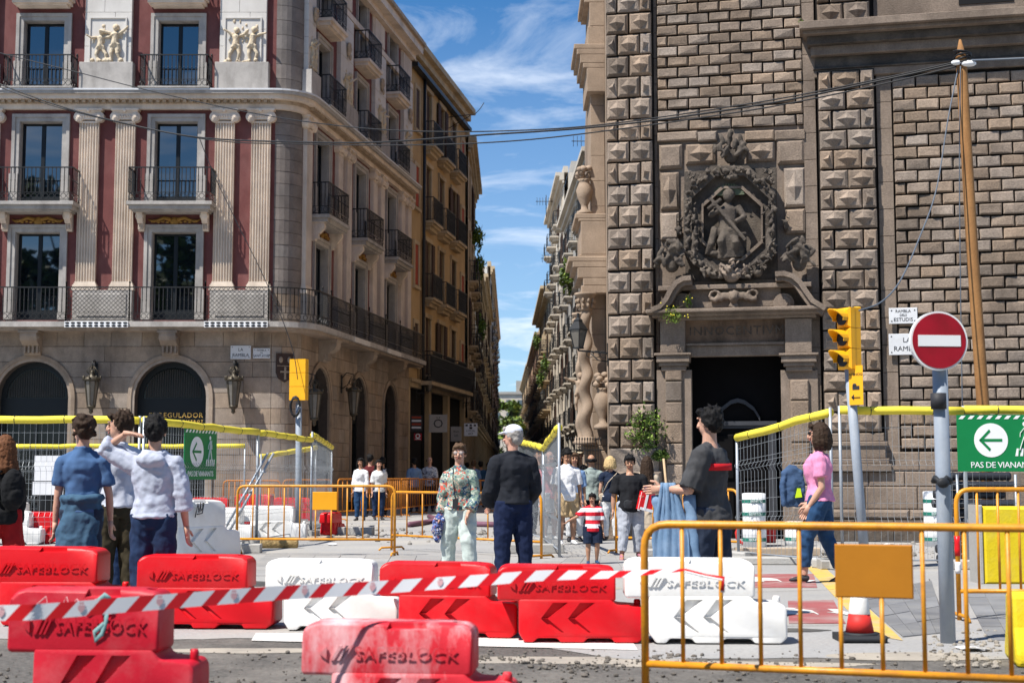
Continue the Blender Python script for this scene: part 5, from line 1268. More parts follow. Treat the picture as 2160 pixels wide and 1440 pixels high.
# leaves growing out of the wall
def leaf_cloud(name, label, c, rad, n, size, m, cat='plant', group=None, droop=0, stems=6, flowers=None):
    r = thing(name, label, cat, c, 0, group); b = MB(); rnd = random.Random(n)
    for k in range(n):
        d = V((rnd.gauss(0, 1), rnd.gauss(0, 1), rnd.gauss(0, 1))); d.normalize(); q = rnd.random() ** .45
        cl_ = .75 + .35 * mnoise.noise(d * 2.3)
        p = V((d.x * rad[0], d.y * rad[1], d.z * rad[2])) * q * cl_; p.z -= droop * max(0, -d.z)
        s = size * rnd.uniform(.6, 1.3); u = V((rnd.gauss(0, 1), rnd.gauss(0, 1), rnd.gauss(0, 1))).normalized(); w = u.cross(V((rnd.gauss(0, 1), rnd.gauss(0, 1), 1))).normalized()
        b.mi = 1 if rnd.random() < .3 else 0
        b.add([p - u * s, p + w * s * .45, p + u * s, p - w * s * .45], [(0, 1, 2, 3)])
    stuff(b.build('foliage', [M[m], M['leaf_light']], r)); t = MB()
    for k in range(stems):
        e = V((rnd.uniform(-1, 1) * rad[0] * .7, rnd.uniform(-1, 1) * rad[1] * .6, rnd.uniform(-.6, .8) * rad[2])); t.tube([(0, rad[1] * .8, -rad[2] * .2), e * .5 + V((0, 0, .05)), e], [.012, .008, .004], 5)
    t.build('stem', M['bark'], r)
    if flowers:
        f = MB()
        for k in range(flowers): f.ell((rnd.uniform(-1, 1) * rad[0], -rad[1] * rnd.uniform(.3, 1), rnd.uniform(-.3, 1) * rad[2]), .014, 5, 4)
        stuff(f.build('flowers', M['foam'], r))
    return r
p = onpl(1362, 902, C0 + CN * .45, CN)
leaf_cloud('wall_shrub', 'bushy green shrub growing out of the church corner stones', p, (.52, .28, .54), 720, .040, 'leaf', droop=.1, stems=14)
p2_ = onpl(1392, 960, C0 + CN * .35, CN); leaf_cloud('wall_shrub', 'small trailing tuft of leaves just below the big wall shrub', p2_, (.22, .15, .14), 320, .04, 'leaf')
p = onpl(1420, 664, C0 + CN * .55, CN); leaf_cloud('weed', 'straggly weed with yellow flowers on the portal cornice', p, (.28, .14, .22), 420, .025, 'leaf_light', flowers=10)
p = onpl(1452, 635, C0 + CN * .5, CN); leaf_cloud('weed', 'thin weed standing behind the scroll of the portal', p, (.10, .08, .22), 120, .025, 'leaf', flowers=3)
p = onpl(1690, 46, C0 + CN * .5, CN); leaf_cloud('weed', 'tiny green tuft at the end of the wing cornice', p, (.07, .07, .08), 60, .025, 'leaf')
p = onpl(1205, 580, C0 + CN * -4, CN); leaf_cloud('balcony_plant', 'green plant on the flank ledge under the stone urn', at(1203, 580, 33), (.1, .1, .22), 160, .05, 'leaf')
# ================================================================== houses along the street
def townhouse(name, label, P, d, L, H, cols, base=4.2, floors=4, bays=3, trim='ochre_trim', shutter='shutter_brown', balc=True, depth=10, bw=1.0, wh=2.3, bd=.55, u_bays=None, cornice=.6, shop='dark', solid_rail=False, skip_balc=(), side=1, shut_open=False):
    # P: start on the street line, d: direction along the street (away), side=+1 when the facade looks to -x (house on the right)
    d = V((d[0], d[1], 0)).normalized(); rz = math.atan2(d.y, d.x)
    # local x along the wall as seen from the street so that local -y points to the street
    if side > 0: org = V((P[0], P[1], 0)) + d * L; rz += math.pi      # street on -x side: run back towards the camera
    else: org = V((P[0], P[1], 0))
    r = thing(name, label, 'building', org, rz)
    ub = u_bays or [L * (i + .5) / bays for i in range(bays)]; fh = (H - base - .6) / floors
    hs = []
    for f in range(floors):
        z0 = base + f * fh
        for u in ub: hs.append((u - bw / 2, u + bw / 2, z0 + .12, z0 + .12 + min(wh, fh - .5)))
    b = MB(); wall_holes(b, 0, L, base - .3, H, hs, .22); b.build('wall', M[cols], r)
    b = MB(); b.box(0.01, L - .01, .3, depth, 0, H - .02); b.build('core', M[cols], r)
    b = MB()
    for z0, z1, n in ((H - .75, H - .6, .12), (H - .55, H - .25, cornice * .55), (H - .25, H, cornice)): b.box(-.02, L + .02, -n, .0, z0, z1)
    b.box(0, L, -.05, .3, H, H + .45); b.build('cornice', M[trim], r)
    # ground floor: piers, dark shop openings
    g = MB(); k = max(2, int(L / 3.2)); pw = .45
    for i in range(k + 1): g.box(max(0, L * i / k - pw / 2), min(L, L * i / k + pw / 2), -.04, .3, 0, base - .5)
    g.box(0, L, -.06, .3, base - .5, base - .3); g.box(0, L, -.16, 0, base - .3, base - .16); g.build('shop_piers', M[trim], r)
    for i in range(k):
        q = MB(); q.box(L * i / k + pw / 2, L * (i + 1) / k - pw / 2, .18, .26, 0, base - .5); q.build('shop_front', M[shop], r)
    ww = hs[0][1] - hs[0][0]; hh = hs[0][3] - hs[0][2]
    wm = MB(); wm.box(-ww / 2, -ww / 2 + .07, 0, .05, 0, hh); wm.box(ww / 2 - .07, ww / 2, 0, .05, 0, hh); wm.box(-ww / 2 + .07, ww / 2 - .07, 0, .05, hh - .07, hh); wm.box(-.04, .04, -.01, .05, 0, hh - .07)
    for kk in range(3): wm.box(-ww / 2 + .07, ww / 2 - .07, .004, .045, hh * (.22 + .25 * kk), hh * (.22 + .25 * kk) + .04)
    wme = wm.mesh('window', M[shutter]); pm = MB(); pm.box(-ww / 2 + .07, ww / 2 - .07, .02, .03, 0, hh - .07); pme = pm.mesh('pane', M['glass'])
    sm = MB(); t = .14
    sm.box(-ww / 2 - t, -ww / 2, -.05, .2, 0, hh); sm.box(ww / 2, ww / 2 + t, -.05, .2, 0, hh); sm.box(-ww / 2 - t - .04, ww / 2 + t + .04, -.09, .2, hh, hh + .18); sme = sm.mesh('surround', M[trim])
    bl = MB(); w2 = ww / 2 + .42
    bl.box(-w2, w2, -bd, 0, -.10, 0); bl.box(-w2 + .08, w2 - .08, -bd + .1, 0, -.2, -.10); bl.box(-w2 + .2, w2 - .2, -bd + .22, 0, -.34, -.2); blme = bl.mesh('balcony', M[trim])
    rl = MB()
    if solid_rail: rl.box(-w2 + .03, w2 - .03, -bd + .02, -bd + .03, .04, .98)
    rlb = railing([(-w2 + .03, 0), (-w2 + .03, -bd + .03), (w2 - .03, -bd + .03), (w2 - .03, 0)], .98, .11, False, .010)
    rlme = rlb.mesh('railing', M['iron'])
    shm = MB(); shm.box(-.26, .26, -.04, 0, 0, hh)
    for kk in range(int(hh / .14)): shm.box(-.22, .22, -.055, -.04, .05 + kk * .14, .13 + kk * .14)
    shme = shm.mesh('shutter', M[shutter])
    for f in range(floors):
        for i, u in enumerate(ub):
            z = base + f * fh + .12
            w = link('window', wme, r, (u, .16, z)); link('pane', pme, w); link('surround', sme, r, (u, 0, z))
            if balc and (f, i) not in skip_balc and f < floors - (0 if H > 18 else 1) + 0:
                o = link('balcony', blme, r, (u, 0, z - .02)); link('railing', rlme, o)['kind'] = 'stuff'
            if shut_open or (f + i) % 3 == 1:
                for s in (-1, 1): link('shutter', shme, r, (u + s * (ww / 2 + .27), -.055, z))
    return r
EPT = S0 + US * (SL + .05); EPW = V((XC + EPT.x, HY + EPT.y, 0))
och = townhouse('ochre_house', 'ochre town house with brown shutters and stone cornice beside the hotel', EPW, US, 11.25, 18.6, 'ochre_wall', base=5.2, floors=4, bays=3, u_bays=[3.3, 5.9, 8.5], trim='ochre_trim', bd=.48, side=-1, cornice=.5, wh=2.4)
# extras on the ochre house: small windows, drainpipe, closed shutters, gutter, long first-floor balcony
fh = (18.6 - 5.2 - .6) / 4
for f in range(4):
    z = 5.2 + f * fh + .5
    for u, m in ((1.15, 'shutter_red' if f in (1, 2) else 'shutter_brown'), (10.5, 'shutter_red')):
        q = MB(); q.box(-.32, .32, -.03, .0, 0, 1.6); w = q.build('small_window', M[m], och, (u, 0, z)); q = MB(); q.box(-.46, -.32, -.07, 0, -.1, 1.75); q.box(.32, .46, -.07, 0, -.1, 1.75); q.box(-.32, .32, -.07, 0, 1.6, 1.75); q.box(-.52, .52, -.12, 0, -.22, -.1); q.build('surround', M['ochre_trim'], w)
    for u in (3.3, 5.9, 8.5):
        q = MB(); q.box(-.48, .48, .08, .13, 0, 2.38)
        for k in range(16): q.box(-.42, -.03, .06, .08, .06 + k * .145, .15 + k * .145); q.box(.03, .42, .06, .08, .06 + k * .145, .15 + k * .145)
        q.build('closed_shutter', M['shutter_brown'], och, (u, 0, 5.32 + f * fh))
q = MB(); q.tube([(2.1, -.12, .3), (2.1, -.12, 17.6)], .07, 8); q.build('drainpipe', M['iron'], och)
q = MB(); q.box(0, 11.25, -.32, -.05, 17.55, 17.72); q.build('gutter', M['iron'], och)
q = MB(); q.box(1.6, 11.0, -.6, 0, 4.85, 5.0); o = q.build('long_balcony', M['ochre_trim'], och)
stuff(railing([(1.65, 0), (1.65, -.55), (10.95, -.55), (10.95, 0)], 1.05, .11, False).build('railing', M['iron'], o, (0, 0, 5.0)))
q = MB(); q.box(8.6, 9.8, .6, 1.8, 18.6, 20.1); q.build('chimney', M['wall_white'], och)
q = MB(); q.tube([(7.0, -.05, 17.2), (7.0, -1.3, 17.3)], .02, 5); q.tube([(7.0, -.1, 16.7), (7.0, -1.1, 17.25)], .02, 5); q.tube([(7, -1.3, 17.3), (7.2, -1.5, 17.6), (7.0, -1.7, 17.8)], .018, 5); q.build('clothes_pulley', M['iron'], och)
e = EPW + US * 11.3
L1 = townhouse('beige_house', 'narrow beige house with small balconies past the ochre house', (-2.1, e.y + .2), (0.0, 1), 13, 17.4, 'wall_beige', floors=4, bays=3, side=-1, bd=.45, cornice=.4)
L2 = townhouse('white_house', 'low white house further along the left row', (-2.1, e.y + 13.4), (0.0, 1), 20, 13.2, 'wall_white', floors=3, bays=4, side=-1, bd=.32, cornice=.4, shut_open=True)
L3 = townhouse('pale_house', 'pale house with small balconies in the middle of the left row', (-2.1, e.y + 33.6), (0, 1), 30, 15.5, 'wall_pale', floors=4, bays=6, side=-1, bd=.32, cornice=.4)
L4 = townhouse('pale_house', 'pale tall house closing the left row near the street end', (-2.0, e.y + 64), (0.0, 1), 70, 20.5, 'wall_white', floors=5, bays=9, side=-1, bd=.35, cornice=.4)
R1 = townhouse('pale_house', 'pale house with iron balconies right behind the church', (4.35, 75.2), (-.6, 24), 24, 18.8, 'wall_grey', floors=5, bays=5, side=1, trim='wall_pale', bd=.6, bw=1.1)
R2 = townhouse('white_house', 'tall white house with a stepped grey roof top above the street', (3.70, 99.5), (-.4, 20), 20, 22.6, 'wall_pale', floors=6, bays=4, side=1, trim='wall_pale', bd=.7, bw=1.1)
R3 = townhouse('beige_house', 'beige house with a heavy cornice half way down the street', (3.30, 119.8), (-.3, 30), 30, 17.2, 'wall_beige', floors=5, bays=6, side=1, bd=.8, cornice=.9)
R4 = townhouse('rose_house', 'rose coloured house far down the street', (2.95, 150.3), (-.4, 46), 46, 16.3, 'wall_rose', floors=5, bays=8, side=1, bd=.7)
R5 = townhouse('tan_house', 'last tan house of the right row, just before the trees', (2.5, 197), (-.6, 60), 60, 16.5, 'wall_tan', floors=5, bays=10, side=1, bd=.7)
q = MB(); q.box(3, 7, 1, 4, 22.6, 24.2); q.box(9, 12, 1, 3, 22.6, 25.2); q.build('roof_house', M['wall_grey'], R2)
EB = thing('end_house', 'pale flat-roofed house closing the end of the street above the trees', 'building', (4, 345, 0))
q = MB(); q.box(-9, 8, 0, 10, 0, 21); q.build('wall', M['wall_pale'], EB); q = MB(); q.box(-9.3, 8.3, -.4, .0, 20.6, 21.2); q.box(-3, 0, 2, 4, 21, 24); q.box(2, 3, 2, 3, 21, 25); q.build('roof', M['wall_grey'], EB)
for k in range(6):
    for f in range(6): q = MB(); q.box(-.6, .6, -.06, 0, 0, 1.7); q.build('window', M['glass'], EB, (-7.5 + k * 2.7, 0, 2 + f * 3.1))
# trees at the end of the street
def tree(label, x, y, h, cr, n, leaf, size, group, seed, trunk_r=.16):
    r = thing('tree', label, 'tree', (x, y, 0), 0, group); rnd = random.Random(seed); t = MB()
    tz = h * .32; t.tube([(0, 0, 0), (.1, 0, tz * .5), (0, .1, tz), (.1, 0, h * .6)], [trunk_r * 1.3, trunk_r, trunk_r * .8, trunk_r * .35], 8)
    cl_ = []
    for k in range(9):
        a = rnd.uniform(0, 6.28); e = V((math.cos(a) * cr * rnd.uniform(.3, .85), math.sin(a) * cr * rnd.uniform(.3, .85), h * rnd.uniform(.45, .93))); cl_.append((e, cr * rnd.uniform(.32, .5)))
        t.tube([(0, 0, tz * rnd.uniform(.8, 1.3)), e * .5 + V((0, 0, h * .15)), e], [trunk_r * .45, trunk_r * .3, trunk_r * .12], 5)
    t.build('trunk', M['bark'], r); b = MB()
    for k in range(n):
        c, rr = rnd.choice(cl_); d = V((rnd.gauss(0, 1), rnd.gauss(0, 1), rnd.gauss(0, .8))).normalized(); p = c + d * rr * rnd.random() ** .5
        s = size * rnd.uniform(.6, 1.3); u = V((rnd.gauss(0, 1), rnd.gauss(0, 1), rnd.gauss(0, .6))).normalized(); w = u.cross(V((rnd.gauss(0, 1), rnd.gauss(0, 1), 1))).normalized()
        b.mi = 1 if rnd.random() < .35 else 0; b.add([p - u * s, p + w * s * .6, p + u * s, p - w * s * .6], [(0, 1, 2, 3)])
    stuff(b.build('crown', leaf, r)); return r
GT = 'trees at the end of the street'
for i, (px, top, y) in enumerate([(1070, 842, 235), (1098, 838, 250), (1083, 830, 290), (1110, 850, 270), (1078, 880, 215)]):
    p = at(px, top, y); tree(['light green tree at the street end, beside the pale left row', 'round green tree in the middle of the street end', 'taller olive tree behind the others at the street end', 'tree at the street end partly behind the tan house', 'low bright green tree in front of the other street-end trees'][i], p.x, y, p.z, 2.6, 900, [M['leaf'], M['leaf_light']], .42, GT, 50 + i)
# avenue trees behind the photographer: they show in the hotel windows
GA = 'plane trees of the avenue'
for i, (x, y, h) in enumerate([(-34, -10, 20), (-27, -8, 21), (-20, -10, 20), (-14, -8, 21.5), (-8, -10, 20), (-1, -9, 21), (7, -9, 20), (-30, -20, 24), (-17, -21, 23), (-4, -21, 24)]):
    tree('leafy plane tree in the row along the avenue', x, y, h, 5.0, 2600, [M['leaf_dark'], M['leaf']], .48, GA, 80 + i, .3)
# plants on balconies
for i, (px, py, y, lab) in enumerate([(1008, 500, 74, 'creeper hanging from the narrow beige house balcony'), (1012, 560, 78, 'potted plant spilling over the narrow beige house railing'), (1016, 690, 86, 'ivy hanging on the low white house'), (1196, 585, 62, 'green plant on a balcony ledge past the church'), (1140, 800, 118, 'green creeper climbing the beige house'), (1132, 720, 122, 'creeper high on the beige house'), (1150, 770, 104, 'plants along a balcony of the white house')]):
    leaf_cloud('balcony_plant', lab, at(px, py, y), (.45, .35, 1.0), 260, .12, 'leaf', group=None)
# street furniture on the walls of the shaded street
def sign_box(name, label, pos, rz, w, h, m, lines, t=.08, ink='ink'):
    r = thing(name, label, 'sign', pos, rz); b = MB(); b.chbox(-w / 2, w / 2, -t, 0, -h / 2, h / 2, .01); b.build('board', M[m], r)
    for txt, sz, dz in lines: lettering(txt, sz, M[ink], r, (0, -t - .004, dz), depth=.003)
    return r
def hang(px, py, y): return at(px, py, y)
sign_box('shop_sign', 'grey hanging sign with an O and two dots over a shop door', hang(924, 893, 56), R(6), .72, .70, 'wall_grey', [('Ö', .5, -.02)])
s = sign_box('shop_sign', 'white hanging sign reading LOCAL ART with three small crests', hang(993, 906, 62), R(2), .58, .55, 'sign_white', [('LOCAL', .12, -.05), ('ART', .12, -.18)])
q = MB(); [q.prism([(x - .05, .15), (x + .05, .15), (x + .05, .23), (x - .05, .23)], -.09, -.08) for x in (-.18, 0, .18)]; q.prism([(-.06, .03), (.06, .03), (.06, .12), (-.06, .12)], -.09, -.08); q.build('crest', M['ink'], s)
s = sign_box('shop_sign', 'red hanging sign with a white ring, below a dark poster board', hang(881, 921, 55), R(8), .30, .27, 'sign_red', [], ink='sign_white')
q = MB(); q.tube([(.075 * math.cos(i * .6283), -.085, .03 + .075 * math.sin(i * .6283)) for i in range(10)], .022, 6, True); q.box(-.10, .10, -.09, -.08, -.10, -.07); q.build('ring_mark', M['sign_white'], s)
s = sign_box('poster_board', 'dark poster board with red lettering by the hotel corner', hang(878, 893, 55), R(8), .46, .62, 'ink', [])
for k in range(4): q = MB(); q.box(-.18, .18, -.09, -.08, .2 - k * .13, .27 - k * .13); q.build('poster_strip', M['shutter_red' if k % 2 == 0 else 'marble'], s)
s = sign_box('shop_sign', 'pale paper notice with script lettering inside the lit shop window', hang(962, 915, 60), R(4), .46, .62, 'wall_grey', [('Shirt', .13, .1), ('Lab', .13, -.06)])
for i, (px, py, y, lab) in enumerate([(904, 830, 57.5, 'street lantern on the ochre house wall above the shop signs'), (999, 850, 66, 'street lantern on the ochre house far corner'), (1145, 845, 95, 'street lantern far down the shaded right row')]):
    p = at(px, py, y); street_lantern(lab, p + V((-.5 if i < 2 else .5, 0, 0)), R(90 if i < 2 else -90), .5, s=.9)
# television aerials and brackets on the roof line
for i, (px, py, y) in enumerate([(1164, 545, 104), (1152, 425, 108), (1236, 298, 78)]):
    r = thing('roof_aerial', ['television aerial below the balcony of the white house', 'bare aerial arm at the white house cornice', 'aerial mast on the pale house roof edge'][i], 'aerial', at(px, py, y)); q = MB()
    q.tube([(0, 0, -1.2), (0, 0, .5)], .03, 5); q.tube([(-.8, 0, 0), (.8, 0, 0)], .025, 5)
    for k in range(7): q.tube([(-.7 + k * .22, 0, -.3), (-.7 + k * .22, 0, .3)], .015, 4)
    q.build('mast', M['iron'], r)
# ================================================================== people
SKIN = {'fair': (0.52, 0.30, 0.215), 'tan': (0.40, 0.215, 0.135), 'olive': (0.46, 0.26, 0.175), 'pink': (0.55, 0.30, 0.22)}
for k, c in SKIN.items():
    m = defm('skin_' + k, c, 0.5, 0.08, 14, 0.06, 90, spec=0.4)
    bs = m.node_tree.nodes['Principled BSDF']; bs.inputs['Subsurface Weight'].default_value = 0.08; bs.inputs['Subsurface Radius'].default_value = (0.02, 0.008, 0.004)
def cloth(k, c, var=.12, rough=.88, bump=.28, bs=9, **kw): return defm(k, c, rough, var, 7, bump, bs, **kw)
HAIRC = dict(brown=(0.035, 0.020, 0.012), dark=(0.008, 0.0075, 0.008), auburn=(0.13, 0.052, 0.022), blond=(0.52, 0.37, 0.18), grey=(0.30, 0.28, 0.26), light_brown=(0.10, 0.06, 0.035))
for k, c in HAIRC.items(): defm('hair_' + k, c, 0.65, 0.3, 40, 0.35, 120, spec=0.2)
defm('eye', (0.01, 0.01, 0.012), 0.3, 0, 3); defm('lips', (0.36, 0.12, 0.10), 0.5, 0.05, 3); defm('glass_lens', (0.02, 0.02, 0.025), 0.1, 0, 3, spec=.8); defm('clear_lens', (0.42, 0.36, 0.33), 0.1, 0, 3, spec=.8)
def rdir(d): return V((d[0], -d[1], d[2])).normalized()
def person(label, px, py, H, yaw, fig, group=None, fine=True):
    """px, py: ground point between the feet. yaw 0 faces the camera. directions are (to the person's left, forward, up)."""
    pos = gr(px, py) if not isinstance(px, V) else px
    g = fig; h = H; vx = (.0105 if fine else .017) * H / 1.7
    root = thing('person', label, 'person', (pos.x, pos.y, 0.006), R(yaw), group)
    wid = g.get('w', 1.0); fem = g.get('fem', False); dep = g.get('d', 1.0)
    hipw = (.052 if fem else .047) * wid; shw = (.086 if fem else .100) * wid
    # --- legs
    LT = {'L': g.get('LL', ((.04, .0, -1), (.0, -.03, -1))), 'R': g.get('LR', ((-.04, .0, -1), (.0, -.03, -1)))}
    J = {}; low = 9
    for s, sg in (('L', 1), ('R', -1)):
        hp = V((sg * hipw, 0, 0)); kn = hp + rdir(LT[s][0]) * .238 * h / h; an = kn + rdir(LT[s][1]) * .242
        J[s] = [hp, kn, an]; low = min(low, an.z - (.040 if len(LT[s]) < 3 else LT[s][2]))
    off = V((0, 0, -low))
    for s in 'LR': J[s] = [(p + off) * h for p in J[s]]
    P = off * h
    up = rdir(g.get('lean', (0, 0, 1))); tw = R(g.get('twist', 0)); xs = V((math.cos(tw), -math.sin(tw) * 0 + math.sin(tw), 0))
    SPT = lambda t: P + up * (t * h)
    neck = SPT(.318); hd_up = rdir(g.get('headlean', g.get('lean', (0, 0, 1))))
    head = neck + hd_up * .108 * h
    hy = Matrix.Rotation(R(g.get('hyaw', 0)), 3, 'Z') @ Matrix.Rotation(R(g.get('hpitch', 0)), 3, 'X')
    A = {}
    for s, sg in (('L', 1), ('R', -1)):
        sh = SPT(.258) + xs * (sg * shw * h)
        d = g.get('A' + s, ((sg * .16, .02, -1), (sg * .04, .14, -1)))
        el = sh + rdir(d[0]) * .172 * h; wr = el + rdir(d[1]) * .148 * h; A[s] = [sh, el, wr, rdir(d[2]) if len(d) > 2 else (rdir(d[1]) + V((0, 0, -.25))).normalized()]
    skin = M['skin_' + g.get('skin', 'fair')]
    torso_w = [(-.05, .070, .058), (.0, .092 if not fem else .098, .068), (.05, .088 if not fem else .09, .064), (.11, .080 if not fem else .070, .058), (.18, .092 if not fem else .080, .066), (.225, .099 if not fem else .084, .066), (.258, .094 if not fem else .080, .056), (.282, .072 if not fem else .062, .046), (.303, .047 if not fem else .042, .040), (.325, .034, .034)]
    belly = g.get('belly', 0.0); bust = .022 if fem else 0.0
    def torso(b, t0, t1, e=0.0, ex=1.0, shirt=False):
        pts = []; rad = []
        ts = [t for t in torso_w if t0 - 1e-6 <= t[0] <= t1 + 1e-6]
        for t, rx, ry in ts:
            if shirt and t < .02: rx, ry = (.100, .077) if not fem else (.106, .078)
            bf = belly * math.exp(-((t - .08) / .09) ** 2); bb = bust * math.exp(-((t - .21) / .04) ** 2)
            pts.append(SPT(t) + V((0, -1, 0)) * ((bf + bb) * .6 * h)); rad.append(((rx * wid * ex + e) * h, (ry * dep * wid + e + (bf + bb) * .5) * h))
        b.loft(pts, rad, xs, 14)
    def arm(b, s, f0, f1, r, e=0.0, flare=0.0):
        sh, el, wr, _ = A[s]; path = [(0, sh), (.5, (sh + el) / 2), (1, el), (1.5, (el + wr) / 2), (2, wr)]; rr = [.031, .029, .0245, .0235, .0165]
        pts = [sh + (SPT(.25) - sh) * .25]; rad = [(.030 * wid + e) * h]; last = None
        for (t, p), q in zip(path, rr):
            if t <= f1 + 1e-6: pts.append(p); rad.append((q * (wid if t < 1.6 else 1) * r + e + flare * t) * h); last = t
        if last < f1:
            i = int(f1 * 2); a = (f1 * 2 - i); p = path[i][1].lerp(path[i + 1][1], a); pts.append(p); rad.append((rr[i] * r * wid + e + flare * f1) * h)
        b.tube(pts, rad, 10); b.ell(sh, (rad[1] * 1.0,) * 3, 8, 6); b.tube([SPT(.300) + (sh - SPT(.258)) * .22, SPT(.284) + (sh - SPT(.258)) * .62, sh + up * .004 * h], [(.020 + e) * h, (.022 + e) * h, (.026 * wid + e) * h], 8)
    def leg(b, s, f1, r=1.0, e=0.0, flare=0.0, straight=False):
        hp, kn, an = J[s]; mid = (hp + kn) / 2; calf = kn.lerp(an, .35)
        seq = [(0, hp + V((0, 0, .02 * h)), .060), (.5, mid, .053), (1, kn, .039), (1.35, calf, .038), (1.7, kn.lerp(an, .7), .028), (2, an, .022)]
        if straight: seq = [(t, p, max(q, .054 - .012 * t)) for t, p, q in seq]
        pts = []; rad = []
        for t, p, q in seq:
            if t <= f1 + 1e-6: pts.append(p); rad.append((q * wid * r + e + flare * t) * h)
        t0 = [t for t, _, _ in seq if t <= f1 + 1e-6][-1]
        if t0 < f1 - .01:
            for (ta, pa, qa), (tb, pb, qb) in zip(seq[:-1], seq[1:]):
                if ta <= f1 <= tb: a = (f1 - ta) / (tb - ta); pts.append(pa.lerp(pb, a)); rad.append(((qa + (qb - qa) * a) * wid * r + e + flare * f1) * h)
        b.tube(pts, rad, 12)
    def cook(b, nm, m, sm=3, disp=None, ds=.08, par=root, v=None): return remeshed(b, nm, m, v or vx, sm, disp, ds, par, fold=(.014 * h if nm in ('shirt', 'trousers', 'jacket', 'shorts', 'tied_jacket', 'held_jacket') else None))
    # --- the body itself
    b = MB(); torso(b, -.05, .258, -.010); torso(b, .258, .325, -.003)
    for s in 'LR': arm(b, s, 0, 2, .90, -.001); leg(b, s, 2, .88)
    b.tube([SPT(.27), neck, head - hd_up * .03 * h], [.038 * h * wid ** .5, .034 * h * wid ** .5, .033 * h], 10)
    Hm = lambda p: head + hy @ (V(p) * h)
    b.ell(head + hy @ V((0, .004 * h, .008 * h)), (.047 * h, .058 * h, .060 * h), 14, 10, hy)
    b.ell(Hm((0, -.016, -.028)), (.037 * h, .040 * h, .044 * h), 12, 8, hy)
    b.ell(Hm((0, -.030, -.052)), (.020 * h, .018 * h, .018 * h), 8, 6, hy)
    body = cook(b, 'body', skin, 3, v=min(vx, .0105 * h))
    # face details and hands are grown onto the body mesh
    f = MB()
    f.loft([Hm((0, -.055, .008)), Hm((0, -.064, -.012)), Hm((0, -.068, -.020)), Hm((0, -.052, -.026))], [.005 * h, .009 * h, .012 * h, .008 * h], hy @ V((1, 0, 0)), 8)
    for sg in (-1, 1): f.ell(Hm((sg * .047, .004, -.008)), (.007 * h, .013 * h, .019 * h), 8, 6, hy); f.ell(Hm((sg * .018, -.050, -.022)), (.015 * h, .010 * h, .012 * h), 7, 5, hy); f.ell(Hm((sg * .019, -.050, .017)), (.016 * h, .008 * h, .006 * h), 7, 5, hy)
    for s, sg in (('L', 1), ('R', -1)):
        el, wr, hd = A[s][1], A[s][2], A[s][3]
        side = V((0, -1, 0)) - hd * V((0, -1, 0)).dot(hd)
        if side.length < .2: side = V((0, 0, 1)) - hd * hd.z
        side.normalize(); pn = hd.cross(side) * (-sg)      # pn: palm normal, towards the body
        curl = g.get('curl', .5)
        f.loft([wr - hd * .012 * h, wr + hd * .018 * h, wr + hd * .052 * h], [(.016 * h, .014 * h), (.022 * h, .012 * h), (.024 * h, .010 * h)], side, 10)
        for k in range(4):
            base = wr + hd * .048 * h + side * ((1.5 - k) * .0118 * h); L_ = (.044, .049, .046, .036)[k] * h
            p1 = base + (hd + pn * curl * .35).normalized() * L_ * .45; p2 = p1 + (hd + pn * curl * 1.2).normalized() * L_ * .32; p3 = p2 + (hd * .6 + pn * curl * 1.9).normalized() * L_ * .26
            f.tube([base - hd * .01 * h, base, p1, p2, p3], [.0058 * h, .0064 * h, .006 * h, .0054 * h, .0042 * h], 7)
        tb = wr + hd * .012 * h + side * .016 * h; t1 = tb + (hd * .6 + side * .8 + pn * .3).normalized() * .026 * h; t2 = t1 + (hd + side * .25 + pn * .3).normalized() * .024 * h
        f.tube([tb - side * .008 * h, tb, t1, t2], [.008 * h, .0085 * h, .0068 * h, .005 * h], 7)
    me = f.mesh('x', skin); bm = bmesh.new(); bm.from_mesh(body.data); bm.from_mesh(me); bm.to_mesh(body.data); bm.free(); bpy.data.meshes.remove(me)
    for sg in (-1, 1):
        e = MB(); e.ell(Hm((sg * .019, -.0525, .004)), (.0068 * h, .0052 * h, .0036 * h), 8, 6, hy); e.build('eye', M['eye'], root)
        e = MB(); e.tube([Hm((sg * .008, -.058, .020)), Hm((sg * .02, -.058, .0235)), Hm((sg * .031, -.050, .019))], .0019 * h, 5); e.build('eyebrow', M['hair_' + g.get('hair', 'brown')], root)
    e = MB(); e.tube([Hm((-.018, -.050, -.040)), Hm((-.006, -.0565, -.038)), Hm((.006, -.0565, -.038)), Hm((.018, -.050, -.040))], [.0025 * h, .0048 * h, .0048 * h, .0025 * h], 6); e.build('mouth', M['lips'], root)
    # --- hair
    hm = M['hair_' + g.get('hair', 'brown')]; style = g.get('style', 'short')
    if style != 'none':
        b = MB()
        if style == 'balding':
            b.tube([Hm((-.047, -.008, .0)), Hm((-.046, .03, .0)), Hm((0, .060, -.004)), Hm((.046, .03, .0)), Hm((.047, -.008, .0))], .024 * h, 8)
        else:
            b.ell(Hm((0, .012, .020)), (.0535 * h, .058 * h, .058 * h), 14, 10, hy); b.ell(Hm((0, .032, -.014)), (.047 * h, .036 * h, .042 * h), 10, 8, hy)
            b.tube([Hm((-.036, -.034, .044)), Hm((-.01, -.050, .052)), Hm((.02, -.048, .052)), Hm((.040, -.030, .042))], .016 * h, 8)
            for sg in (-1, 1): b.ell(Hm((sg * .046, .004, .012)), (.010 * h, .022 * h, .028 * h), 8, 6, hy)
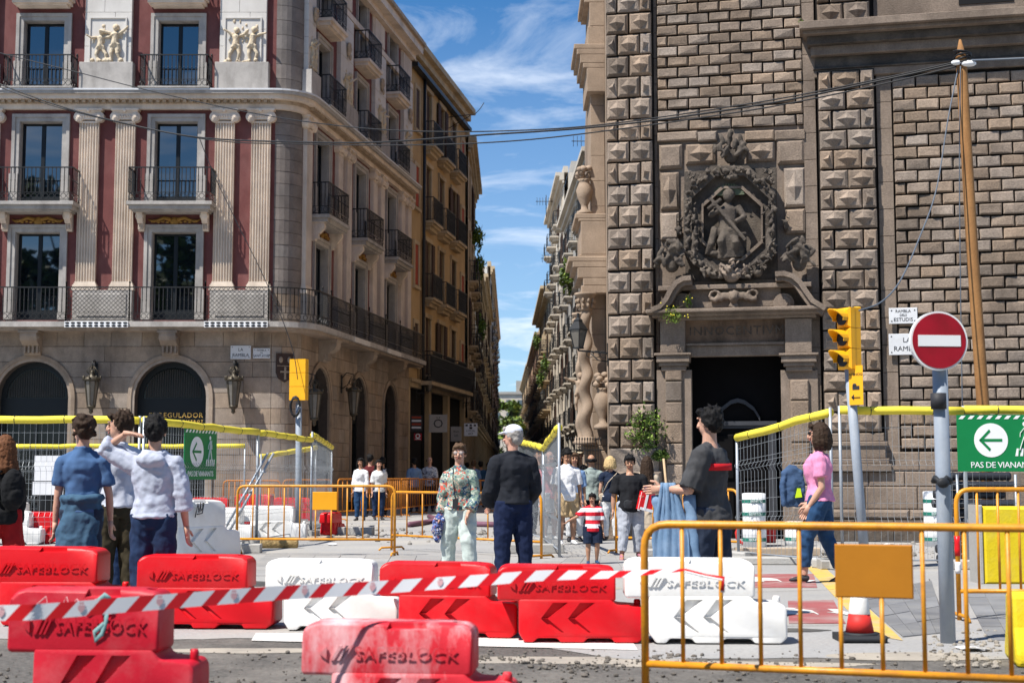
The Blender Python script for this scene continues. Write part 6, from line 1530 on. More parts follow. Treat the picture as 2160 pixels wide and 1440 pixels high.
        if style == 'short' and not any(c[0] == 'cap' for c in g['clothes']):
            for k in range(70):
                a = random.uniform(-.35, math.pi + .35); zz = random.uniform(-.02, .078); q = math.sqrt(max(.08, 1 - ((zz - .016) / .066) ** 2)); y = .010 + .060 * q * math.sin(a)
                if y < -.02 and zz < .05: continue
                Mx = hy @ Matrix.Rotation(random.uniform(-.6, .6), 3, 'X') @ Matrix.Rotation(random.uniform(-.6, .6), 3, 'Y'); b.ell(Hm((.054 * q * math.cos(a), y, zz)), (.006 * h, .007 * h, .020 * h), 5, 4, Mx)
        if style == 'curly':
            for k in range(46):
                a = random.uniform(0, 6.28); zz = random.uniform(-.03, .075); q = math.sqrt(max(.1, 1 - (zz / .085) ** 2)); y = .012 + .06 * q * math.sin(a)
                if y < -.03 and zz < .045: continue
                b.ell(Hm((.054 * q * math.cos(a), y, zz)), .0125 * h, 6, 5)
        if style in ('bob', 'wavy'):
            for k in range(11):
                a = math.pi * (k / 10) * 1.24 - .38; p = lambda r_, z_: Hm((r_ * math.cos(a), .008 + r_ * math.sin(a), z_))
                b.tube([p(.046, .04), p(.058, -.01), p(.064, -.055), p(.058, -.085 - (.02 if style == 'wavy' else 0))], [.018 * h, .02 * h, .019 * h, .009 * h], 7)
        if style in ('long', 'tail'):
            nn = g.get('hlen', .26)
            for k in range(9):
                a = math.pi * (k / 8); p = lambda r_, z_: Hm((r_ * math.cos(a), .012 + r_ * math.sin(a), z_))
                b.tube([p(.048, .03), p(.058, -.03), p(.062, -.09), p(.075, -.09 - nn * .5), p(.06, -.07 - nn)], [.014 * h, .016 * h, .017 * h, .016 * h, .006 * h], 7)
        cook(b, 'hair', hm, 1, .012 * h, .022, v=min(vx, .009 * h))
    # --- shoes
    sm_ = M[g.get('shoe', 'ink')]
    for s, sg in (('L', 1), ('R', -1)):
        an = J[s][2]; pit = LT[s][3] if len(LT[s]) > 3 else 0.0; ty = R(LT[s][4]) if len(LT[s]) > 4 else R(10 * sg)
        Rm = Matrix.Rotation(ty, 3, 'Z') @ Matrix.Rotation(R(pit), 3, 'X'); Q = lambda p: an + Rm @ (V(p) * h)
        b = MB(); b.loft([Q((0, .030, -.020)), Q((0, .020, -.018)), Q((0, -.02, -.018)), Q((0, -.065, -.026)), Q((0, -.098, -.030))], [(.016 * h, .014 * h), (.022 * h, .022 * h), (.023 * h, .022 * h), (.027 * h, .014 * h), (.014 * h, .008 * h)], Rm @ V((1, 0, 0)), 10)
        if not g.get('flat'): b.tube([Q((0, .004, .01)), Q((0, .0, -.02))], [.026 * h, .026 * h], 8)
        cook(b, 'shoe', sm_, 1, v=.009 * h)
    # --- clothes
    for c in g['clothes']:
        k = c[0]; m = M[c[1]]; o = c[2] if len(c) > 2 else {}
        b = MB(); e = o.get('e', .010) * .62
        if k == 'trousers':
            torso(b, -.05, o.get('top', .08), e)
            for s in 'LR': leg(b, s, o.get('to', 1.95), 1.0, e, o.get('flare', 0), o.get('straight', True))
            cook(b, 'trousers', m, 2, .011 * h, .10)
        elif k == 'shorts':
            torso(b, -.05, .08, e)
            for s in 'LR': leg(b, s, o.get('to', .85), 1.0, e + .012, o.get('flare', .01))
            cook(b, 'shorts', m, 2, .009 * h, .08)
        elif k in ('shirt', 'jacket'):
            torso(b, o.get('hem', -.05), o.get('neck', .303), e, o.get('ex', 1.0), True)
            if o.get('drop'): 
                z = SPT(o['hem']) if o['hem'] in (t[0] for t in torso_w) else SPT(-.05); b.loft([z + up * .03 * h, z - V((0, 0, o['drop'] * h))], [((.094 * wid + e) * h, (.07 * dep * wid + e) * h), ((.098 * wid + e + .01) * h, (.074 * dep * wid + e + .01) * h)], xs, 14)
            for s in 'LR': arm(b, s, 0, o.get('sl', .8), 1.0, e + o.get('se', .002), o.get('flare', .003))
            if o.get('collar'): b.loft([SPT(.296), SPT(.325), SPT(.338)], [(.052 * h, .05 * h), (.043 * h, .044 * h), (.046 * h, .047 * h)], xs, 12)
            if o.get('hood'): b.ell(SPT(.285) + V((0, .06 * h, 0)), (.075 * h, .045 * h, .038 * h), 10, 7); b.tube([SPT(.31) + V((math.cos(t) * .05 * h, math.sin(t) * .05 * h + .012 * h, 0)) for t in (-.6, .2, 1, 1.6, 2.2, 3, 3.8)], .022 * h, 8)
            cook(b, 'jacket' if k == 'jacket' else 'shirt', m, 2, o.get('wr', .020) * .55 * h, o.get('ws', .12))
        elif k == 'skirtwrap':
            b.loft([SPT(.085), SPT(.05), SPT(-.03), SPT(-.12) + V((.01 * h, .02 * h, 0)), SPT(-.20) + V((.015 * h, .035 * h, 0)), SPT(-.235) + V((.02 * h, .035 * h, 0))], [((.084 + .012) * h, .075 * h), (.104 * h, .082 * h), (.108 * h, .086 * h), (.112 * h, .080 * h), (.106 * h, .066 * h), (.09 * h, .05 * h)], xs, 14)
            b.tube([SPT(.075) + V((math.cos(t) * .098 * h, math.sin(t) * .078 * h, 0)) for t in [i * .628 for i in range(10)]], .022 * h, 8, True)
            cook(b, 'tied_jacket', m, 2, .018 * h, .09)
        elif k == 'dress':
            torso(b, -.05, .30, e); b.loft([SPT(.02), SPT(-.15), SPT(o.get('to', -.34))], [(.10 * h, .08 * h), (.115 * h, .095 * h), (.125 * h, .105 * h)], xs, 14)
            for s in 'LR': arm(b, s, 0, o.get('sl', 1.9), 1.0, e)
            cook(b, 'dress', m, 2, .01 * h, .1)
        elif k == 'cap':
            b.ell(Hm((0, .004, .036)), (.056 * h, .064 * h, .046 * h), 14, 8, hy); b.loft([Hm((0, -.03, .030)), Hm((0, -.07, .026)), Hm((0, -.105, .016))], [(.05 * h, .008 * h), (.046 * h, .006 * h), (.028 * h, .004 * h)], hy @ V((1, 0, 0)), 12)
            cook(b, 'cap', m, 1, v=.008 * h)
        elif k == 'backpack':
            c0 = SPT(.16) + V((0, .115 * h, 0)); b.ell(c0, (.085 * h, .055 * h, .13 * h), 12, 9); b.ell(c0 + V((0, .035 * h, -.045 * h)), (.06 * h, .035 * h, .06 * h), 10, 7)
            for sg in (-1, 1): b.tube([SPT(.27) + V((sg * .055 * h, .07 * h, 0)), SPT(.305) + V((sg * .06 * h, 0, 0)), SPT(.24) + V((sg * .065 * h, -.075 * h, 0)), SPT(.12) + V((sg * .075 * h, -.04 * h, 0)), SPT(.08) + V((sg * .06 * h, .07 * h, 0))], .012 * h, 6)
            cook(b, 'backpack', m, 2, .012 * h, .05)
        elif k == 'bag':
            q = SPT(o['t']) + V((o['x'] * h, -o['y'] * h, 0)); s_ = o.get('s', (.05, .022, .055)); b.ell(q, (s_[0] * h, s_[1] * h, s_[2] * h), 10, 8); b.cbox(q, (s_[0] * 1.5 * h, s_[1] * 1.5 * h, s_[2] * 1.5 * h))
            cook(b, 'shoulder_bag', m, 2)
            st = MB(); f_ = -1 if o['y'] > 0 else 1; st.tube([q + V((0, 0, s_[2] * h * .7)), SPT(.18) + V((o['x'] * .4 * h, f_ * .088 * h, 0)), SPT(.29) + V((-o['x'] * .7 * h, f_ * .062 * h, 0)), SPT(.315) + V((-o['x'] * .8 * h, 0, 0)), SPT(.27) + V((-o['x'] * .6 * h, -f_ * .07 * h, 0))], .0055 * h, 5); st.build('strap', m, root)
        elif k == 'glasses':
            gl = MB()
            for sg in (-1, 1): gl.ell(Hm((sg * .020, -.060, .004)), (.0155 * h, .004 * h, .0125 * h), 9, 6, hy)
            gl.tube([Hm((-.048, .0, .007)), Hm((-.038, -.05, .007)), Hm((0, -.064, .008)), Hm((.038, -.05, .007)), Hm((.048, .0, .007))], .0022 * h, 5); gl.build('glasses', m, root)
        elif k == 'band':
            b.loft([SPT(o['t']) , SPT(o['t'] + o['w'])], [((.100 * wid + .0215) * h, (.068 * wid * dep + .0225) * h)] * 2, xs, 18); b.build('chest_stripe', m, root)
        elif k == 'custom': o['f'](root, dict(SPT=SPT, A=A, J=J, h=h, Hm=Hm, hy=hy, cook=cook))
    return root
# ---- cloths
cloth('polo_blue', (0.055, 0.115, 0.24)); cloth('denim_wrap', (0.045, 0.10, 0.165)); cloth('navy_jean', (0.012, 0.028, 0.075)); cloth('dark_jean', (0.02, 0.03, 0.055))
cloth('olive_twill', (0.045, 0.036, 0.020)); cloth('hoodie_grey', (0.42, 0.45, 0.55), bump=.35); cloth('hoodie_pale', (0.50, 0.53, 0.62)); cloth('red_trouser', (0.34, 0.012, 0.014)); cloth('black_cloth', (0.007, 0.0075, 0.009))
cloth('mint_trouser', (0.52, 0.59, 0.56)); cloth('jacket_navy', (0.012, 0.014, 0.020)); cloth('trouser_navy', (0.006, 0.013, 0.045)); cloth('white_cotton', (0.74, 0.74, 0.76)); cloth('khaki', (0.44, 0.31, 0.17))
cloth('sage_shirt', (0.25, 0.30, 0.285)); cloth('navy_top', (0.010, 0.018, 0.042)); cloth('white_jean', (0.60, 0.61, 0.62)); cloth('black_tee', (0.009, 0.0095, 0.012)); cloth('grey_jean', (0.36, 0.38, 0.43)); cloth('beige_coat', (0.46, 0.38, 0.29))
cloth('charcoal_tee', (0.045, 0.046, 0.050), stain=(0.10, .10, .105), stain_amt=.6, stain_scale=5); cloth('light_denim', (0.14, 0.235, 0.37), stain=(0.25, .34, .46), stain_amt=.7, stain_scale=7); cloth('pink_knit', (0.66, 0.25, 0.42)); cloth('blue_jean', (0.018, 0.055, 0.13)); cloth('pink_shirt', (0.60, 0.20, 0.23)); cloth('blue_shirt', (0.16, 0.26, 0.44)); cloth('teal_jacket', (0.02, 0.07, 0.14)); cloth('maroon', (0.09, 0.012, 0.014)); cloth('cap_white', (0.66, 0.68, 0.74)); cloth('cap_tan', (0.36, 0.30, 0.21)); cloth('red_band', (0.55, 0.012, 0.02))
def patterned(k, cols, scale, rough=.8, stripe=None):
    m = bpy.data.materials.new(k); m.use_nodes = True; nt = m.node_tree; N = nt.nodes.new; L = nt.links.new; b = nt.nodes['Principled BSDF']; b.inputs['Roughness'].default_value = rough; b.inputs['Specular IOR Level'].default_value = .25
    tc = N('ShaderNodeTexCoord'); rp = N('ShaderNodeValToRGB'); rp.color_ramp.interpolation = 'CONSTANT'
    while len(rp.color_ramp.elements) < len(cols): rp.color_ramp.elements.new(.5)
    if stripe:
        sp = N('ShaderNodeSeparateXYZ'); L(tc.outputs['Object'], sp.inputs[0]); mm = N('ShaderNodeMath'); mm.operation = 'MULTIPLY'; mm.inputs[1].default_value = stripe; L(sp.outputs[2], mm.inputs[0]); fr = N('ShaderNodeMath'); fr.operation = 'FRACT'; L(mm.outputs[0], fr.inputs[0]); L(fr.outputs[0], rp.inputs[0])
    else:
        nz = N('ShaderNodeTexNoise'); nz.inputs['Scale'].default_value = scale * .6; L(tc.outputs['Object'], nz.inputs['Vector']); mx = N('ShaderNodeMixRGB'); mx.inputs[0].default_value = .25; L(tc.outputs['Object'], mx.inputs[1]); L(nz.outputs['Color'], mx.inputs[2])
        vo = N('ShaderNodeTexVoronoi'); vo.inputs['Scale'].default_value = scale; L(mx.outputs[0], vo.inputs['Vector']); sp = N('ShaderNodeSeparateXYZ'); L(vo.outputs['Color'], sp.inputs[0]); L(sp.outputs[0], rp.inputs[0])
    for i, (p, c) in enumerate(cols): e = rp.color_ramp.elements[i]; e.position = p; e.color = tuple(c) + (1,)
    L(rp.outputs[0], b.inputs['Base Color']); M[k] = m
patterned('floral', [(0, (.20, .27, .22)), (.36, (.42, .47, .40)), (.52, (.05, .12, .13)), (.68, (.50, .09, .06)), (.80, (.55, .40, .30)), (.90, (.02, .06, .16))], 26)
patterned('scarf_print', [(0, (.05, .09, .28)), (.3, (.5, .5, .55)), (.5, (.02, .02, .05)), (.7, (.12, .2, .5)), (.85, (.3, .12, .12))], 34)
patterned('leaf_print', [(0, (.55, .57, .62)), (.5, (.04, .05, .09)), (.75, (.3, .34, .42))], 22)
patterned('red_stripe', [(0, (.60, .015, .03)), (.5, (.72, .71, .73))], 1, stripe=9.0)
# ---- the three boys at the wire fence
person('boy with curly brown hair in a blue polo shirt, denim jacket round his waist', 165, 1300, 1.74, 184, dict(hair='brown', style='curly', hyaw=34, w=.98,
    AL=((.12, .0, -1), (.10, .12, -1)), AR=((-.22, .10, -1), (-.02, .25, -1)), LL=((.06, .02, -1), (.02, -.04, -1)), LR=((-.03, -.04, -1), (-.02, -.08, -1)),
    clothes=[('trousers', 'dark_jean'), ('shirt', 'polo_blue', dict(sl=.72, collar=True, hem=.0, e=.014)), ('skirtwrap', 'denim_wrap')]), 'boys standing at the wire fence')
person('boy in a pale printed sweatshirt and olive trousers, looking sideways', 243, 1284, 1.80, 205, dict(hair='brown', style='short', hyaw=62, AL=((.10, .1, -1), (-.35, .75, -.55)), AR=((-.12, .0, -1), (-.02, .2, -1)), LR=((-.06, -.02, -1), (-.02, -.03, -1)), LL=((.05, .05, -1), (.02, -.05, -1)),
    clothes=[('trousers', 'olive_twill', dict(e=.014)), ('shirt', 'hoodie_pale', dict(sl=1.5, hem=.0, e=.026, collar=True))]), 'boys standing at the wire fence')
person('boy in a grey hoodie with one hand on the back of his black-haired head', 318, 1318, 1.70, 176, dict(hair='dark', style='short', hyaw=14, hpitch=0, w=1.0,
    AL=((.86, .02, .46), (-.80, -.30, .50), (-.85, -.2, -.05)), AR=((-.26, .04, -1), (-.10, .20, -1)), LL=((.05, .0, -1), (.0, -.06, -1)), LR=((-.07, .05, -1), (-.02, -.03, -1)), curl=.35,
    clothes=[('trousers', 'navy_jean', dict(e=.014)), ('shirt', 'hoodie_grey', dict(sl=1.35, hem=.0, e=.026, hood=True, wr=.034, ws=.09))]), 'boys standing at the wire fence')
person('woman with long reddish hair, black backpack and red trousers at the picture edge', -2, 1262, 1.63, 232, dict(hair='auburn', style='long', fem=True, hlen=.10, AR=((-.15, -.1, -1), (-.05, .3, -1)), LL=((.05, .3, -1), (.0, -.1, -1)), LR=((-.05, -.25, -1), (0, -.5, -.9)),
    clothes=[('trousers', 'red_trouser', dict(flare=.008, e=.016)), ('jacket', 'black_cloth', dict(sl=1.9, e=.018, hem=-.05)), ('backpack', 'black_cloth')]))
person('long-haired girl mostly hidden behind the three boys', 222, 1262, 1.55, 190, dict(hair='light_brown', style='long', fem=True, clothes=[('trousers', 'navy_jean'), ('shirt', 'hoodie_pale', dict(sl=1.9))]))
# ---- couple in the middle
def scarf(root, q):
    b = MB(); w = q['A']['R'][2]; h = q['h']
    b.loft([w + V((0, 0, .06)), w + V((-.02, -.02, -.02)), w + V((-.05, -.02, -.16)), w + V((-.04, 0, -.30))], [(.04, .03), (.075, .05), (.07, .05), (.025, .02)], (1, 0, 0), 10)
    q['cook'](b, 'scarf', M['scarf_print'], 2, .035, .05)
def lanyard(root, q):
    b = MB(); S_ = q['SPT']; h = q['h']; b.tube([S_(.31) + V((-.04 * h, -.03 * h, 0)), S_(.24) + V((-.03 * h, -.10 * h, 0)), S_(.08) + V((-.01 * h, -.10 * h, 0))], .006, 5); b.cbox(S_(.05) + V((-.01 * h, -.115 * h, 0)), (.06, .02, .12)); b.build('pouch', M['rubber'], root)
person('older woman with short brown hair and glasses in a floral blouse and pale trousers', 968, 1222, 1.59, -8, dict(hair='light_brown', style='curly', fem=True, w=1.08, hyaw=2, skin='fair', shoe='sign_white',
    AL=((.22, .05, -1), (-.30, .55, -.75)), AR=((-.20, .02, -1), (-.02, .25, -1)), LL=((.10, .22, -1), (.06, -.05, -1)), LR=((-.12, -.08, -1), (-.04, -.18, -1)),
    clothes=[('trousers', 'mint_trouser', dict(e=.016, flare=.004)), ('shirt', 'floral', dict(sl=1.75, hem=.0, e=.018, collar=True, flare=.004)), ('glasses', 'clear_lens'), ('custom', 'ink', dict(f=scarf)), ('custom', 'ink', dict(f=lanyard))]))
person('man in a dark zip jacket, navy trousers and pale baseball cap, seen from behind', 1082, 1238, 1.76, 196, dict(hair='grey', style='short', skin='pink', hyaw=44, w=1.06,
    AL=((.22, .16, -1), (-.15, .75, -.55)), AR=((-.24, .10, -1), (.18, .75, -.5)), LL=((.07, .02, -1), (.03, -.05, -1)), LR=((-.10, .02, -1), (-.07, -.02, -1)),
    clothes=[('trousers', 'trouser_navy', dict(e=.016)), ('jacket', 'jacket_navy', dict(sl=1.95, hem=.0, e=.024, collar=True, se=.008)), ('cap', 'cap_white')]))
# ---- the stream of people beside the church
def box_held(root, q):
    b = MB(); w = q['A']['L'][2]; c = w + V((.03, -.05, -.10)); b.cbox(c, (.20, .12, .27), R(12), 0, R(14)); o = b.build('carton', M['tape_red'], root)
    b = MB(); b.cbox(c + V((.0, -.065, .0)), (.035, .008, .27), R(12), 0, R(14)); b.cbox(c + V((-.08, -.06, .0)), (.035, .01, .275), R(12), 0, R(14)); b.cbox(c + V((0, -.055, -.12)), (.20, .02, .04), R(12), 0, R(14)); b.build('carton_print', M['tape_white'], o)
    b = MB(); b.tube([c + V((.02, .02, .1)), c + V((.02, .02, .2))], .03, 8); b.build('bottle_cap', M['blue_bottle'], root)
defm('blue_bottle', (0.02, 0.07, 0.35), .4, .05, 3)
person('man in a black T-shirt with a small black bag, carrying a red and white carton', 1330, 1180, 1.47, 2, dict(hair='dark', style='short', skin='tan', w=1.22, d=1.1, belly=.035, hyaw=-8, hpitch=10, shoe='sneaker',
    AL=((.28, .12, -1), (-.35, .85, .10)), AR=((-.26, .02, -1), (-.06, .12, -1)), LL=((.08, .05, -1), (.02, -.06, -1)), LR=((-.06, .26, -1), (-.10, .12, -1), .07, 30),
    clothes=[('trousers', 'grey_jean', dict(e=.016)), ('shirt', 'black_tee', dict(sl=.85, hem=-.05, e=.02, flare=.008)), ('bag', 'rubber', dict(t=.01, x=-.03, y=.12, s=(.055, .022, .05))), ('custom', 'ink', dict(f=box_held))]) if not defm('sneaker', (0.30, 0.10, 0.16), .6, .9, 25, stain=(.55, .35, .05), stain_amt=.9, stain_scale=30) is None else None)
person('small boy in a red and white striped T-shirt and dark shorts, holding one arm out', 1250, 1190, 0.96, 6, dict(hair='dark', style='short', skin='tan', w=1.12, d=1.15, hyaw=-20, hpitch=4, shoe='blue_jean',
    AR=((-.72, .25, -.55), (-.8, .3, -.35)), AL=((.18, .02, -1), (.05, .1, -1)), LL=((.05, .15, -1), (.0, -.25, -1)), LR=((-.05, .02, -1), (0, -.02, -1)),
    clothes=[('shorts', 'navy_top', dict(to=.95, flare=.012)), ('shirt', 'red_stripe', dict(sl=.85, hem=-.05, e=.02, flare=.006))]))
GS = 'people walking past the church'
person('man in a white polo shirt and khaki cargo shorts, looking down', 1196, 1148, 1.67, 14, dict(hair='dark', style='short', skin='tan', w=1.08, belly=.015, hpitch=24, hyaw=10, shoe='sign_white',
    AL=((.20, .02, -1), (.02, .2, -1)), AR=((-.22, .05, -1), (.10, .3, -1)), LL=((.06, .08, -1), (.0, -.05, -1)), LR=((-.08, .12, -1), (-.05, .05, -1)),
    clothes=[('shorts', 'khaki', dict(to=.95, flare=.012)), ('shirt', 'white_cotton', dict(sl=.85, hem=-.05, e=.02, collar=True, flare=.006))]), GS)
person('man in a sage shirt with a cross-body strap, seen from behind', 1248, 1138, 1.60, 176, dict(hair='dark', style='balding', skin='tan', w=1.1, clothes=[('trousers', 'black_cloth'), ('shirt', 'sage_shirt', dict(sl=1.7, hem=-.05, e=.02, collar=True)), ('bag', 'black_cloth', dict(t=.02, x=-.09, y=.08))], AL=((.2, .05, -1), (.02, .25, -1)), AR=((-.2, .05, -1), (-.02, .25, -1))), GS)
person('blond woman in a navy top and white trousers, seen from behind', 1288, 1140, 1.56, 184, dict(hair='blond', style='bob', fem=True, w=1.05, skin='fair', AL=((.18, .05, -1), (-.04, .35, -1)), AR=((-.16, .05, -1), (.04, .3, -1)), clothes=[('trousers', 'white_jean'), ('shirt', 'navy_top', dict(sl=.4, hem=-.05, e=.018)), ('bag', 'beige_coat', dict(t=.0, x=.10, y=-.02))]), GS)
person('woman with long dark hair in a beige coat, seen from behind', 1366, 1152, 1.53, 172, dict(hair='brown', style='long', fem=True, hlen=.26, clothes=[('trousers', 'black_cloth'), ('jacket', 'beige_coat', dict(sl=1.95, hem=-.05, drop=.28, e=.024))]), GS)
person('man in a blue jacket with grey hair further back by the iron grille', 1262, 1118, 1.68, 168, dict(hair='grey', style='short', clothes=[('trousers', 'dark_jean'), ('jacket', 'teal_jacket', dict(sl=1.95, e=.02))]), GS, False)
person('person in a tan cap and dark T-shirt walking behind the white polo shirt', 1222, 1130, 1.74, 4, dict(hair='brown', style='short', skin='tan', clothes=[('trousers', 'dark_jean'), ('shirt', 'black_tee', dict(sl=.8)), ('cap', 'cap_tan')]), GS, False)
person('bald man in a pink shirt and pale shorts behind the wire fence', 1160, 1138, 1.66, 30, dict(hair='grey', style='balding', skin='pink', w=1.1, shoe='sign_white', clothes=[('shorts', 'white_jean'), ('shirt', 'pink_shirt', dict(sl=.85, hem=-.05))], AL=((.2, .1, -1), (-.2, .7, -.7))), GS)
person('man in a dark shirt half hidden behind the wire fence', 1136, 1126, 1.76, 20, dict(hair='dark', style='short', skin='tan', clothes=[('trousers', 'dark_jean'), ('shirt', 'olive_twill', dict(sl=.9))]), GS, False)
person('man in a checked shirt in the crowd beyond the tan cap', 1236, 1120, 1.66, -10, dict(hair='brown', style='short', clothes=[('trousers', 'navy_jean'), ('shirt', 'leaf_print', dict(sl=.9))]), GS, False)
for q in ((1180, 1118, 1.68, 10, 'woman in a red top far back in the crowd by the wire fence', 'brown', 'bob', 'maroon', 'dark_jean', True), (1210, 1106, 1.76, 0, 'tall man in navy far back beside the church railings', 'dark', 'short', 'navy_top', 'khaki'), (1276, 1110, 1.62, 180, 'person in white walking away past the church corner', 'light_brown', 'short', 'white_cotton', 'dark_jean'), (1306, 1120, 1.66, 184, 'person in olive between the blond woman and the black T-shirt', 'brown', 'short', 'olive_twill', 'black_cloth'), (1150, 1108, 1.70, 0, 'person in grey behind the bent fence foam', 'grey', 'short', 'charcoal_tee', 'dark_jean')):
    person(q[4], q[0], q[1], q[2], q[3], dict(hair=q[5], style=q[6], fem=len(q) > 9, skin='tan', clothes=[('trousers', q[8]), ('shirt', q[7], dict(sl=.9, hem=-.05, e=.018))]), GS, False)
for q in ((1348, 1136, 1.66, 178, 'man in a checked grey shirt walking away between the black T-shirt and the beige coat', 'dark', 'short', 'leaf_print', 'dark_jean'), (1212, 1142, 1.62, 4, 'woman in a blue top and white trousers just behind the white polo shirt', 'light_brown', 'bob', 'blue_shirt', 'white_jean', True)):
    person(q[4], q[0], q[1], q[2], q[3], dict(hair=q[5], style=q[6], fem=len(q) > 9, skin='tan', clothes=[('trousers', q[8]), ('shirt', q[7], dict(sl=.9, hem=-.05, e=.018))]), GS, False)
# ---- by the white barrier on the right
def jacket_held(root, q):
    w = q['A']['L'][2]; b = MB(); nu, nv = 26, 16
    for side in (-1, 1):
        vs = []
        for j in range(nv + 1):
            v = j / nv; wd_ = .12 + .20 * min(1, v * 1.8) + .03 * v
            for i in range(nu + 1):
                u = i / nu - .5; fo = math.sin(u * 15 + side * 1.3 + v * 2.0) * .022 * (.35 + .65 * v) + .012 * math.sin(u * 31 + v * 7)
                vs.append(w + V((side * .030 * (1 - (2 * u) ** 2) + fo, u * wd_ + .05 * v + .06, .05 - v * (.86 + .06 * math.sin(u * 9 + side)) )))
        b.add(vs, [(j * (nu + 1) + i, j * (nu + 1) + i + 1, (j + 1) * (nu + 1) + i + 1, (j + 1) * (nu + 1) + i) for j in range(nv) for i in range(nu)], True)
    o = b.build('held_jacket', M['light_denim'], root); so = o.modifiers.new('s', 'SOLIDIFY'); so.thickness = .012; baked(o)
    for dy, dx, L_ in ((.24, -.03, .60), (-.06, -.05, .50)):
        b = MB(); b.loft([w + V((dx + .012 * math.sin(k * 2.3), dy + .02 * k / 3, -.06 - L_ * k / 9)) for k in range(10)], [(.058 - .002 * k + .006 * math.sin(k * 2.6), .040) for k in range(10)], (0, 1, 0), 12); f = b.build('sleeve', M['light_denim'], o)
        b = MB(); b.loft([w + V((dx, dy + .06, -.06 - L_)), w + V((dx, dy + .062, -.13 - L_))], [(.046, .036)] * 2, (0, 1, 0), 12); b.build('cuff', M['blue_shirt'], o)
person('man in a grey T-shirt with a red chest stripe, holding a light denim jacket', 1500, 1308, 1.80, -118, dict(hair='dark', style='short', skin='fair', w=1.16, belly=.015, hyaw=-18, lean=(.02, -.02, 1), shoe='ink',
    AL=((.22, .30, -1), (-.10, .95, .06), (-.05, 1, -.1)), AR=((-.22, .22, -1), (.10, .95, .02)), LL=((.05, .12, -1), (.0, -.05, -1)), LR=((-.06, -.12, -1), (-.02, -.25, -1)),
    clothes=[('trousers', 'dark_jean', dict(e=.014)), ('shirt', 'charcoal_tee', dict(sl=.95, hem=-.05, e=.026, flare=.010, wr=.026)), ('band', 'red_band', dict(t=.195, w=.032)), ('custom', 'ink', dict(f=jacket_held))]))
person('woman with shoulder-length brown hair in a pink knit top and blue jeans', 1733, 1229, 1.83, -104, dict(hair='brown', style='wavy', fem=True, w=1.06, skin='fair', shoe='ink', flat=True, hyaw=-6, AL=((.12, -.10, -1), (-.05, .55, -.8)), AR=((-.14, -.16, -1), (.10, .60, -.62)),
    LL=((.03, .40, -1), (.0, .06, -1)), LR=((-.04, -.16, -1), (0, -.40, -1), .05, 14), clothes=[('trousers', 'blue_jean', dict(to=1.80, e=.010)), ('shirt', 'pink_knit', dict(sl=.62, hem=.0, e=.022, wr=.012)), ('glasses', 'glass_lens'), ('jacket', 'navy_jean', dict(sl=0, hem=0.0, neck=.05, e=.016))][:3]))
# ---- people in the shade of the street
GD = 'people in the shaded street'
def far(px, py, H, yaw, lab, hair, style, top, bot, fem=False, sl=.9, x=()): person(lab, px, py, H, yaw, dict(hair=hair, style=style, fem=fem, clothes=[('trousers', bot), ('shirt', top, dict(sl=sl, hem=-.05, e=.018))] + list(x), skin='tan' if random.random() < .4 else 'fair'), GD, False)
far(760, 1098, 1.66, -15, 'woman in a white blouse walking along the hotel side wall', 'dark', 'bob', 'white_cotton', 'blue_jean', True, 1.5)
far(798, 1096, 1.62, 20, 'dark-haired woman in white next to the white blouse in the shade', 'dark', 'long', 'white_jean', 'navy_jean', True)
far(780, 1090, 1.80, 170, 'man in a maroon shirt behind the two women in white', 'dark', 'short', 'maroon', 'black_cloth')
far(806, 1086, 1.74, 190, 'person with a pale backpack behind the two women in white', 'dark', 'short', 'black_tee', 'black_cloth', x=[('backpack', 'white_jean')])
far(873, 1080, 1.75, 200, 'person in a pale blue shirt under the red shop sign', 'dark', 'short', 'blue_shirt', 'navy_jean')
far(906, 1079, 1.80, -5, 'man in a leaf patterned shirt standing by the orange fences', 'dark', 'balding', 'leaf_print', 'dark_jean')
far(999, 1072, 1.72, 180, 'person in a light blue top walking away up the street', 'light_brown', 'short', 'blue_shirt', 'dark_jean')
far(1014, 1070, 1.70, 175, 'person in teal beside the light blue top, walking away', 'dark', 'short', 'teal_jacket', 'black_cloth')
far(985, 1062, 1.72, 180, 'distant walker in dark clothes beyond the floral blouse', 'dark', 'short', 'black_tee', 'black_cloth')
far(1030, 1058, 1.74, 0, 'distant walker in a navy top in the deep shade', 'dark', 'short', 'navy_top', 'black_cloth')
far(1044, 1052, 1.70, 180, 'distant walker in grey in the deep shade', 'brown', 'short', 'charcoal_tee', 'dark_jean')
far(1056, 1046, 1.68, 0, 'distant woman in a pale dress far up the street', 'brown', 'bob', 'sage_shirt', 'sage_shirt', True)
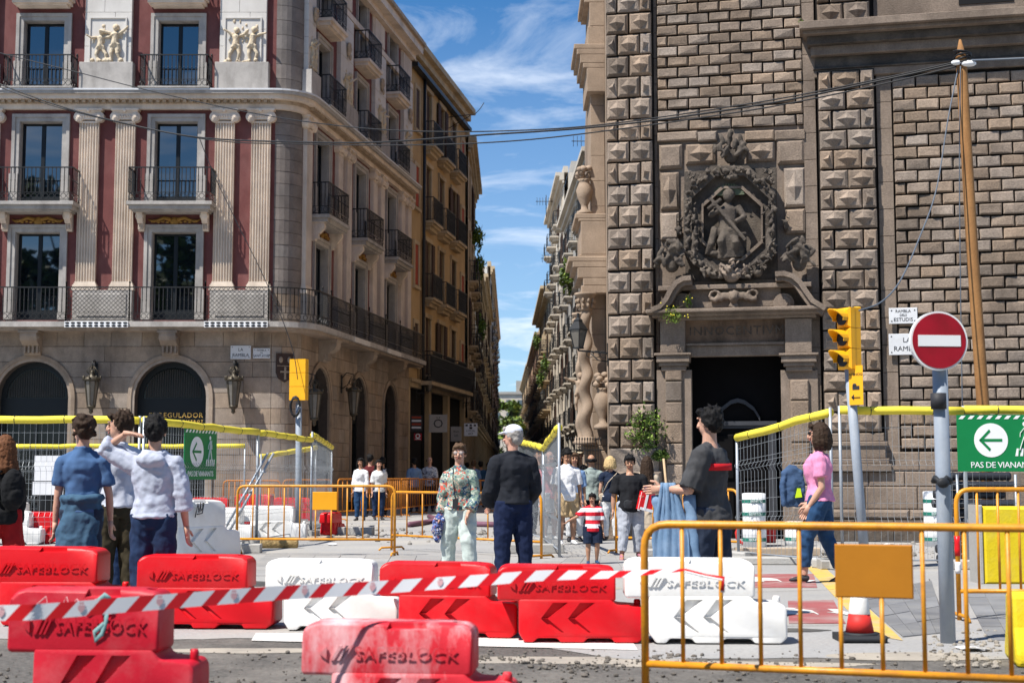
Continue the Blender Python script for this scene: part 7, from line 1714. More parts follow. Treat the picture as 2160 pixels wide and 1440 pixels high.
# ================================================================== wire fence panels with yellow foam on top
def wfence(label, a, b, zt, zb=.12, za=None, foam=True, sag=.0, foot=True, ragged=False, group='galvanised wire fence panels', fr_=(0, 1), zt2=None):
    a, b = V((a[0], a[1], 0)), V((b[0], b[1], 0)); L = (b - a).length; yaw = math.atan2(b.y - a.y, b.x - a.x); zt2 = zt if zt2 is None else zt2
    r = thing('wire_fence', label, 'fence', (a + b) / 2, yaw, group); x = L / 2; T = lambda u: zt + (zt2 - zt) * (u + x) / L
    for s in (-1, 1):
        q = MB(); q.tube([(s * x, 0, .02), (s * x, 0, T(s * x) + .06)], .022, 8); q.build('post', M['galv'], r)
    q = MB()
    for s in (0,): q.tube([(-x, 0, zb), (x, 0, zb)], .012, 6)
    q.tube([(-x, 0, zt), (x, 0, zt2)], .016, 6); q.build('frame', M['galv'], r)
    w = MB(); n = max(3, int(L / .085)); wr = .0038
    zs = [zb + (1 - zb) * 0 + k * .25 for k in range(int((min(zt, zt2) - zb) / .25) + 1)]
    folds = {2, 5}
    for k in range(n + 1):
        u = -x + L * k / n; t = T(u)
        pts = [(u, 0, zb)]
        for f in folds:
            if f < len(zs): z = zs[f]; pts += [(u, 0, z - .07), (u, -.05, z), (u, 0, z + .07)]
        pts.append((u, 0, t))
        for p, q_ in zip(pts[:-1], pts[1:]): w.bar(p, q_, wr)
    for i, z in enumerate(zs):
        for dz, y in (((-.07, 0), (0, -.05), (.07, 0)) if i in folds else ((0, 0),)):
            k = 10; pp = [(-x + L * j / k, y + .006, z + dz + (sag * math.sin(j * 2.1 + i)) + (T(-x + L * j / k) - zt) * z / zt) for j in range(k + 1)]
            for p, q_ in zip(pp[:-1], pp[1:]): w.bar(p, q_, wr * 1.1)
    stuff(w.build('wire_mesh', M['wire'], r))
    if foam:
        n = max(3, int(L / .35)); u0, u1 = -x + L * fr_[0], -x + L * fr_[1]
        pts = [(u0 + (u1 - u0) * k / n, random.uniform(-.012, .012), T(u0 + (u1 - u0) * k / n) + random.uniform(-.012, .012)) for k in range(n + 1)]
        q = MB(); q.tube(pts, .058, 10); q.build('foam_tube', M['foam'], r)
        q = MB()
        for k in range(1, n, 2): p = V(pts[k]); q.tube([p + V((0, .062 * math.cos(i), .062 * math.sin(i))) for i in range(7)], .006, 4)
        q.build('cable_tie', M['ink'], r)
    if foot:
        for s in (-1, 1): q = MB(); q.chbox(-.32, .32, -.12, .12, 0, .13, .02); q.build('foot_block', M['concrete'], r, (s * x, 0, 0))
    return r
def g3(px, py): return gr(px, py)
wfence('wire fence panel with a yellow foam top behind the boy in the polo shirt', at(-30, 1176, 21.3), at(288, 1176, 21.3), 2.06, foot=False)
wfence('wire fence panel carrying the green crossing sign, yellow foam on top', at(297, 1178, 21.0), at(540, 1150, 25.0), 2.04, zt2=1.98)
wfence('wire fence panel continuing from the green sign towards the traffic light', at(541, 1150, 25.1), at(655, 1128, 29.0), 1.98, zt2=1.95)
wfence('far wire fence panel with thin yellow foam along the hotel front', at(30, 1100, 37), at(514, 1100, 37), 1.98, foot=False)
wfence('short wire fence panel with foam just left of the twin posts', at(548, 1130, 30.5), at(664, 1120, 33), 1.62, zt2=1.86)
wfence('crooked wire fence panel with sagging foam beside the hotel corner', at(656, 1130, 29.2), at(698, 1120, 34.5), 2.06, zt2=1.90, sag=.03)
wfence('wire fence panel with bent foam behind the man in the dark jacket', at(1092, 1120, 30), at(1146, 1150, 25.4), 1.95, zt2=1.72, sag=.05)
wfence('narrow wire fence panel with curled foam, in front of the white polo shirt', at(1147, 1150, 25.3), at(1180, 1172, 21.5), 1.70, zt2=1.96, sag=.05, foot=False)
wfence('wire fence panel with sloping yellow foam left of the woman in pink', at(1558, 1180, 21.0), at(1757, 1165, 19.0), 1.78, zt2=2.08)
wfence('long wire fence panel with yellow foam across the church wall', at(1777, 1160, 19.0), at(2040, 1160, 19.0), 2.10, foot=True)
wfence('wire fence panel behind the large green crossing sign', at(2042, 1160, 19.0), at(2330, 1160, 18.8), 2.10, foot=False)
# leaning steel struts
r = thing('steel_struts', 'pair of steel struts leaning on the fence panel with the green sign', 'strut', at(455, 1140, 24.5)); r.location.z = 0; q = MB()
for d in (0, .10): q.tube([(d, 0, .05), (.80 + d, .4, 1.62)], .022, 8)
for k in range(4): q.tube([(.15 + .18 * k, .1 * k, .05 + .33 * k + .25), (.25 + .18 * k, .1 * k, .05 + .33 * k + .25)], .014, 6)
q.build('strut', M['galv'], r)
# ================================================================== signs
def cross_sign(label, pos, rz, w, h):
    r = thing('crossing_sign', label, 'sign', pos, rz, 'green pedestrian crossing signs'); b = MB(); b.box(-w / 2, w / 2, -.012, 0, -h / 2, h / 2); b.build('board', M['sign_green'], r)
    s = MB(); n = 10
    for k in range(n): x0 = -w / 2 + w * k / n; s.prism([(x0 + .02 * w, h * .425), (x0 + .065 * w, h * .425), (x0 + .10 * w, h * .485), (x0 + .055 * w, h * .485)], -.016, -.012)
    s.build('edge_stripes', M['sign_white'], r)
    cx, cz, rr = -w * .13, h * .05, h * .295; c = MB(); c.prism([(cx + rr * math.cos(i * math.pi / 16), cz + rr * 1.02 * math.sin(i * math.pi / 16)) for i in range(32)], -.016, -.012); c.build('disc', M['sign_white'], r)
    a = MB(); t = rr * .085; a.box(cx - rr * .66, cx + rr * .66, -.019, -.016, cz - t, cz + t)
    for s_ in (-1, 1): a.add([(cx - rr * .72, -.0195, cz), (cx - rr * .60, -.0195, cz + s_ * -.02), (cx - rr * .02, -.0195, cz + s_ * rr * .52), (cx - rr * .10, -.0195, cz + s_ * rr * .66)], [(0, 1, 2, 3) if s_ < 0 else (3, 2, 1, 0)])
    a.build('arrow', M['sign_green'], r)
    px_ = cx + rr * 2.0; m = MB(); k = rr * .95
    def lim(pts, wd):
        for p, q_ in zip(pts[:-1], pts[1:]): m.bar((px_ + p[0] * k, -.0145, cz + p[1] * k), (px_ + q_[0] * k, -.0145, cz + q_[1] * k), wd * k, .004) 
    m.prism([(px_ + .02 * k + .14 * k * math.cos(i * .628), cz + 1.02 * k + .15 * k * math.sin(i * .628)) for i in range(10)], -.016, -.012)
    lim([(0, .84), (-.02, .2)], .30); lim([(.0, .8), (-.28, .45), (-.30, .2)], .11); lim([(.03, .8), (.24, .5), (.28, .22)], .11); lim([(-.04, .25), (-.20, -.2), (-.34, -.62)], .16); lim([(.03, .25), (.16, -.2), (.26, -.62)], .16)
    m.build('walking_figure', M['sign_white'], r); z = MB()
    for j in range(5): x0 = px_ + (-.62 + .30 * j) * k; z.prism([(x0, cz - 1.0 * k), (x0 + .17 * k, cz - 1.0 * k), (x0 + .12 * k + .1 * k, cz - .52 * k), (x0 + .10 * k, cz - .52 * k)], -.0155, -.012)
    z.build('zebra_mark', M['sign_white'], r)
    lettering('PAS DE VIANANTS', h * .15, M['sign_white'], r, (.0, -.014, -h * .39), depth=.003, spacing=.92); return r
fa, fb_ = at(297, 1178, 21.0), at(540, 1150, 25.0); ya = math.atan2(fb_.y - fa.y, fb_.x - fa.x)
p = at(424, 958, 22.9); cross_sign('small green PAS DE VIANANTS crossing sign hung on the fence beside the grey hoodie', p + V((.0, -.06, 0)), ya, 1.15, .80)
p = at(2115, 934, 18.7); cross_sign('large green PAS DE VIANANTS crossing sign running out of the picture', p, R(-3), 1.18, .74)
# no entry sign
pb0 = gr(2000, 1356); r = thing('no_entry_sign', 'round red no-entry sign on a leaning grey pole', 'sign', pb0, 0)
tp = at(1979, 668, pb0.y - .05) - pb0; q = MB(); q.tube([(0, 0, 0), tp * .4, tp], .056, 14); q.build('pole', M['pole_grey'], r)
dc = at(1979, 719, pb0.y - .12) - pb0; q = MB(); q.prism([(.222 * math.cos(i * math.pi / 24), .222 * math.sin(i * math.pi / 24)) for i in range(48)], -.018, .02); disc = q.build('rim', M['sign_white'], r, dc, R(6))
q = MB(); q.prism([(.208 * math.cos(i * math.pi / 24), .208 * math.sin(i * math.pi / 24)) for i in range(48)], -.022, -.018); q.build('red_disc', M['sign_red'], disc)
q = MB(); q.box(-.165, .165, -.026, -.022, -.042, .042); q.build('white_bar', M['sign_white'], disc)
sk = at(1984, 845, pb0.y - .11) - pb0; q = MB(); q.loft([sk + V((0, .052, -.06)), sk + V((0, .052, .06))], [(.0585, .0585)] * 2, (1, 0, 0), 14); q.build('sticker', M['ink'], r)
sk = at(1992, 1012, pb0.y - .11) - pb0; q = MB(); q.tube([sk + V((.063 * math.cos(i * .5), .06 + .063 * math.sin(i * .5), .02 * math.sin(i * 2))) for i in range(13)], .02, 6); q.ell(sk + V((-.02, -.03, -.02)), (.05, .02, .04), 7, 5); q.build('black_tape', M['rubber'], r)
# traffic lights
def signal(label, base, top, lens_dir, s, backward):
    r = thing('traffic_light', label, 'traffic light', base, 0, 'yellow traffic lights'); t = top - V(base); q = MB(); q.tube([(0, 0, 0), t * .5, t], .062, 14); q.build('pole', M['pole_grey'], r)
    wk = 1.28 if backward else 1.0; h = MB(); yaw = lens_dir; Mx = Matrix.Translation(t) @ Matrix.Rotation(yaw, 4, 'Z'); hd = MB(); hd.M = None
    for k in range(3):
        z0 = -.02 + k * .275; hb = MB(); hb.chbox(-.135, .135, -.10, .0, z0, z0 + .268, .03); hb.chbox(-.12, .12, -.10, .0, z0 + .01, z0 + .258, .03)
        hb.box(-.13, .13, .0, .10, z0, z0 + .268); hb.v = [tuple(Mx @ V((p[0] * wk, p[1], p[2]))) for p in hb.v]; hb.build('housing', M['signal_yellow'], r)
        if not backward:
            v = MB(); n = 10
            for i in range(n):
                a0, a1 = math.pi * (-.12 + 1.24 * i / n), math.pi * (-.12 + 1.24 * (i + 1) / n); c = z0 + .134
                def pt(a, e): return (.115 * math.cos(a), -.10 - e * (.35 + .65 * max(0, math.sin(a))), c + .115 * math.sin(a))
                v.add([pt(a0, 0), pt(a1, 0), pt(a1, .22), pt(a0, .22), ], [(0, 1, 2, 3)])
            v.v = [tuple(Mx @ V(p)) for p in v.v]; o = v.build('visor', M['signal_yellow'], r); so = o.modifiers.new('s', 'SOLIDIFY'); so.thickness = .012; baked(o)
            ln = MB(); ln.prism([(.10 * math.cos(i * .4), z0 + .134 + .10 * math.sin(i * .4)) for i in range(16)], -.115, -.09); ln.v = [tuple(Mx @ V(p)) for p in ln.v]; ln.build('lens', M['rubber'], r)
    return r
b0 = gr(1826, 1202); t0 = at(1791, 776, b0.y); s1 = signal('yellow traffic light seen side-on, before the diamond-block pier of the church', b0, t0, R(-62), 1, False)
q = MB(); q.box(-.10, .10, -.008, 0, -.26, .26); pl = q.build('warning_plate', M['signal_yellow'], s1, at(1806, 812, b0.y - .12) - b0, R(-40))
lettering('ATENCIO', .045, M['ink'], pl, (0, -.010, .14), depth=.002)
q = MB(); q.box(-.05, .05, -.012, -.008, -.06, -.01); q.ell((-.02, -.01, .0), (.03, .005, .025), 6, 4); q.bar((-.06, -.010, -.16), (.06, -.010, -.16), .02, .004); q.prism([(-.07, -.16), (-.03, -.12), (-.03, -.20)], -.012, -.008); q.build('plate_symbols', M['ink'], pl)
q = MB(); c = at(1808, 652, b0.y) - b0; q.lathe([(.045, -.03), (.06, 0), (.045, .03)], 10, c); q.build('top_knob', M['signal_yellow'], s1)
b1 = gr(629, 1134); t1 = at(624, 842, b1.y); t1.x += .06
s2 = signal('yellow traffic light seen from behind at the rounded hotel corner', b1, t1, R(168), 1, True)
q = MB(); c = at(623, 852, b1.y - .1) - b1; q.tube([c + V((.09 * math.cos(i * .5), 0, .20 * math.sin(i * .5) - .05)) for i in range(13)], .022, 6); q.tube([c + V((.10 * math.cos(i * .5), -.04, .17 * math.sin(i * .5) - .05)) for i in range(13)], .018, 6); q.build('cable_coil', M['cable'], s2)
# ================================================================== pole and overhead cables
pw0 = V(at(2092, 1178, 21.0)); pw0.z = 0; r = thing('wooden_pole', 'leaning wooden pole with cables wrapped near its pointed top', 'pole', pw0); tp = at(2025, 84, 21.0) - pw0
q = MB(); q.tube([V((0, 0, 0)), tp * .3 + V((.01, 0, 0)), tp * .6 + V((-.008, 0, 0)), tp * .965, tp], [.098, .092, .086, .080, .016], 14); q.build('trunk', M['wood_pole'], r)
q = MB(); c = at(2030, 122, 21.0) - pw0
for k in range(6): q.tube([c + V(((.105 + .02 * (k % 2)) * math.cos(i * .6), (.105 + .02 * (k % 2)) * math.sin(i * .6), .03 * math.sin(i * .6 + k) - .10 + k * .035)) for i in range(12)], .014, 5)
q.build('cable_wrap', M['cable'], r); q = MB(); q.ell(c + V((.06, -.1, -.12)), (.12, .05, .05), 8, 5); q.ell(c + V((-.12, -.08, -.10)), (.08, .04, .04), 8, 5); q.build('plastic_scrap', M['sign_white'], r)
def cable(label, pts, rad=.014, m='cable', group='overhead cables'):
    P = [at(*p) for p in pts]; out = []
    for i in range(len(P) - 1):          # Catmull-Rom through the points
        p0, p1, p2, p3 = P[max(i - 1, 0)], P[i], P[i + 1], P[min(i + 2, len(P) - 1)]
        for k in range(8):
            t = k / 8; out.append(.5 * ((2 * p1) + (p2 - p0) * t + (2 * p0 - 5 * p1 + 4 * p2 - p3) * t * t + (3 * p1 - p0 - 3 * p2 + p3) * t ** 3))
    out.append(P[-1]); o = out[0].copy(); q = MB(); q.tube([p - o for p in out], rad, 6); tag(q.build('overhead_cable', M[m], None, o), label, 'cable', group)
D = 21.0
cable('topmost overhead cable, crossing the third-floor windows of the hotel', [(-80, 88, 33), (0, 112, 32), (160, 152, 31), (330, 195, 30), (540, 240, 28.5), (720, 266, 27), (880, 277, 26), (1075, 276, 25), (1280, 262, 24), (1600, 216, 22.5), (1850, 168, 21.5), (2020, 130, D)], .012)
cable('thick overhead cable sagging across the capitals of the hotel', [(-80, 148, 32), (0, 178, 31.5), (120, 222, 31), (240, 255, 30), (420, 290, 29), (640, 300, 27.5), (800, 300, 26.5), (1000, 286, 25.4), (1280, 266, 24), (1600, 222, 22.5), (1850, 172, 21.5), (2020, 134, D)], .017)
cable('lower overhead cable running just under the thick one', [(-80, 152, 32), (120, 226, 31), (420, 292, 29), (640, 304, 27.5), (870, 306, 26), (1075, 298, 25), (1280, 276, 24), (1600, 230, 22.5), (1850, 180, 21.5), (2020, 140, D)], .012)
cable('thin cable dropping from the thick cable to the corner traffic light', [(420, 290, 29), (452, 370, 28.9), (500, 470, 28.7), (545, 560, 28.5), (590, 660, 28.3), (618, 740, 28.2), (628, 800, 28.1)], .008)
cable('pale cable swinging from the wooden pole down to the traffic light by the church', [(2022, 140, D), (2000, 250, 20.7), (1975, 400, 20.4), (1940, 500, 20), (1900, 590, 19.5), (1860, 636, 19), (1812, 655, 18.6)], .011, 'cable_grey')
cable('thin cable hanging straight down beside the wooden pole', [(2026, 140, 20.9), (2024, 350, 20.9), (2026, 600, 20.9), (2030, 860, 20.9)], .008, 'cable_grey')
cable('cable leaving the wooden pole towards the picture edge', [(2040, 128, D), (2100, 126, 20.5), (2240, 120, 20)], .017, 'cable_grey')
# ================================================================== hazard tape across the barriers
tp_ = [(-900, 1310, 6.2), (-40, 1293, 6.25), (100, 1288, 6.3), (300, 1272, 6.45), (560, 1252, 6.7), (800, 1238, 6.95), (1000, 1224, 7.1), (1150, 1213, 7.2), (1290, 1211, 7.28), (1400, 1204, 7.36), (1446, 1201, 7.42)]
wd = [.068, .068, .068, .067, .066, .063, .059, .054, .042, .028, .018]
tw = [0, 0, 0, .05, .1, .35, .55, .4, .9, 1.2, 1.4]
P = [at(*p) for p in tp_]; samp = []
for i in range(len(P) - 1):
    n = 24
    for k in range(n):
        t = k / n; p0, p1, p2, p3 = P[max(i - 1, 0)], P[i], P[i + 1], P[min(i + 2, len(P) - 1)]
        samp.append((.5 * ((2 * p1) + (p2 - p0) * t + (2 * p0 - 5 * p1 + 4 * p2 - p3) * t * t + (3 * p1 - p0 - 3 * p2 + p3) * t ** 3), wd[i] + (wd[i + 1] - wd[i]) * t, tw[i] + (tw[i + 1] - tw[i]) * t))
samp.append((P[-1], wd[-1], tw[-1])); rt = thing('hazard_tape', 'red and white striped tape stretched over the barriers, tied to the yellow fence', 'tape', samp[0][0])
cum = [0]
for a, b in zip(samp[:-1], samp[1:]): cum.append(cum[-1] + (b[0] - a[0]).length)
def tape_at(s, v):
    s = max(0, min(cum[-1] - 1e-4, s)); i = max(0, min(len(cum) - 2, next(j for j in range(len(cum) - 1) if cum[j + 1] >= s))); t = (s - cum[i]) / max(1e-6, cum[i + 1] - cum[i])
    p = samp[i][0].lerp(samp[i + 1][0], t); w = samp[i][1] + (samp[i + 1][1] - samp[i][1]) * t; a = samp[i][2] + (samp[i + 1][2] - samp[i][2]) * t
    y = math.sin(a) * w * v * .6; z = w * v * (.55 + .45 * math.cos(a))
    return p + V((0, y, z)) - samp[0][0]
red, wht = MB(), MB(); s = -.0; k = 0; per = .165; sl = .062
while s < cum[-1]:
    tgt = wht if k % 2 else red; ln = .098 if k % 2 else .072; n = 5
    for j in range(n):
        s0, s1 = s + ln * j / n, s + ln * (j + 1) / n; vv = [-.5, -.25, 0, .25, .5]
        for va, vb in zip(vv[:-1], vv[1:]): tgt.add([tape_at(s0 + va * sl, va), tape_at(s1 + va * sl, va), tape_at(s1 + vb * sl, vb), tape_at(s0 + vb * sl, vb)], [(0, 1, 2, 3)], True)
    if k % 4 == 1 and s < cum[-1] * .74:
        e = MB(); e.add([tape_at(s + ln * .5 + x * .02, z) + V((0, -.004, 0)) for x, z in ((-.7, .22), (.7, .22), (.7, -.05), (0, -.28), (-.7, -.05))], [(4, 3, 2, 1, 0)]); e.add([tape_at(s + ln * .5 + x * .02, z) + V((0, -.004, 0)) for x, z in ((-.5, .42), (.5, .42), (.5, .27), (-.5, .27))], [(3, 2, 1, 0)]); e.build('printed_crest', M['scratch'], rt)
    s += ln; k += 1
for bld, m in ((red, 'tape_red'), (wht, 'tape_white')): o = bld.build('red_stripes' if m == 'tape_red' else 'white_stripes', M[m], rt); stuff(o)
tl = [at(1446, 1201, 7.42), at(1490, 1212, 7.36), at(1526, 1218, 7.33), at(1524, 1245, 7.33)]
for nm, m, d in (('tape_end', 'tape_red', 0), ('tape_end', 'tape_white', .008)):
    q = MB(); q.tube([p - tl[0] + V((0, 0, -d)) for p in tl], [.007, .006, .010, .012], 6); q.build(nm, M[m], rt, tl[0] - samp[0][0])
# ================================================================== small things on the site
c = gr(1814, 1352); r = thing('traffic_cone', 'red and white traffic cone on a rubber foot behind the fence plate', 'cone', (c.x, c.y, .005))
q = MB(); q.chbox(-.17, .17, -.17, .17, 0, .05, .02); q.lathe([(.15, .045), (.13, .065)], 8); q.build('foot', M['rubber'], r)
q = MB(); q.lathe([(.108, .06), (.080, .20)], 18, smooth=True); q.build('red_base', M['cone_red'], r); q = MB(); q.lathe([(.080, .20), (.082, .205), (.045, .44)], 18); q.build('white_sleeve', M['white_plastic'], r); q = MB(); q.lathe([(.045, .44), (.032, .52), (.02, .53)], 18); q.build('red_tip', M['cone_red'], r)
def jersey(label, pos, rz, L, h, m):
    r = thing('concrete_block', label, 'block', pos, rz, 'yellow painted concrete blocks'); q = MB(); q.prism([(-.30, 0), (.30, 0), (.30, .08), (.20, .25), (.16, h), (-.16, h), (-.20, .25), (-.30, .08)], -L / 2, L / 2); o = q.build('block', M[m], r, fix=True)
    bv = o.modifiers.new('b', 'BEVEL'); bv.width = .03; bv.segments = 2; baked(o); return r
c = gr(2160, 1232); bk = thing('concrete_block', 'upright yellow painted block standing by the stack of black pipes', 'block', (c.x, c.y, 0), R(-2), 'yellow painted concrete blocks')
q = MB(); q.chbox(-.44, 1.0, 0, .42, 0, .88, .03); q.build('block', M['block_yellow'], bk); q = MB(); q.chbox(-.49, -.445, .0, .42, 0, .90, .01); q.build('edge', M['concrete'], bk)
c = gr(2200, 1412); jersey('sloping yellow painted block at the picture corner', (c.x + .56, c.y + .25, 0), R(78), 1.3, .46, 'block_yellow')
# black corrugated pipes stacked by the church
r = thing('pipe_stack', 'stack of black corrugated pipes behind the wire fence', 'pipes', at(2080, 1172, 20.2)); r.location.z = 0
for j in range(10):
    for i in range(2):
        q = MB(); n = 26; q.lathe([((.055 + .007 * (k % 2)), -.48 + 1.0 * k / n) for k in range(n + 1)], 8); q.v = [(z + random.uniform(-.0, .0), y, x) for x, y, z in q.v]
        q.build('pipe', M['pipe_black'], r, (random.uniform(-.10, .10) - .12, i * .13 + (.06 if j % 2 else 0), .07 + j * .128))
for k in (-.4, .42): q = MB(); q.tube([(k, -.09, 0), (k, -.08, 1.25)], .02, 6); q.build('stake', M['galv'], r)
for px, py, lab in ((585, 1128, 'coil of black corrugated hose beneath the traffic light'), (560, 1136, 'dark corrugated hose coil under the sign-plate fence')):
    c = gr(px, py); r = thing('hose_coil', lab, 'hose', c); q = MB()
    for k in range(6): q.tube([(.26 * math.cos(i * .45), .26 * math.sin(i * .45), .06 + k * .09) for i in range(14)], .048, 6, True)
    q.build('hose', M['pipe_black'], r)
# sacks and rolls wrapped in white film printed BENITO
defm('print_green', (0.02, 0.16, 0.12), .5, .1, 4)
for px, py, hh, lab in ((1592, 1168, .92, 'white film-wrapped roll printed BENITO behind the wire fence, taller'), (1680, 1166, .42, 'low white drum printed BENITO under the hanging blue jacket'), (1975, 1164, .95, 'white printed roll beside the stack of black pipes')):
    c = gr(px, py); c.y += 2.2 if px < 1900 else 1.8; k = c.y / gr(px, py).y; c.x *= k; r = thing('wrapped_roll', lab, 'roll', c); q = MB(); q.lathe([(.20, 0), (.205, hh * .3), (.198, hh * .6), (.205, hh), (.15, hh + .01)], 14); q.build('roll', M['sign_white'], r)
    for j in range(int(hh / .22)):
        q = MB(); q.lathe([(.2075, .10 + j * .22), (.2075, .16 + j * .22)], 14, cap=False); o = q.build('printed_band', M['print_green'], r)
        lettering('BENITO', .06, M['sign_white'], r, (-.02 + .03 * (j % 2), -.211, .13 + j * .22), depth=.002)
# work jacket hanging on the fence
p = at(1672, 1040, 19.6); r = thing('work_jacket', 'blue and grey work jacket with a fluorescent patch hung on the wire fence', 'jacket', p); q = MB()
q.loft([(0, .0, .62), (0, 0, .5), (0, -.01, .2), (.0, 0, -.1), (.02, 0, -.3)], [(.08, .05), (.20, .08), (.21, .09), (.19, .09), (.17, .06)], (1, 0, 0), 12); q.tube([(-.17, -.02, .48), (-.24, -.04, .1), (-.20, -.06, -.28)], [.07, .065, .05], 8); q.tube([(.17, -.02, .48), (.22, -.02, .2), (.2, -.02, -.2)], [.07, .06, .05], 8)
q.v = [(x * .62, y * .8, z * .62) for x, y, z in q.v]
remeshed(q, 'jacket', defm('work_blue', (0.045, 0.085, 0.17), .85, .2, 5, .5, 15), .018, 2, .04, .08, r); q = MB(); q.prism([(.02, -.06), (.11, -.05), (.09, .07), (.05, .07)], -.095, -.06); q.build('patch', defm('fluo', (.55, .75, .02), .6, .05, 3), r)
# litter bin with rubbish bags
c = gr(100, 1112); r = thing('litter_bin', 'dark round litter bin overflowing with white rubbish', 'bin', c); q = MB(); q.lathe([(.22, 0), (.25, .75), (.27, .78), (.26, .82)], 14); q.build('drum', M['rubber'], r); q = MB()
for k in range(9): q.ell((random.uniform(-.17, .17), random.uniform(-.15, .15), .84 + random.uniform(0, .12)), (.09, .08, .07), 7, 5)
o = remeshed(q, 'rubbish', M['sign_white'], .02, 1, .04, .06, r)
p = at(105, 988, 33); r = thing('paper_board', 'white paper board fixed to the far wire fence', 'board', p); q = MB(); q.box(-.35, .3, -.02, 0, -.28, .30); q.box(-.38, .33, -.01, .01, -.6, -.30); q.build('board', M['tape_white'], r)
# rocks, planks and kerb stones lying about
def rock(label, px, py, s, m='rubble'):
    c = gr(px, py); r_ = random.Random(px); q = MB()
    for k in range(5): q.ell((r_.uniform(-.4, .4) * s, r_.uniform(-.3, .3) * s, .3 * s), (s * r_.uniform(.4, .7), s * r_.uniform(.35, .6), s * r_.uniform(.3, .5)), 8, 6)
    o = remeshed(q, 'rock', M[m], .03, 1, .10 * s, .12, None, c); tag(o, label, 'rock', 'rocks in the rubble')
rock('mossy grey rock beside the long-haired woman', 1392, 1160, .30); rock('pale rock behind the taped fence post', 1404, 1132, .24); rock('small rock between the two fences by the church', 1445, 1160, .16)
def lying(name, label, cat, px, py, L, w, h, rz, m, z=0.0, group=None):
    c = gr(px, py); q = MB(); q.chbox(-L / 2, L / 2, -w / 2, w / 2, 0, h, .012); tag(q.build(name, M[m], None, (c.x, c.y, .006 + z), R(rz)), label, cat, group)
GK = 'loose kerb stones and boards'
lying('kerb_stone', 'loose kerb stone at the foot of the sign-plate fence', 'stone', 503, 1166, .72, .26, .14, 3, 'concrete', 0, GK); lying('kerb_stone', 'grey kerb stone among the rubble near the twin posts', 'stone', 742, 1128, .9, .3, .16, -6, 'concrete', 0, GK); lying('kerb_stone', 'kerb stone lying behind the man in the dark jacket', 'stone', 1130, 1166, .9, .26, .14, 2, 'concrete', 0, GK)
lying('plank', 'short board lying on the rubble by the fence posts', 'plank', 700, 1140, .9, .22, .05, 20, 'plank', .03, GK); lying('plank', 'board lying under the sloping foam fence', 'plank', 1640, 1172, 1.3, .2, .12, 1, 'plank', 0, GK); lying('plank', 'orange board behind the woman in pink', 'plank', 1790, 1140, .9, .06, .16, -8, 'fence_orange', 0, GK); lying('kerb_stone', 'stone slab below the taped fence post', 'stone', 1400, 1172, .8, .4, .10, 4, 'concrete', 0, GK); lying('kerb_stone', 'stone block under the pale fence foot by the woman in pink', 'stone', 1612, 1190, 1.0, .3, .10, -2, 'concrete', 0, GK)
c = gr(589, 1156); r = thing('broom_head', 'long straw-coloured broom head lying on the paving', 'broom', c); q = MB(); q.loft([(-.32, 0, .09), (.32, 0, .09)], [(.06, .09)] * 2, (0, 1, 0), 10); o = remeshed(q, 'bristles', M['bristle'], .018, 1, .03, .02, r); q = MB(); q.box(-.32, .32, -.04, .04, .16, .19); q.build('back', M['plank'], r)
# purple hoses on the shaded road
for lab, pts in (('purple corrugated hose snaking in front of the orange fences', ((862, 1112), (890, 1108), (912, 1104), (930, 1108), (950, 1112))), ('purple hose end lying behind the floral blouse', ((905, 1094), (925, 1100), (950, 1104), (975, 1108), (1010, 1111), (1050, 1112)))):
    P = [gr(*p) for p in pts]; o = P[0]; q = MB(); q.tube([p - o + V((0, 0, .07)) for p in P], .065, 8); tag(q.build('hose', M['pipe_purple'], None, o), lab, 'hose', 'purple hoses')
# pallet pieces and tools by the church
c = gr(1860, 1128); c.y += 1.2; r = thing('tool_pile', 'heap of tools with a blue bag by the church base', 'tools', (c.x * 1.05, c.y, 0)); q = MB(); q.ell((-.6, 0, .35), (.16, .14, .22), 8, 6); q.build('bag', M['blue_bottle'], r); q = MB()
for k in range(7): q.tube([(-.5 + .12 * k, 0, .05), (-.2 + .1 * k, .1, .45 + .05 * (k % 3))], .03, 6)
q.ell((-.15, 0, .3), (.25, .15, .16), 8, 6); q.build('tools', M['rubber'], r); q = MB(); q.tube([(-.1, -.1, .30), (.5, -.1, .24)], .025, 6); q.build('handle', M['galv'], r)
c = gr(1575, 1150); r = thing('red_toolbox', 'red machine part on the ground behind the wire fence', 'machine', c); q = MB(); q.tube([(.18 * math.cos(i * .5), 0, .2 + .18 * math.sin(i * .5)) for i in range(13)], .03, 6); q.build('wheel', M['cone_red'], r); q = MB(); q.chbox(.1, .5, -.12, .12, .05, .3, .03); q.build('body', M['cone_red'], r)
for px, py, lab, l, rz in ((1420, 1108, 'wooden handle leaning against the church by the fences', 1.6, 0),):
    c = gr(px, 1168); r = thing('floor_brush', lab, 'brush', c); q = MB(); q.tube([(0, 0, 0), (-.1, .35, 1.5)], .02, 6); q.build('shaft', M['plank'], r); q = MB(); q.box(-.15, .15, -.05, .05, 0, .06); q.build('head', M['cone_red'], r)
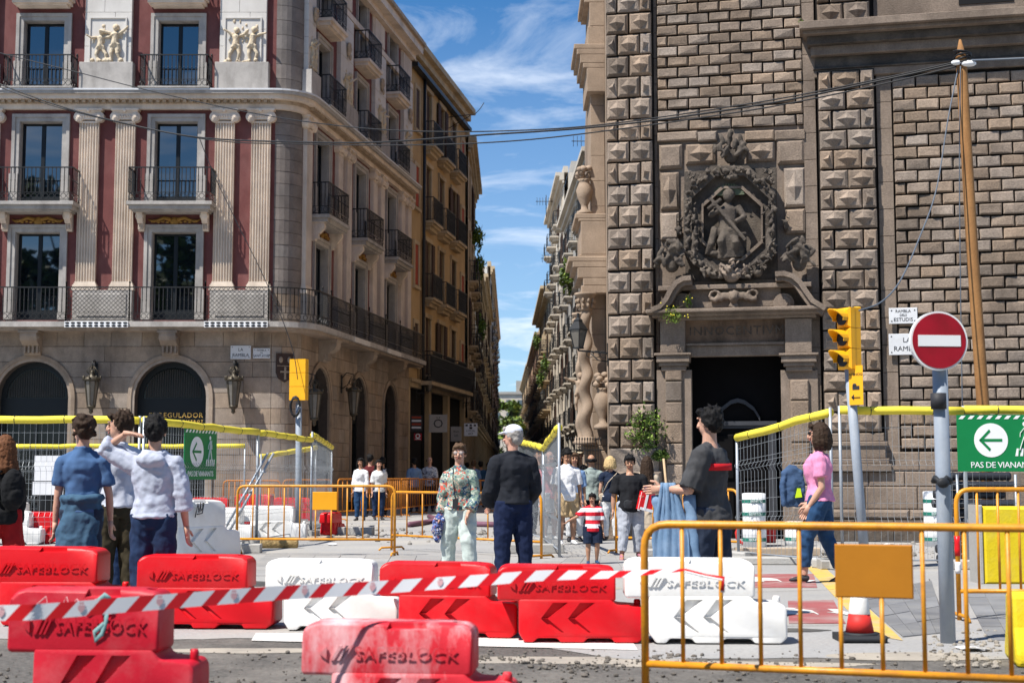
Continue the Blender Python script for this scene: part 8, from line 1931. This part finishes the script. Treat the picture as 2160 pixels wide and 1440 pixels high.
# ================================================================== wear on the ground
def patch(name, px, py, rx, ry, m, z, seed, label=None):
    c = gr(px, py); r = random.Random(seed); n = 26
    pts = [(c.x + rx * math.cos(2 * math.pi * i / n) * (1 + .35 * mnoise.noise(V((math.cos(i * .24) * 1.5 + seed, math.sin(i * .24) * 1.5, 0)))) , c.y + ry * math.sin(2 * math.pi * i / n) * (1 + .35 * mnoise.noise(V((math.cos(i * .24) * 1.5, seed, math.sin(i * .24) * 1.5)))) ) for i in range(n)]
    struct(sheet(name, pts, z, m))
defm('tar', (0.055, 0.053, 0.052), 0.9, 0.25, 6, 0.4, 40, stain=(0.2, 0.19, 0.17), stain_amt=.5, stain_scale=2)
defm('dust', (0.36, 0.32, 0.265), 0.95, 0.2, 3, 0.3, 40, stain=(0.22, 0.2, 0.18), stain_amt=.7, stain_scale=1.6)
for i, (px, py, rx, ry, m) in enumerate([(1180, 1392, .9, .22, 'dust'), (1560, 1402, .8, .16, 'dust'), (520, 1372, .6, .15, 'dust'), (900, 1215, 1.2, .5, 'dust'), (690, 1190, .8, .4, 'dust'), (1180, 1240, .7, .5, 'dust'), (1500, 1330, .5, .22, 'dust'), (1930, 1385, .6, .25, 'dust'), (480, 1232, .6, .5, 'tar'), (1640, 1330, .4, .14, 'tar')]):
    patch('dust_patch' if m == 'dust' else 'tar_patch', px, py, rx, ry, M[m], .0045 + .0003 * i if py < 1345 else .0025 + .0003 * i, i * 3 + 1)
# curved saw lines and joints in the paving, tyre marks
def groove(pts, w, m, z, name='paving_joint'):
    P = [gr(*p) for p in pts]; b = MB()
    for p, q in zip(P[:-1], P[1:]):
        d = (q - p).normalized(); n = V((-d.y, d.x, 0)) * w / 2; b.add([(p - n), (q - n), (q + n), (p + n)], [(0, 1, 2, 3)])
    b.v = [(x, y, z) for x, y, _ in b.v]; struct(b.build(name, M[m]))
for k, (a, b_) in enumerate((((560, 1198), (1100, 1214)), ((600, 1222), (1300, 1238)), ((1100, 1180), (1040, 1230)), ((1580, 1250), (1760, 1244)), ((1588, 1322), (1780, 1320)), ((1200, 1200), (1420, 1212)), ((1960, 1222), (2010, 1352)))): groove([a, b_], .012, 'joint', .0084 + k * .0003)
# scraps of paper and plastic
for i, (px, py) in enumerate([(1480, 1165), (1530, 1178), (1880, 1150), (1900, 1152), (1945, 1166), (700, 1150), (1760, 1172), (1050, 1195), (2050, 1372)]):
    q = MB(); s = .05 + .03 * (i % 3); n = 5
    vs = [(s * x + random.uniform(-.01, .01), s * y * .7, .01 + random.uniform(0, .03)) for y in (-1, 0, 1) for x in (-1, 0, 1)]
    q.add(vs, [(0, 1, 4, 3), (1, 2, 5, 4), (3, 4, 7, 6), (4, 5, 8, 7)]); o = q.build('paper_scrap', M['tape_white'], None, gr(px, py)); so = o.modifiers.new('s', 'SOLIDIFY'); so.thickness = .003; baked(o); o.rotation_euler = (0, 0, i)
    tag(o, 'crumpled white scrap ' + ['below the taped fence post', 'by the feet of the man in grey', 'under the traffic light by the church', 'at the church base beside the tools', 'near the printed roll by the pipes', 'beside the twin fence posts', 'beside the woman in pink', 'behind the floral blouse', 'at the foot of the no-entry pole'][i], 'litter', 'scraps of litter')
bpy.data.scenes.remove(BAKE)
